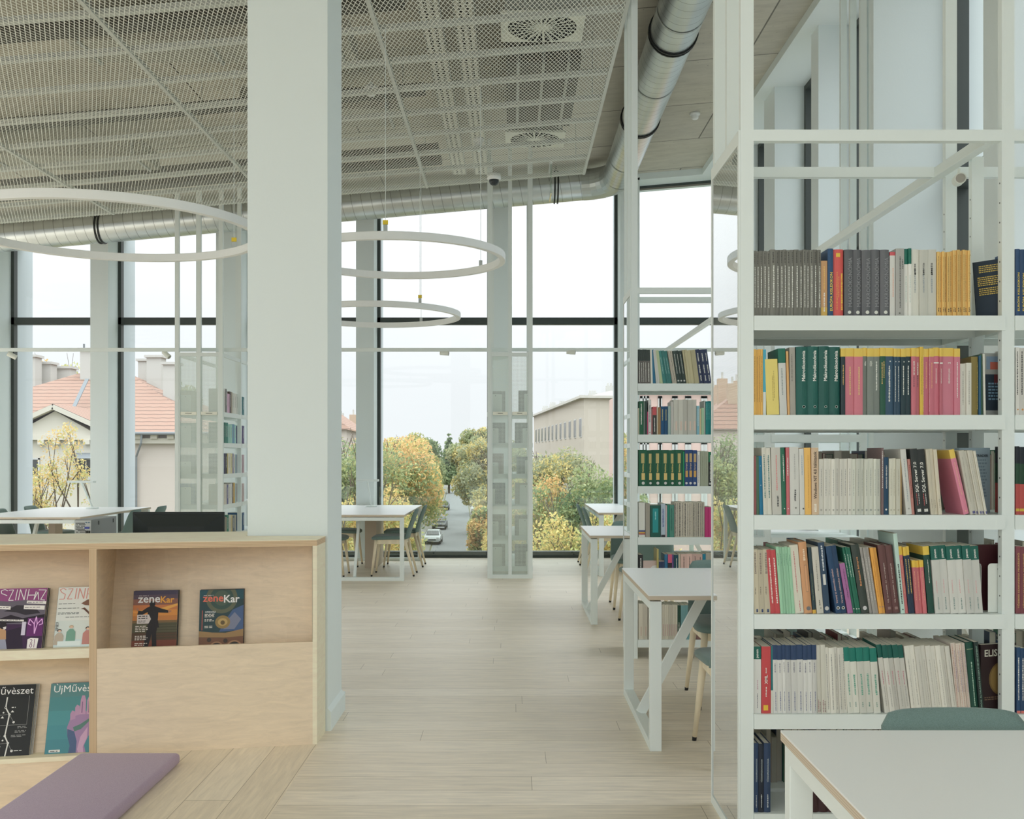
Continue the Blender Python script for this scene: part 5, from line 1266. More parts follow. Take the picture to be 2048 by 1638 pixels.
R6 = [
    ('dark blue trading book at the left end', '', [c6(339), c6(368)], 0, 555 - (705 - 272) / 3.16 * K4, TZ(1)),
    ('black trading book between two dark blue ones', '', [c6(369), c6(402)], 0, 555 - (705 - 272) / 3.16 * K4, TZ(0)),
    ('dark blue trading book beside the desk leg', '', [c6(403), c6(446)], 0, 555 - (705 - 272) / 3.16 * K4, TZ(1)),
    ('x', 'dark maroon volumes', [470, 540, 610, 680, 750, 820, 890], 0, 120, Sp((52, 26, 28), hard=1)),
]
YS = B1F + .006
for rows, lev, yb, nm in ((R1, 0, 562, 'top'), (R2, 1, 594, 'second'), (R3, 2, 588, 'third'), (R4, 3, 656, 'fourth'), (R5, 4, 654, 'fifth'), (R6, 5, 555, 'bottom')):
    shelf_row(rows, conv1(yb), YS, LEV[lev], wf(nm))
# the next bay to the right, just inside the frame
LEX = Sp((36, 66, 104), tx=[('EURÓPA KISLEXIKON', .6, .075, .645, (222, 196, 80), True, .6)], hard=1)
nb = "front bookcase's right-hand bay"
wn = lambda s: 'front bookcase, right bay, %s shelf' % s
shelf_row([('x', 'blue lexicons with yellow lettering', [1984, 2016, 2058], 0, 65, LEX)], conv1(556), YS, LEV[0], wn('top'))
shelf_row([('x', 'white books with black scrawl', [1984, 2014, 2052], 0, 95, Sp((212, 210, 204), mk=[(.4, .3, .95, (80, 80, 78), .3)], em=[(.5, .08, .2, (200, 140, 80))]))], conv1(588), YS, LEV[1], wn('second'))
shelf_row([('x', 'black-green books with red halves', [1984, 2012, 2050], 0, 75, Sp((24, 60, 40), cap=((18, 24, 34), .25), base=((176, 70, 66), .45), bx=[(.5, .05, .09, (200, 170, 60), .96)]))], conv1(575), YS, LEV[2], wn('third'))
shelf_row([('x', 'maroon gold-lettered exam books', [1984, 2022, 2064], 0, 138, Sp((122, 62, 70), tx=[('TŐZSDEI SZAKVIZSGA FELKÉSZÍTŐ', .5, .08, .9, (206, 170, 100), True, .4)]))], conv1(630), YS, LEV[3], wn('fourth'))
shelf_row([('x', 'navy paperbacks with white print', [1990, 2020, 2052], 0, 145, Sp((30, 62, 100), mk=[(.5, .2, .85, W_, .3)], bx=[(.5, .0, .04, (206, 110, 100), .9)]))], conv1(626), YS, LEV[4], wn('fifth'))

# books that stand with a cover towards us, and bookends
def cover_book(loc, rz, w, h, T, col, label, group, marks=(), texts=(), tilt=0.0, discs=(), rects=()):
    c = Cover(w, h); c.rect(0, 0, 1, 1, col)
    for q in rects: c.rect(*q)
    for m in marks: c.scribble(*m)
    for d in discs: c.disc(*d)
    for t in texts: c.text(*t)
    o = thing('book', label, 'book', loc, 0, group); o.rotation_euler = (0, tilt, rz)
    b = c.g.build('front_cover', c.mats, None, (0, 0, 0), recalc=False); b.parent = o
    g = MB(); g.box(.001, w, 0, T, .001, h - .001); p = g.build('page_block', [PAGE], None, (0, 0, 0)); p.parent = o
    g = MB(); g.box(-.002, .0008, -.0004, T + .001, 0, h); g.box(-.002, w, T, T + .0012, 0, h); g.box(-.002, w, -.0004, 0, 0, h); p = g.build('cover_boards', [P(col)], None, (0, 0, 0)); p.parent = o
    return o
cx1 = conv1(0)[0]
gf = lambda s: 'books on ' + wf(s)
cover_book((cx1(1768), YS + .08, LEV[0] + .001), -.6, .10, .205, .012, (30, 46, 62), "navy book turned cover outwards at right end of front bookcase, top shelf", gf('top'), [(.18, .90, .75, 4, (190, 170, 90), .035, 1), (.12, .70, .8, 5, (190, 170, 90), .035, 2), (.15, .5, .8, 4, (190, 170, 90), .035, 3)], tilt=-.06)
cover_book((cx1(1792), YS + .06, LEV[1] + .001), .12, .15, .225, .012, (150, 152, 148), "grey folder with dark panel at right end of front bookcase, second shelf", gf('second'), [(.15, .50, .6, 6, (110, 140, 160), .05, 3)], rects=[(.06, .08, .94, .66, (40, 52, 64)), (.3, .66, .94, .5, (96, 44, 48)), (.1, .74, .5, .95, (120, 140, 160)), (.2, .74, .4, .86, (176, 96, 80))])
cover_book((cx1(1640), YS + .085, LEV[2] + .001), .18, .125, .238, .02, (136, 152, 160), "grey-blue day trader book standing cover outwards, front bookcase, third shelf", gf('third'), [(.3, .8, .6, 12, (110, 126, 134), .05, 3)], [('A DAY TRADER', .18, .88, .74, (40, 44, 50), True)])
cover_book((cx1(1700), YS + .07, LEV[3] + .001), .15, .155, .238, .018, (66, 30, 34), "dark maroon book standing cover outwards at right end, front bookcase, fourth shelf", gf('fourth'))
cover_book((cx1(1744), YS + .02, LEV[4] + .001), .3, .155, .24, .02, (40, 24, 26), "black book with a gold globe, cover outwards at right end, front bookcase, fifth shelf", gf('fifth'), [(.1, .2, .7, 2, (110, 90, 70), .03, 4)], [('ELISM', .10, .87, .52, (190, 190, 176), True)], discs=[(.62, .48, .40, (104, 84, 48)), (.62, .48, .36, (122, 100, 58)), (.7, .06, .16, (170, 60, 56))])

BEND = M('bookend_white', (204, 208, 202), .45)
def bookend(x, y, z, rz, label, w=.10, h=.135):
    t = thing('bookend', label, 'bookend', (x, y, z), rz, 'white sheet-metal bookends')
    r = .012; pts = []
    for cx_, cz_, a0 in ((w - r, h - r, 0), (r, h - r, PI / 2)):
        for q in range(5): a = a0 + PI / 2 * q / 4; pts.append((cx_ + r * math.cos(a), 0, cz_ + r * math.sin(a)))
    pts = [(w, 0, 0)] + pts + [(0, 0, 0)]
    g = MB(); g.prism(pts, (0, .0012, 0)); o = g.build('plate', [BEND], None, (0, 0, 0)); o.parent = t
    g = MB(); g.cyl((w * .5, -.0006, h - .02), (w * .5, .0018, h - .02), .006, n=14); o2 = g.build('hole', [HOLES], None, (0, 0, 0)); o2.parent = o
    g = MB(); g.box(0, w, 0, .09, 0, .0012); o = g.build('foot', [BEND], None, (0, 0, 0)); o.parent = t
bookend(cx1(1712), YS + .05, LEV[2], 0, "white bookend on front bookcase, third shelf, before the grey-blue book", .026)
bookend(cx1(1806), YS + .03, LEV[3], 0, "white bookend with a hole on front bookcase, fourth shelf, against the maroon book", .08, .176)
bookend(cx1(1757), YS + .03, LEV[3], PI / 2, "thin white bookend right of the green-topped paperbacks, front bookcase, fourth shelf", .09, .175)
bookend(cx1(1760), YS + .03, LEV[4], PI / 2, "thin white bookend right of the dark green books, front bookcase, fifth shelf", .09, .178)

# rear side of the same bookcase: fore-edges and backs of the books behind, one crowd
r = random.Random(4); g = CROWD; CROWDM += [PAGE, P((176, 170, 156)), P((150, 148, 136)), P((70, 66, 62)), P((120, 60, 62)), P((46, 104, 80)), P((60, 74, 96)), P((160, 150, 140))]
for li, lev in enumerate(LEV):
    if li == 0: continue
    for (xa, xb) in ((.875, 1.70), (1.80, 2.38)):
        x = xa
        while x < xb - .03:
            w = r.uniform(.010, .034); h = r.uniform(.215, .236) if li == 2 else r.uniform(.17, .235) if li > 1 else r.uniform(.17, .20); d = r.uniform(.135, .16); y1 = B1B - .004; ci = r.choice((1, 2, 3, 4, 5, 6, 7, 7, 1))
            g.box(x, x + .0015, y1 - d, y1, lev, lev + h, ci); g.box(x + w - .0015, x + w, y1 - d, y1, lev, lev + h, ci); g.box(x + .0015, x + w - .0015, y1 - d + .002, y1 - .002, lev, lev + h - .002, r.choice((0, 1, 2))); g.box(x, x + w, y1 - .002, y1, lev, lev + h, ci)
            x += w + .0006

# ------------------------------------------------------------------ second bookcase (photo crops at 4.55x)
K5 = 4.55
conv2 = lambda yb: ((lambda cx: (1240 + cx / K5 - CX) * (B2F + .012) / F), K5 * F / (B2F + .012), yb)
ws = lambda s: "second bookcase, %s shelf" % s
NV = Sp((44, 54, 86), mk=[(.5, .3, .55, TXW, .3), (.5, .08, .25, TXW, .3), (.5, .65, .9, TXW, .3)])
MEL = Sp((22, 82, 56), bx=[(.5, .63, .90, (186, 170, 110), .4), (.55, .17, .36, (214, 186, 116), .42)], tx=[('Melléklet', .52, .38, .62, (214, 196, 120), True, .6)], em=[(.55, .08, .19, (206, 204, 200))])
EUR = Sp((36, 66, 120), bx=[(.5, .66, .90, (190, 160, 110), .6), (.5, .25, .43, (206, 160, 84), .6)], tx=[('Európai', .5, .46, .63, (206, 180, 140), True, .7)], em=[(.45, .08, .3, (206, 206, 206))])
SPI = Sp((204, 196, 180), mk=[(.25, .02, .98, (90, 86, 80), .25), (.75, .02, .98, (130, 124, 114), .2)])
A2 = [
    ('x', 'slim dark-topped grey paperbacks', [168, 190, 208, 226, 246, 278], -4, 256, Sp((96, 92, 88), cap=((46, 56, 52), .33), mk=[(.5, .05, .62, TXW, .3)])),
    ('white paperback', '', [280, 298], -8, 256, Sp(OFF)),
    ('blue leaning paperback', '', [300, 326], -20, 256, Sp((40, 110, 146))),
    ('x', 'pale grey-white leaning paperbacks', [328, 346, 362], -28, 260, Sp((206, 206, 200))),
    ('slim lime leaning paperback', '', [364, 390], -40, 260, Sp((176, 190, 150))),
    ('x', 'sea-green leaning paperbacks', [392, 426, 448, 474], -50, 264, Sp((54, 120, 116), mk=[(.5, .3, .8, (150, 190, 186), .2)])),
    ('x', 'cream spiral-bound books', [476, 496, 518], -46, 264, SPI),
    ('x', 'black leaning paperbacks with white marks', [520, 548, 574, 602], -46, 264, Sp((46, 62, 58), mk=[(.5, .3, .9, TXW, .2)], em=[(.5, .08, .3, (190, 190, 186))])),
    ('x', 'khaki and cream leaning paperbacks', [604, 624, 646, 680, 722], -40, 258, Sp((186, 178, 142))),
    ('x', 'dark navy leaning paperbacks', [724, 764, 802, 834], -44, 252, NV),
]
B2 = [
    ('slim cream paperback at left end', '', [166, 174], 0, 790, Sp(CREAM)),
    ('dark green paperback with white lettering', '', [175, 212], 0, 722, Sp((28, 92, 62), mk=[(.5, .3, .92, W_, .3)])),
    ('slim grey-green paperback', '', [214, 226], 0, 724, Sp((110, 130, 120))),
    ('black-green paperback', '', [227, 246], 0, 724, Sp((40, 60, 56))),
    ('slim magenta paperback', '', [236 + 11, 256], 0, 820, Sp((190, 70, 110))),
    ('grey-white paperback with dark lettering', '', [257, 284], 0, 712, Sp((200, 200, 198), mk=[(.5, .35, .85, (70, 70, 76), .3)], em=[(.5, .06, .2, RED)])),
    ('slim rose paperback', '', [286, 296], 0, 790, Sp((186, 110, 110))),
    ('charcoal paperback with red panel', '', [297, 332], 0, 774, Sp((60, 60, 58), cap=((190, 80, 84), .3), mk=[(.5, .1, .6, W_, .2)])),
    ('slim cream paperback', '', [334, 344], 0, 774, Sp(CREAM)),
    ('brown paperback', '', [345, 370], 0, 778, Sp((150, 118, 78))),
    ('x', 'deep blue paperbacks with yellow print', [371, 402, 434], 0, 772, Sp((24, 74, 116), mk=[(.5, .5, .9, (206, 190, 110), .24)])),
    ('pale aqua paperback', '', [436, 462], 0, 768, Sp((160, 186, 182))),
    ('slim white paperback before the box files', '', [463, 482], 0, 730, Sp((200, 196, 190))),
    ('x', 'broad pale grey box files', [484, 530, 571, 614, 655, 695], 0, 710, Sp((196, 194, 184), bx=[(.6, .12, .38, (214, 190, 176), .3)])),
    ('light blue paperback', '', [697, 722], 0, 768, Sp((128, 180, 196), mk=[(.5, .3, .9, W_, .2)])),
    ('slim beige paperback', '', [723, 738], 0, 790, Sp((214, 190, 150))),
    ('mint paperback', '', [739, 764], 0, 786, Sp((170, 206, 170))),
    ('grey-white narrow paperback', '', [765, 776], 0, 720, Sp((196, 196, 190))),
    ('x', 'teal paperbacks', [778, 800, 820, 841], 0, 724, Sp((24, 126, 126), mk=[(.5, .45, .95, (120, 190, 186), .3)])),
]
C2 = [
    ('x', 'thick green binders with gold labels', [170, 244, 304, 376, 444, 504, 572], 0, 1162, MEL),
    ('slim bright green paperback', '', [573, 586], 0, 1174, Sp((30, 150, 96))),
    ('x', 'blue binders with gold labels', [588, 624, 662, 701], 0, 1162, EUR),
    ('slim white paperback with dark print', '', [703, 727], 0, 1176, Sp(W_, mk=[(.5, .1, .9, (120, 90, 90), .2)])),
    ('x', 'pale olive-grey paperbacks', [729, 768, 804], 0, 1172, Sp((166, 172, 150), mk=[(.5, .3, .85, (130, 136, 116), .14)])),
    ('black and green paperback at the right', '', [805, 838], 0, 1180, Sp((30, 34, 34), cap=((22, 106, 70), .3), mk=[(.5, .15, .9, W_, .3)], em=[(.4, .07, .3, (190, 190, 190))])),
]
D2 = [
    ('broad white paperback with coloured stripes', '', [170, 228], 0, 182, Sp((206, 206, 198), bx=[(.5, .11, .15, (206, 160, 70), 1), (.5, .15, .2, (70, 80, 130), 1), (.5, .07, .11, (160, 80, 90), 1)])),
    ('taupe paperback', '', [232, 272], 0, 188, Sp((166, 160, 146))),
    ('thick dark green book with turquoise panel', '', [276, 368], 0, 206, Sp((28, 84, 72), bx=[(.5, .14, .9, (36, 140, 142), .56)], mk=[(.5, .55, .8, (150, 210, 210), .12)])),
    ('white-blue paperback with script', '', [372, 412], 0, 190, Sp((176, 192, 206), bx=[(.5, .0, .07, (50, 50, 54), .9)], mk=[(.5, .3, .85, (110, 120, 170), .4)])),
    ('slim grey-pink paperback', '', [413, 428], 0, 204, Sp((196, 176, 180))),
    ('slim emerald paperback', '', [429, 447], 0, 200, Sp((20, 118, 100))),
    ('sea-green paperback', '', [449, 492], 0, 200, Sp((76, 140, 124), mk=[(.5, .2, .9, (40, 90, 80), .2)])),
    ('x', 'cream spiral-bound volumes', [496, 532, 580, 628, 660, 702, 742, 768], 0, 178, SPI),
    ('x', 'magenta paperbacks', [772, 806, 840], 0, 220, Sp((186, 50, 112))),
]
E2 = [
    ('slim black paperback with white print', '', [170, 208], 0, 655, Sp((34, 34, 36), mk=[(.5, .3, .9, W_, .3)])),
    ('slim yellow-green paperback', '', [335, 352], 0, 600, Sp((190, 176, 106))),
    ('x', 'navy and white paperbacks', [353, 386, 404], 0, 716, Sp((36, 54, 90))),
    ('blue paperback', '', [405, 434], 0, 648, Sp((40, 100, 140))),
    ('black paperback with yellow and pink', '', [436, 472], 0, 650, Sp((44, 38, 44), cap=((206, 90, 120), .25), mk=[(.5, .1, .6, YEL, .4)])),
    ('slim purple paperback', '', [473, 488], 0, 650, Sp((110, 80, 140))),
    ('dark teal paperback', '', [489, 530], 0, 654, Sp((24, 66, 80), mk=[(.6, .4, .9, W_, .2)])),
    ('slim sand paperback', '', [531, 550], 0, 648, Sp((196, 186, 166))),
    ('x', 'pale pink paperbacks with dark squares', [552, 604, 656, 704, 750], 0, 644, Sp((212, 178, 168), mk=[(.55, .25, .92, (70, 50, 50), .16)])),
    ('turquoise paperback', '', [752, 778], 0, 646, Sp((24, 130, 160))),
    ('x', 'greige paperbacks', [780, 820, 842], 0, 640, Sp((176, 170, 156))),
]
F2 = [
    ('x', 'cream paperbacks at left end', [168, 208, 252], 0, 1095, Sp((204, 196, 180), bx=[(.6, .1, .36, (190, 160, 150), .16)])),
    ('x', 'slim cream paperbacks with pink labels', [258, 278, 298, 318, 338, 358, 384, 402, 420, 440, 458, 474, 490, 506, 522], 0, 1104, Sp((206, 200, 184), bx=[(.5, .1, .44, (186, 146, 150), .3)])),
    ('black-green book', '', [524, 550], 0, 1110, Sp((24, 66, 50), mk=[(.5, .1, .5, W_, .3)])),
    ('x', 'pale teal books', [552, 595, 640], 0, 1108, Sp((110, 156, 160))),
    ('x', 'dull red-brown books', [642, 690, 735, 790], 0, 1120, Sp((120, 90, 84))),
]
YS2 = B2F + .006
for rows, lev, yb, nm in ((A2, 0, 565, 'top'), (B2, 1, 1028, 'second'), (C2, 2, 1490, 'third'), (D2, 3, 494, 'fourth'), (E2, 4, 960, 'fifth'), (F2, 5, 1420, 'bottom')):
    shelf_row(rows, conv2(yb), YS2, LEV[lev], ws(nm), dep=.17)
cx2 = conv2(0)[0]
cover_book((cx2(212), YS2 + .01, LEV[4] + .001), .1, .17, .19, .02, (190, 170, 164), "pinkish book standing cover outwards on second bookcase, fifth shelf", 'books on ' + ws('fifth'), [(.3, .3, .5, 3, (150, 120, 120), .05, 3)], discs=[(.5, .62, .24, (206, 206, 206)), (.5, .62, .1, (110, 120, 170))])
# papers lying on top of the fourth row
g = MB(); z = LEV[3] + .205; x0 = cx2(470)
g.add([(x0, YS2 + .02, z), (x0 + .13, YS2 + .02, z), (x0 + .12, YS2 + .14, z), (x0, YS2 + .14, z), (x0 + .02, YS2 + .02, z + .016), (x0 + .07, YS2 + .02, z + .03), (x0 + .075, YS2 + .14, z + .03), (x0 + .02, YS2 + .14, z + .02)], [(0, 1, 5, 4), (4, 5, 6, 7), (0, 3, 2, 1), (0, 4, 7, 3), (1, 2, 6, 5), (2, 3, 7, 6)])
o = g.build('folded_papers', [P((190, 178, 164))]); tag(o, "crumpled papers lying over the spiral-bound volumes, second bookcase's fourth shelf", 'paper')

# ------------------------------------------------------------------ bookcase behind the column: spines face +X
def side_row(x, y0, lev, items, where, group, sgn=1):
    y = y0
    for i, (w, h, c, desc) in enumerate(items):
        lab = '%s on %s' % (desc, where)
        if lab in USED: print('DUPLICATE', lab)
        USED[lab] = 1
        sp = Sp(c, mk=[(.5, .3, .85, (210, 210, 204) if sum(c) < 380 else (130, 130, 126), .2)])
        if sgn > 0: put_book(lab, group, w - .0006, h, .18, sp, (x, y, lev + .0004), (0, 0, PI / 2), i)
        else: put_book(lab, group, w - .0006, h, .18, sp, (x, y + w - .0006, lev + .0004), (0, 0, -PI / 2), i)
        y += w
xl = LB[1] + .0035
wl = lambda s: "the %s shelf of the bookcase behind the column" % s
rows = [
 [(.055, .27, (206, 206, 200), 'white book nearest us'), (.05, .27, (36, 34, 34), 'black book'), (.03, .25, (190, 190, 190), 'slim grey book'), (.10, .22, (206, 160, 190), 'short pink book'), (.07, .25, (70, 52, 48), 'dark brown book'), (.05, .25, (160, 150, 130), 'khaki book'), (.08, .24, (206, 206, 196), 'broad cream book'), (.09, .24, (214, 212, 204), 'white-spined book'), (.08, .24, (196, 200, 190), 'pale grey book')],
 [(.06, .235, (20, 96, 84), 'dark green book nearest us'), (.06, .235, (16, 110, 92), 'emerald book'), (.05, .235, (40, 120, 110), 'teal book'), (.09, .22, (140, 190, 176), 'first aqua book from left'), (.09, .22, (146, 196, 182), 'second aqua book from left'), (.10, .225, (90, 140, 170), 'blue-green book'), (.08, .22, (150, 196, 190), 'palest aqua book')],
 [(.05, .235, (40, 44, 90), 'navy book nearest us'), (.09, .235, (34, 34, 34), 'thick black book'), (.03, .235, (216, 200, 120), 'slim yellow book'), (.10, .23, (210, 206, 190), 'cream book'), (.09, .235, (206, 196, 150), 'sand book'), (.05, .235, (110, 110, 150), 'slate book'), (.07, .225, (196, 196, 190), 'light grey book'), (.07, .225, (130, 160, 170), 'blue-grey book')],
 [(.07, .235, (206, 200, 186), 'cream book nearest us'), (.05, .23, (190, 186, 176), 'slim greige book'), (.06, .225, (90, 90, 140), 'violet-blue book'), (.09, .23, (210, 208, 200), 'white book'), (.08, .235, (206, 206, 206), 'silvery book'), (.05, .24, (90, 70, 50), 'brown book'), (.07, .24, (206, 170, 90), 'amber book'), (.07, .23, (160, 180, 180), 'pale teal book')],
 [(.05, .22, (34, 50, 46), 'black-green book nearest us'), (.06, .21, (150, 140, 120), 'tan book'), (.09, .23, (20, 110, 90), 'green-capped book'), (.09, .225, (190, 190, 180), 'grey-cream book'), (.07, .22, (196, 180, 130), 'straw book'), (.09, .21, (90, 100, 110), 'steel grey book'), (.08, .21, (160, 160, 150), 'stone book')],
]
for k, (it, nm) in enumerate(zip(rows, ('top', 'second', 'third', 'fourth', 'fifth'))):
    side_row(xl, 11.95, LEV[k], it, wl(nm), 'books on ' + wl(nm))
    side_row(xl, 12.76, LEV[k], [(.09, .22, ((40, 110, 120), (70, 60, 110), (176, 150, 160), (190, 170, 170), (40, 80, 120))[k], 'sliver of book past the post')], wl(nm), 'books on ' + wl(nm))
# ---- end books and bookends glimpsed through the perforated ends
def end_books(B, specs, nmb):
    x0, x1, y0, y1 = B; xm = (x0 + x1) / 2
    for (lev, side, w, h, col, bw, bh, desc) in specs:
        if side < 0: xa = x0 + .012; xb = xa + w
        else: xb = x1 - .012; xa = xb - w
        if not (B is LB and side > 0):
            g = MB(); g.box(xa, xb, y0 + .12, y0 + .122, LEV[lev] + .0004, LEV[lev] + h, 0); g.box(xa, xb, y0 + .15, y0 + .152, LEV[lev] + .0004, LEV[lev] + h, 0); a = xa if side < 0 else xb - .002; g.box(a, a + .002, y0 + .122, y0 + .15, LEV[lev] + .0004, LEV[lev] + h, 0)
            o = g.build('book', [P(col)], None, ((xa + xb) / 2, y0 + .135, LEV[lev])); tag(o, '%s behind the perforated end, %s' % (desc, nmb), 'book', 'end books seen through perforated panels')
            p = MB(); p.box(xa + .003, xb - .003, y0 + .122, y0 + .15, LEV[lev] + .002, LEV[lev] + h - .003); q = p.build('page_block', [PAGE], o)
        bx = xa + .004 if side < 0 else xb - bw - .004
        bookend(bx, y0 + (.106 if not (B is LB and side > 0) else .074), LEV[lev], 0, 'bookend before %s, %s' % (desc, nmb), bw, bh)
end_books(WB, [
 (0, -1, .19, .245, (130, 128, 124), .15, .21, 'grey book top left'), (0, 1, .15, .25, (70, 58, 50), .08, .215, 'brown book top right'),
 (1, -1, .19, .235, (96, 98, 98), .11, .17, 'slate book second left'), (1, 1, .19, .235, (62, 66, 66), .10, .17, 'charcoal book second right'),
 (2, -1, .17, .235, (120, 92, 84), .11, .13, 'brownish book third left'), (2, 1, .17, .20, (30, 60, 50), .07, .16, 'dark green book third right'),
 (3, -1, .19, .25, (70, 76, 92), .07, .18, 'blue-grey book fourth left'), (3, 1, .19, .25, (170, 164, 150), .13, .225, 'beige book fourth right'),
 (4, -1, .19, .24, (96, 90, 86), .11, .16, 'dull brown book fifth left'), (4, 1, .19, .235, (120, 118, 112), .14, .19, 'mid grey book fifth right'),
 (5, -1, .19, .25, (130, 126, 118), .15, .22, 'greige book bottom left'), (5, 1, .19, .25, (66, 62, 62), .06, .17, 'dark book bottom right')], 'middle window bookcase')
end_books(LB, [
 (0, -1, .19, .25, (186, 184, 170), .14, .2, 'cream book top left'), (0, 1, .12, .26, (90, 140, 100), .10, .2, 'white book top right'),
 (1, -1, .19, .235, (140, 166, 154), .14, .2, 'sage book second left'), (1, 1, .12, .235, (90, 90, 90), .05, .2, 'green book second right'),
 (2, -1, .19, .22, (150, 150, 150), .14, .14, 'light grey book third left'), (2, 1, .12, .235, (80, 100, 150), .05, .17, 'navy book third right'),
 (3, -1, .19, .24, (110, 128, 160), .14, .2, 'dusty blue book fourth left'), (3, 1, .12, .24, (150, 140, 130), .06, .18, 'cream end book fourth right')], 'bookcase behind the column')

NCOV = len([o for o in C.objects if o.get('category') == 'book'])
flush_books(300 - NCOV)
o = CROWD.build('book_rows', CROWDM, recalc=False); tag(o, 'rows of smaller and farther books filling the shelves behind the nearest ones', 'books', kind='stuff')
# ================================================================== outside the windows
GZ = -8.0
XO = .55                                       # reflectance of what stands outdoors
def PO(name, rgb, rough=.85, k=XO, **q): return M(name, rgb, rough, spec=.15, k=k, **q)
XW = .64                                       # upright faces outdoors, pale renders
g = MB(); g.box(-400, 400, 16, 900, GZ - .5, GZ - .02)
struct(g.build('trim_3', [PO('lawn_and_earth', (134, 132, 100), noise=(.3, .2, (1, 1, 1)))]))
rl = lambda d: -2.6 - .0525 * d; rr = lambda d: 1.2 - .048 * d
g = MB(); ds = [40, 80, 120, 160, 220, 300, 420]
for a, b in zip(ds[:-1], ds[1:]): g.quad((rl(a), a, GZ + .01), (rr(a), a, GZ + .01), (rr(b), b, GZ + .01), (rl(b), b, GZ + .01))
o = g.build('road', [PO('asphalt', (150, 151, 150), noise=(.6, .08, (1, .3, 1)))]); tag(o, 'grey asphalt street running away between the trees', 'road')
g = MB()
for a, b in zip(ds[:-1], ds[1:]):
    for f, s in ((rl, -1), (rr, 1)): g.quad((f(a) + s * .15, a, GZ + .06), (f(a) + s * 3.2, a, GZ + .06), (f(b) + s * 3.2, b, GZ + .06), (f(b) + s * .15, b, GZ + .06))
o = g.build('pavement', [PO('paving', (150, 147, 138))]); tag(o, 'pavements on both sides of the street', 'pavement')

# ---------------- houses
CREAMW = PO('cream_render', (236, 226, 216), k=XW); CREAMT = PO('cream_trim', (240, 236, 222), k=XW); ROOFT = tile_mat('red_clay_tiles', (208, 162, 140), (214, 180, 158), k=.42)
ZINC = PO('zinc', (160, 168, 172)); CHIM = PO('chimney_render', (224, 224, 218), k=XW); DGL = M('dark_pane', (86, 88, 88), .2, k=XO); WFR = PO('white_window_frame', (232, 234, 232), k=XW); PINKW = PO('pink_render', (248, 220, 210), k=XW); BEIGEW = PO('beige_render', (226, 218, 204), k=XW); LEDGE = PO('pale_ledge', (232, 230, 222), k=XW)
def roof_face(parent, pts, name='roof_slope', mat=ROOFT, lift=.0):
    g = MB(); P_ = [Vector(p) for p in pts]; g.add(P_, [tuple(range(len(P_)))]); o = g.build(name, [mat], parent, recalc=False)
    n = (P_[1] - P_[0]).cross(P_[2] - P_[0]).normalized(); u = (P_[1] - P_[0]).normalized(); v = n.cross(u)
    l = o.data.uv_layers.new(name='UVMap')
    for lp in o.data.loops: q = P_[lp.vertex_index] - P_[0]; l.data[lp.index].uv = (q.dot(u), q.dot(v))
    return o
def win(parent, x0, x1, y, z0, z1, axis='x', out=-1, frame=.09):
    f = MB(); p = MB()
    if axis == 'x':
        for (a, b, c, d) in ((x0, x1, z0, z0 + frame), (x0, x1, z1 - frame, z1), (x0, x0 + frame, z0, z1), (x1 - frame, x1, z0, z1), ((x0 + x1) / 2 - frame / 3, (x0 + x1) / 2 + frame / 3, z0, z1)): f.box(a, b, y + out * .06, y, c, d)
        f.box(x0 - .1, x1 + .1, y + out * .16, y, z0 - .1, z0)
        p.box(x0, x1, y + out * .02, y, z0, z1)
    else:
        for (a, b, c, d) in ((x0, x1, z0, z0 + frame), (x0, x1, z1 - frame, z1), (x0, x0 + frame, z0, z1), (x1 - frame, x1, z0, z1), ((x0 + x1) / 2 - frame / 3, (x0 + x1) / 2 + frame / 3, z0, z1)): f.box(y + out * .06, y, a, b, c, d)
        f.box(y + out * .16, y, x0 - .1, x1 + .1, z0 - .1, z0)
        p.box(y + out * .02, y, x0, x1, z0, z1)
    w = f.build('window', [WFR], parent); p.build('pane', [DGL], w)
HD = 60.0; sx = lambda x, d=HD: (x - CX) * d / F; sz = lambda y, d=HD: EYE + (HY - y) * d / F
h1 = thing('house', 'cream house with red tiled hip roof, pediment and chimneys at left beyond the windows', 'house', (-26, 68, GZ))
xl_, xr_, ez = -36.4, -16.6, sz(868)
g = MB(); g.box(xl_ + .5, xr_ - .5, HD, 76, GZ, ez); g.build('wall', [CREAMW], h1)
A, B_, Cc, D = (xl_, HD - .6, ez), (xr_, HD - .6, ez), (xr_, 76.6, ez), (xl_, 76.6, ez); rz_ = 6.75
R1_, R2_ = (-28.2, 68, rz_), (-25.0, 68, rz_)
roof_face(h1, [A, B_, R2_, R1_]); roof_face(h1, [B_, Cc, R2_]); roof_face(h1, [Cc, D, R1_, R2_]); roof_face(h1, [D, A, R1_])
g = MB(); g.box(xl_ + .3, xr_ - .3, HD - .35, HD + .1, ez - .55, ez - .25); x = xl_ + .6
while x < xr_ - .6: g.box(x, x + .38, HD - .5, HD, ez - .28, ez - .02); x += .95
g.box(xl_, xr_, HD - .7, HD - .3, ez - .06, ez + .06); g.build('cornice', [CREAMT], h1)
g = MB(); g.cyl((xl_, HD - .72, ez + .02), (xr_, HD - .72, ez + .02), .09, n=8); g.cyl((sx(292), HD - .7, ez), (sx(290), HD - .65, ez - .55), .06, n=8); g.cyl((sx(290), HD - .65, ez - .55), (sx(275), HD - .2, ez - 1.3), .06, n=8); g.cyl((sx(275), HD - .2, ez - 1.3), (sx(275), HD - .2, GZ), .06, n=8); g.build('gutter', [ZINC], h1)
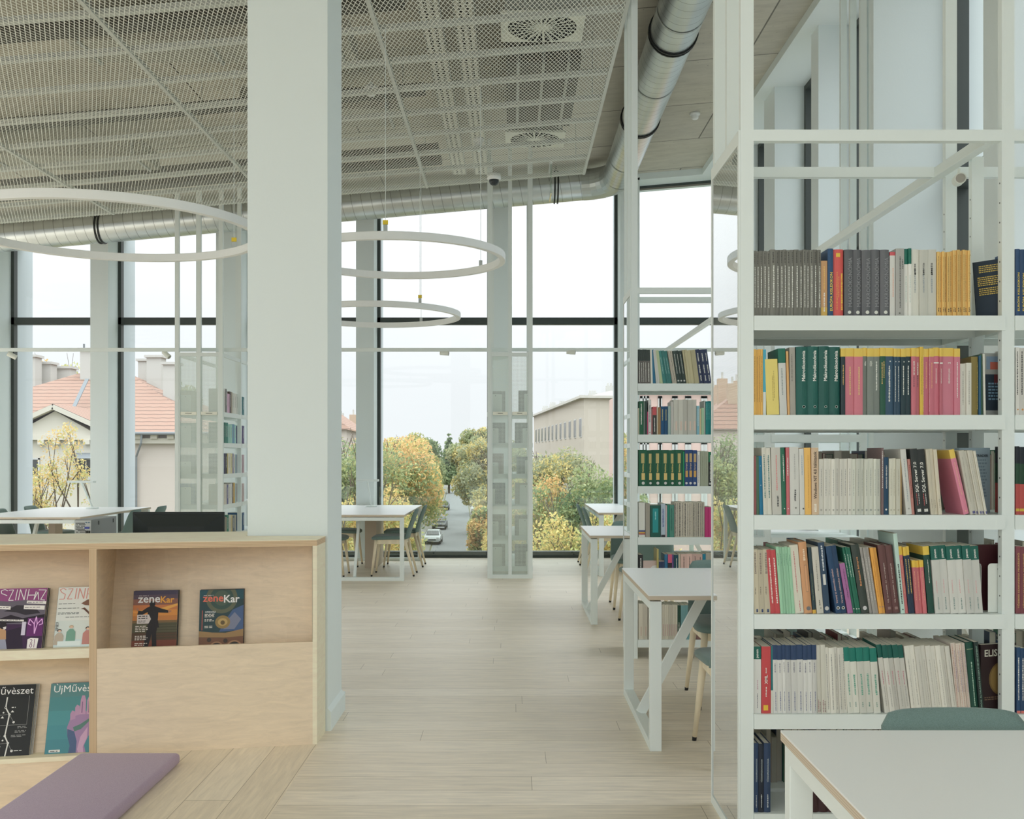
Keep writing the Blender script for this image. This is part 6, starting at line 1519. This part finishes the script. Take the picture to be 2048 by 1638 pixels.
# pediment wing
pl, pr, pa = sx(8, 58.5), sx(212, 58.5), sx(110, 58.5); pz, pt = sz(871, 58.5), sz(822, 58.5)
wg = MB(); wg.box(pl + .4, pr - .4, 58.5, 60, GZ, pz); wg.prism([(pl + .4, 58.5, pz), (pr - .4, 58.5, pz), (pa, 58.5, pt)], (0, 1.5, 0)); wg.build('gable_wall', [CREAMT], h1)
g = MB()
g.bar((pl - .1, 58.4, pz + .28), (pa, 58.4, pt + .22), .5, .26, up=(0, 0, 1)); g.bar((pa, 58.4, pt + .22), (pr + .1, 58.4, pz + .28), .5, .26, up=(0, 0, 1))
g.box(pl, pr, 58.25, 58.5, pz - .25, pz); x = pl + .3
while x < pr - .5: g.box(x, x + .35, 58.2, 58.5, pz - .5, pz - .25); x += .85
g.build('pediment_moulding', [CREAMT], h1)
roof_face(h1, [(pl - .2, 58.2, pz + .4), (pa, 58.2, pt + .38), (pa, 65.5, pt + .38), (pl - .2, 62, pz + .4)]); roof_face(h1, [(pa, 58.2, pt + .38), (pr + .2, 58.2, pz + .4), (pr + .2, 62, pz + .4), (pa, 65.5, pt + .38)])
for (x0, x1) in ((42, 80), (153, 192)): win(h1, sx(x0, 58.5), sx(x1, 58.5), 58.5, sz(956, 58.5), sz(916, 58.5))
g = MB(); g.hexa([(sx(150, 58.5), 57.6, sz(917)), (sx(196, 58.5), 57.6, sz(917)), (sx(196, 58.5), 58.5, sz(908)), (sx(150, 58.5), 58.5, sz(908)), (sx(150, 58.5), 57.6, sz(916)), (sx(196, 58.5), 57.6, sz(916)), (sx(196, 58.5), 58.5, sz(906)), (sx(150, 58.5), 58.5, sz(906))]); g.build('window_canopy', [ZINC], h1)
g = MB(); g.bar((sx(200, 66), 64.0, sz(758, 64)), (sx(146, 61.5), 61.6, sz(815, 61.6)), .22, .06); g.build('valley_flashing', [ZINC], h1)
for (x0, x1, yt, yb, d) in ((32, 70, 714, 800, 69), (65, 101, 728, 800, 70.5), (109, 141, 737, 775, 72), (160, 187, 701, 790, 67), (276, 291, 722, 790, 70), (293, 322, 715, 800, 68), (326, 352, 729, 830, 65)):
    g = MB(); g.box(sx(x0, d), sx(x1, d), d, d + 1.0, sz(yb, d) - 1.5, sz(yt, d)); c = g.build('chimney', [CHIM], h1)
    g = MB(); g.box(sx(x0, d) - .12, sx(x1, d) + .12, d - .12, d + 1.12, sz(yt, d), sz(yt, d) + .16); g.build('chimney_cap', [CHIM], c)
g = MB(); d = 69; g.cyl((sx(168, d), d, sz(705, d)), (sx(168, d), d, sz(688, d)), .07, n=8); g.cyl((sx(186, d), d, sz(705, d)), (sx(186, d), d, sz(682, d)), .06, n=8); g.build('chimney_pipe', [ZINC], h1)

# long beige block at right, red-roofed houses at left of the street
bb = thing('apartment_block', 'long beige apartment block at right of the street beyond the trees', 'building', (8, 110, GZ))
XB = 6.2; XF = 2.8
q = [(XB, 90), (XF, 134), (XF + 9, 136), (XB + 9.3, 92)]
g = MB(); zt = 6.35; g.hexa([(x, y, GZ) for x, y in q] + [(x, y, zt) for x, y in q]); g.build('wall', [BEIGEW], bb)
q2 = [(XB - .35, 89.6), (XF - .35, 134), (XF + 9, 136.4), (XB + 9.6, 91.6)]
g = MB(); g.hexa([(x, y, zt) for x, y in q2] + [(x, y, zt + .22) for x, y in q2]); g.build('eaves', [LEDGE], bb)
g = MB(); g.hexa([(XB + .5, 90.5, zt + .2), (XF + .5, 133.5, zt + .2), (XF + 8.5, 135.5, zt + .2), (XB + 8.8, 92.5, zt + .2), (XB + 3.5, 94, zt + 1.1), (XF + 3.5, 131, zt + 1.1), (XF + 5.5, 132, zt + 1.1), (XB + 5.8, 95, zt + 1.1)]); g.build('roof', [PO('grey_roofing', (206, 204, 198))], bb)
for i in range(12):
    t0 = (i + .35) / 12.5; y0 = 90 + 44 * t0; x0 = XB + (XF - XB) * t0; y1 = y0 + 1.3; x1 = x0 + (XF - XB) * 1.3 / 44
    for zz in (3.0, -.2, -3.4):
        f = MB(); f.hexa([(x0 - .05, y0, zz), (x1 - .05, y1, zz), (x1 + .05, y1, zz), (x0 + .05, y0, zz), (x0 - .05, y0, zz + 1.7), (x1 - .05, y1, zz + 1.7), (x1 + .05, y1, zz + 1.7), (x0 + .05, y0, zz + 1.7)]); w = f.build('window', [WFR], bb)
        p = MB(); p.hexa([(x0 - .08, y0 + .12, zz + .1), (x1 - .08, y1 - .12, zz + .1), (x1, y1 - .12, zz + .1), (x0, y0 + .12, zz + .1), (x0 - .08, y0 + .12, zz + 1.6), (x1 - .08, y1 - .12, zz + 1.6), (x1, y1 - .12, zz + 1.6), (x0, y0 + .12, zz + 1.6)]); p.build('pane', [DGL], w)
for (x, y, w, h) in ((XB + 2.2, 93, .9, 1.6), (XB + 1.0, 98, .8, 1.0), (XB + .6, 106, .7, 1.1), (XF + 2.4, 115, .7, .9), (XF + 1.6, 122, .8, 1.2), (XF + 1.0, 131, .8, 1.2), (XB + 3.8, 94, 1.0, 2.3)):
    g = MB(); g.box(x, x + w, y, y + .8, zt + .2, zt + .3 + h * .6); c = g.build('chimney', [CHIM], bb)
    g = MB()
    for j in range(3): g.cyl((x + w * (.2 + .3 * j), y + .4, zt + .3 + h * .6), (x + w * (.2 + .3 * j), y + .4, zt + .55 + h * .6), .09, n=8)
    g.build('chimney_pot', [CHIM], c)
for k, (ya, yb, xo, zr, lb) in enumerate(((104, 128, -11.2, 8.2, 'nearer red-roofed house left of the street behind the column'), (129, 175, -10.5, 5.6, 'farther red-roofed house left of the street above the trees'))):
    hh = thing('house', lb, 'house', (-20, ya, GZ)); fx = lambda d: rl(d) + xo + 2.8
    ev = zr - 4.2
    g = MB(); g.hexa([(fx(ya), ya, GZ), (fx(yb), yb, GZ), (fx(yb) - 11, yb, GZ), (fx(ya) - 11, ya, GZ), (fx(ya), ya, ev), (fx(yb), yb, ev), (fx(yb) - 11, yb, ev), (fx(ya) - 11, ya, ev)]); g.build('wall', [CREAMW], hh)
    roof_face(hh, [(fx(ya) + .5, ya - .4, ev), (fx(yb) + .5, yb, ev), (fx(yb) - 5.5, yb - 3, zr), (fx(ya) - 5.5, ya + 3, zr)]); roof_face(hh, [(fx(ya) - 11.5, ya - .4, ev), (fx(ya) + .5, ya - .4, ev), (fx(ya) - 5.5, ya + 3, zr)]); roof_face(hh, [(fx(yb) - 11.5, yb, ev), (fx(ya) - 11.5, ya - .4, ev), (fx(ya) - 5.5, ya + 3, zr), (fx(yb) - 5.5, yb - 3, zr)])
    for j in range(7):
        y = ya + (yb - ya) * (j + .5) / 7; g = MB(); x = fx(y) - 4.2 - (j % 2); g.box(x - .5, x + .5, y, y + .8, zr - 2, zr + .5 + .5 * (j % 3)); c = g.build('chimney', [PO('buff_chimney', (220, 196, 172), k=XW)], hh)
        g = MB(); g.cyl((x, y + .4, zr + .5 + .5 * (j % 3)), (x, y + .4, zr + 1.2 + .5 * (j % 3)), .12, n=8); g.build('chimney_pot', [CHIM], c)
pk = thing('house', 'pale pink house front glimpsed through the second bookcase', 'house', (20, 52, GZ))
PD = 52.0
g = MB(); g.box(sx(1256, PD), sx(1640, PD), PD, 62, GZ, sz(779, PD)); g.build('wall', [PINKW], pk)
g = MB(); g.box(sx(1253, PD), sx(1644, PD), PD - .3, PD + .2, sz(779, PD), sz(776, PD)); g.build('cornice', [LEDGE], pk)
for (x0, x1) in ((1280, 1298), (1316, 1324), (1344, 1355), (1370, 1382), (1402, 1414), (1440, 1460), (1490, 1515)):
    for (yt, yb) in ((792, 832), (884, 925), (982, 1030)): win(pk, sx(x0, PD), sx(x1, PD), PD, sz(yb, PD), sz(yt, PD), frame=.12)

# ---------------- trees
NPR = np.random.default_rng(3)
def leaf_cloud(name, parent, centers, radii, N, size, cols, flat=.8):
    """N small leaf blades scattered through overlapping blobs"""
    nb = len(centers); wts = np.array([r ** 2 for r in radii]); wts = wts / wts.sum()
    idx = NPR.choice(nb, N, p=wts); dirs = NPR.normal(size=(N, 3)); dirs /= np.linalg.norm(dirs, axis=1)[:, None]
    rad = NPR.random(N) ** .45
    pos = np.array(centers)[idx] + dirs * (np.array(radii)[idx] * rad)[:, None] * np.array([1, 1, flat])
    a = NPR.normal(size=(N, 3)); a /= np.linalg.norm(a, axis=1)[:, None]; b = np.cross(a, NPR.normal(size=(N, 3))); b /= np.linalg.norm(b, axis=1)[:, None]
    s = (size * (0.6 + .8 * NPR.random(N)))[:, None]
    v = np.stack([pos - a * s, pos + b * s * .45, pos + a * s, pos - b * s * .45], axis=1).reshape(-1, 3)
    org = np.zeros(3); p = parent
    if p is not None: org = np.array(p.location)
    me = bpy.data.meshes.new(name); me.vertices.add(N * 4); me.loops.add(N * 4); me.polygons.add(N)
    me.vertices.foreach_set('co', (v - org).ravel()); me.loops.foreach_set('vertex_index', np.arange(N * 4)); me.polygons.foreach_set('loop_start', np.arange(N) * 4)
    cm = NPR.integers(0, len(cols), nb)[idx]; mix = NPR.random(N) < .45; cm = np.where(mix, NPR.integers(0, len(cols), N), cm)
    for c in cols: me.materials.append(c)
    me.polygons.foreach_set('material_index', cm.astype(np.int32)); me.update()
    o = bpy.data.objects.new(name, me); C.objects.link(o); o.parent = parent
    return o
def leafm(n, rgb):
    if n in MATS: return MATS[n]
    m, nt, b, out = base_mat(n); b.inputs['Base Color'].default_value = (*lin(rgb, XO * 1.85), 1); b.inputs['Roughness'].default_value = .7; b.inputs['Specular IOR Level'].default_value = .2  # leaf tone raised, outdoor haze put into the colour
    tl = nd(nt, 'ShaderNodeBsdfTranslucent'); tl.inputs[0].default_value = (*lin(rgb, XO * 1.85), 1); mx = nd(nt, 'ShaderNodeMixShader'); mx.inputs[0].default_value = .4
    nt.links.new(b.outputs[0], mx.inputs[1]); nt.links.new(tl.outputs[0], mx.inputs[2]); nt.links.new(mx.outputs[0], out.inputs[0]); MATS[n] = m; return m
YLW = [leafm('leaf_yellow', (214, 196, 132)), leafm('leaf_gold', (206, 178, 120)), leafm('leaf_lime', (182, 184, 124))]
MIX = [leafm('leaf_yellow', 0), leafm('leaf_olive', (158, 164, 112)), leafm('leaf_green', (138, 154, 112)), leafm('leaf_amber', (208, 174, 122))]
GRNL = [leafm('leaf_green', 0), leafm('leaf_sage', (162, 172, 130)), leafm('leaf_olive', 0), leafm('leaf_deep', (114, 132, 100))]
SAGE = [leafm('leaf_sage', 0), leafm('leaf_grey_green', (164, 168, 136)), leafm('leaf_straw', (196, 184, 126)), leafm('leaf_grey_green2', (146, 152, 124))]  # pale greyed leaves put distance haze into the crown colours
BARK = PO('bark', (128, 116, 100))
def branches(g, p, d, L, r, depth, tips, rng, spread=.6):
    q = p + d * L; g.cyl(p, q, r, r * .66, 7, caps=False)
    if depth == 0: tips.append(q); return
    for i in range(3 if depth > 1 else 2):
        nd_ = (d + Vector((rng.uniform(-spread, spread), rng.uniform(-spread, spread), rng.uniform(-.15, spread * .7)))).normalized()
        branches(g, q, nd_, L * rng.uniform(.62, .82), r * .62, depth - 1, tips, rng, spread)
    tips.append(q)
def tree(x, y, h, R, cols, label, seed, N=9000, size=.17, group='street trees beyond the windows', sparse=False):
    t = thing('tree', label, 'tree', (x, y, GZ), 0, group); rng = random.Random(seed)
    g = MB(); tips = []
    branches(g, Vector((x, y, GZ)), Vector((0, 0, 1)), h * .36, h * .018 + .04, 4, tips, rng, 1.15 if sparse else .75)
    zmax = max(p.z for p in tips); k = h / (zmax - GZ + .4)
    g.v = [(x + (a - x) * 1.0, y + (b - y) * 1.0, GZ + (c - GZ) * k) for a, b, c in g.v]; tips = [Vector((p.x, p.y, GZ + (p.z - GZ) * k)) for p in tips]
    mr = max(math.hypot(p.x - x, p.y - y) for p in tips); s = (R * .86) / mr
    g.v = [(x + (a - x) * s, y + (b - y) * s, c) for a, b, c in g.v]; tips = [Vector((x + (p.x - x) * s, y + (p.y - y) * s, p.z)) for p in tips]
    g.build('branches', [BARK], t, smooth=True, recalc=False)
    if sparse: cen = [tuple(p) for p in tips if p.z > GZ + h * .4]; rad = [R * .13] * len(cen)
    else:
        cen = []; rad = []
        for i in range(26):
            a = rng.uniform(0, 2 * PI); u = rng.uniform(-.75, .8); w_ = math.sqrt(max(0, 1 - u * u)) * R * rng.uniform(.45, .8)
            cen.append((x + w_ * math.cos(a), y + w_ * math.sin(a), GZ + h * .60 + u * h * .33)); rad.append(R * rng.uniform(.26, .42))
    leaf_cloud('foliage', t, cen, rad, N, size, cols, 1.0)
    return t
T_ = [  # px column, depth, top row, crown radius, colours, look
    (104, 30, 838, 2.3, YLW, 'sparse yellow tree before the cream house at left', 1),
    (700, 52, 842, 3.3, GRNL, 'green tree showing between the column and the first pier', 0),
    (712, 40, 905, 2.4, YLW, 'low yellow tree beside the column edge', 0),
    (778, 62, 862, 3.4, MIX, 'broad yellow-green tree left of the street, nearest the window', 0),
    (810, 84, 868, 3.4, YLW, 'golden tree left of the street behind the broad yellow-green one', 0),
    (809, 110, 862, 4.0, MIX, 'olive tree farther along the left side of the street', 0),
    (828, 142, 862, 4.2, GRNL, 'grey-green tree far along the left side of the street', 0),
    (766, 45, 950, 1.7, YLW, 'low golden shrubby tree behind the window chairs', 0),
    (953, 165, 850, 4.3, SAGE, 'grey-green tree far along the right side of the street', 0),
    (972, 125, 868, 4.2, SAGE, 'straw and sage tree right of the street left of the end-on bookcase', 0),
    (1005, 96, 880, 3.9, SAGE, 'pale tree hidden behind the end-on bookcase', 0),
    (976, 72, 1000, 1.7, MIX, 'low green-yellow tree at the right kerb below the street', 0),
    (1122, 67, 886, 3.3, SAGE, 'thinning grey tree before the beige apartment block', 0),
    (1100, 48, 930, 2.6, MIX, 'yellow tree low at the middle of the right window', 0),
    (1190, 46, 905, 2.4, GRNL, 'green tree at the right edge of the right window', 0),
    (1160, 36, 960, 2.2, YLW, 'nearest yellow-green tree below the beige block', 0),
    (1050, 55, 940, 2.4, YLW, 'golden tree right behind the end-on bookcase', 0),
    (1385, 34, 1075, 1.8, MIX, 'shrubby tree low behind the desks at right', 0),
    (898, 260, 866, 3.0, GRNL, 'dark pointed conifer where the street ends', 2),
    (105, 95, 694, 5.0, YLW, 'pale yellow tree behind the chimneys at left', 0),
    (335, 90, 712, 3.0, SAGE, 'tree top between chimneys beside the far left bookcase', 0),
]
for i, (px, d, top, R, cols, lb, mode) in enumerate(T_):
    x = (px - CX) * d / F; h = EYE + (HY - top) * d / F - GZ
    if mode == 2:
        t = thing('tree', lb, 'tree', (x, d, GZ), 0, 'street trees beyond the windows'); g = MB(); g.cyl((x, d, GZ), (x, d, GZ + h), .3, .03, 8); g.build('trunk', [BARK], t)
        cen = [(x, d, GZ + h * (.25 + .72 * q / 11)) for q in range(12)]; rad = [.3 + 3.0 * (1 - q / 11.5) for q in range(12)]; leaf_cloud('foliage', t, cen, rad, 4000, .45, [MATS['leaf_deep'], MATS['leaf_green']], .5)
    else:
        tree(x, d, h, R, cols, lb, 20 + i, N=(6500 if mode == 1 else 17000), size=(.042 if mode == 1 else .0015 * d + .015), sparse=(mode == 1))

# ---------------- parked cars
def car():
    t = thing('car', 'x', 'car', (0, 0, 0), 0, 'cars parked along the street')
    prof = [(-2.1, .35), (-2.12, .62), (-1.95, .80), (-1.2, .90), (-.55, 1.38), (.75, 1.43), (1.45, .98), (2.05, .90), (2.1, .5), (2.05, .32)]
    g = MB(); W = .86
    def ring(x, tw): return [(x * (W if z < 1.0 else W * (1 - .28 * min(1, (z - 1.0) / .4))), y, z) for y, z in tw]
    vs = ring(-1, prof) + ring(1, prof); n = len(prof)
    g.add(vs, [tuple(range(n))[::-1], tuple(range(n, 2 * n))] + [(i, (i + 1) % n, n + (i + 1) % n, n + i) for i in range(n)])
    body = g.build('body', [CARP], None, (0, 0, 0), bevel=.05); body.parent = t
    g = MB(); g.quad((-.70, -1.16, .95), (.70, -1.16, .95), (.60, -.60, 1.34), (-.60, -.60, 1.34)); g.v = [(x, y - .03, z + .02) for x, y, z in g.v]; g.quad((-.6, .80, 1.40), (.6, .80, 1.40), (.68, 1.38, 1.04), (-.68, 1.38, 1.04)); o = g.build('window_glass', [DGL], None, (0, 0, 0)); o.parent = t
    g = MB()
    for s in (-1, 1): g.add([(s * .875, -1.0, .95), (s * .875, 1.2, .98), (s * .70, .68, 1.36), (s * .70, -.5, 1.33)], [(0, 1, 2, 3)])
    o = g.build('side_window', [DGL], None, (0, 0, 0)); o.parent = t
    for sx_ in (-1, 1):
        for y in (-1.35, 1.3):
            g = MB(); g.cyl((sx_ * .68, y, .31), (sx_ * .88, y, .31), .31, n=18); o = g.build('wheel', [BLACK], None, (0, 0, 0)); o.parent = t
        g = MB(); g.box(sx_ * .45, sx_ * .78, -2.14, -2.0, .60, .74); o = g.build('headlamp', [LENSW], None, (0, 0, 0)); o.parent = t
    g = MB(); g.box(-.4, .4, -2.15, -2.0, .44, .56); o = g.build('grille', [BLACK], None, (0, 0, 0)); o.parent = t
    return t
CARP = M('car_silver', (214, 218, 218), .3, metal=.2, k=XO * 1.1); LENSW = M('headlamp_glass', (230, 232, 230), .2, k=XO)
CARD = M('car_dark', (90, 94, 98), .3, k=XO); CARW = M('car_white', (226, 228, 226), .35, k=XO)
c0 = car(); reg(c0)
def put_car(px, yb, lb, mat=None, first=False):
    d = (EYE - GZ) * F / (yb - HY); x = (px - CX) * d / F
    if first: c = c0; c.location = (x, d, GZ + .07); c['label'] = lb
    else: c = dup(c0, (x, d, GZ + .07), 0, lb)
    if mat:
        for k in KIDS[c.name]:
            if k.name.startswith('body'): k.data = k.data.copy(); k.data.materials[0] = mat
put_car(867, 1087, 'silver car parked at the left kerb, nearest the window', first=True)
put_car(880, 1058, 'dark car parked behind the silver one at the left kerb', CARD)
put_car(888, 1020, 'small dark car farthest up the left kerb', CARD)
put_car(954, 1026, 'white van-like car at the right kerb, the farther one', CARW)
put_car(960, 1058, 'pale car at the right kerb half hidden by leaves', CARW)

# ================================================================== light, sky, camera
w = bpy.data.worlds.new('overcast_sky'); SC.world = w; w.use_nodes = True; nt = w.node_tree; nt.nodes.clear()
out = nd(nt, 'ShaderNodeOutputWorld'); bg = nd(nt, 'ShaderNodeBackground')
tc = nd(nt, 'ShaderNodeTexCoord'); sp = nd(nt, 'ShaderNodeSeparateXYZ'); nt.links.new(tc.outputs['Generated'], sp.inputs[0])
up = mth(nt, 'MAXIMUM', sp.outputs[2], 0.0)
rear = mth(nt, 'MAXIMUM', mth(nt, 'MULTIPLY', sp.outputs[1], -1.0), 0.0)
mp = nd(nt, 'ShaderNodeMapping'); mp.inputs['Scale'].default_value = (1, 1, 3.5); nt.links.new(tc.outputs['Generated'], mp.inputs[0])
n = nd(nt, 'ShaderNodeTexNoise'); n.inputs['Scale'].default_value = 3.2; n.inputs['Detail'].default_value = 6; nt.links.new(mp.outputs[0], n.inputs['Vector'])
cl = mth(nt, 'MULTIPLY_ADD', n.outputs[0], .12, .94 - .06)
base = mth(nt, 'MULTIPLY_ADD', mth(nt, 'POWER', up, SKY_POW), SKY_UP, SKY_H)
base = mth(nt, 'ADD', base, mth(nt, 'MULTIPLY', mth(nt, 'POWER', rear, 1.0), SKY_REAR))
st = mth(nt, 'MULTIPLY', base, cl)
below = mth(nt, 'LESS_THAN', sp.outputs[2], -.01)
st = mth(nt, 'MULTIPLY', st, mth(nt, 'MULTIPLY_ADD', below, -.45, 1.0))
bg.inputs[0].default_value = (.935, .98, 1.0, 1); nt.links.new(st, bg.inputs[1]); nt.links.new(bg.outputs[0], out.inputs[0])

cam = bpy.data.cameras.new('camera'); co = bpy.data.objects.new('camera', cam); C.objects.link(co)
co.location = (0, 0, EYE); co.rotation_euler = (PI / 2, 0, 0); cam.sensor_width = 36; cam.lens = 36 * F / 2048
cam.shift_y = (HY - 819) / 2048; cam.shift_x = 0; cam.clip_end = 2000; cam.clip_start = .05
SC.camera = co
vs_ = SC.view_settings; vs_.view_transform = 'Standard'; vs_.look = 'None'; vs_.gamma = 1; vs_.use_curve_mapping = False; vs_.exposure = EXPOSURE
cy = SC.cycles; cy.max_bounces = 9; cy.diffuse_bounces = 6; cy.glossy_bounces = 4; cy.transparent_max_bounces = 40; cy.transmission_bounces = 4; cy.caustics_reflective = False; cy.caustics_refractive = False
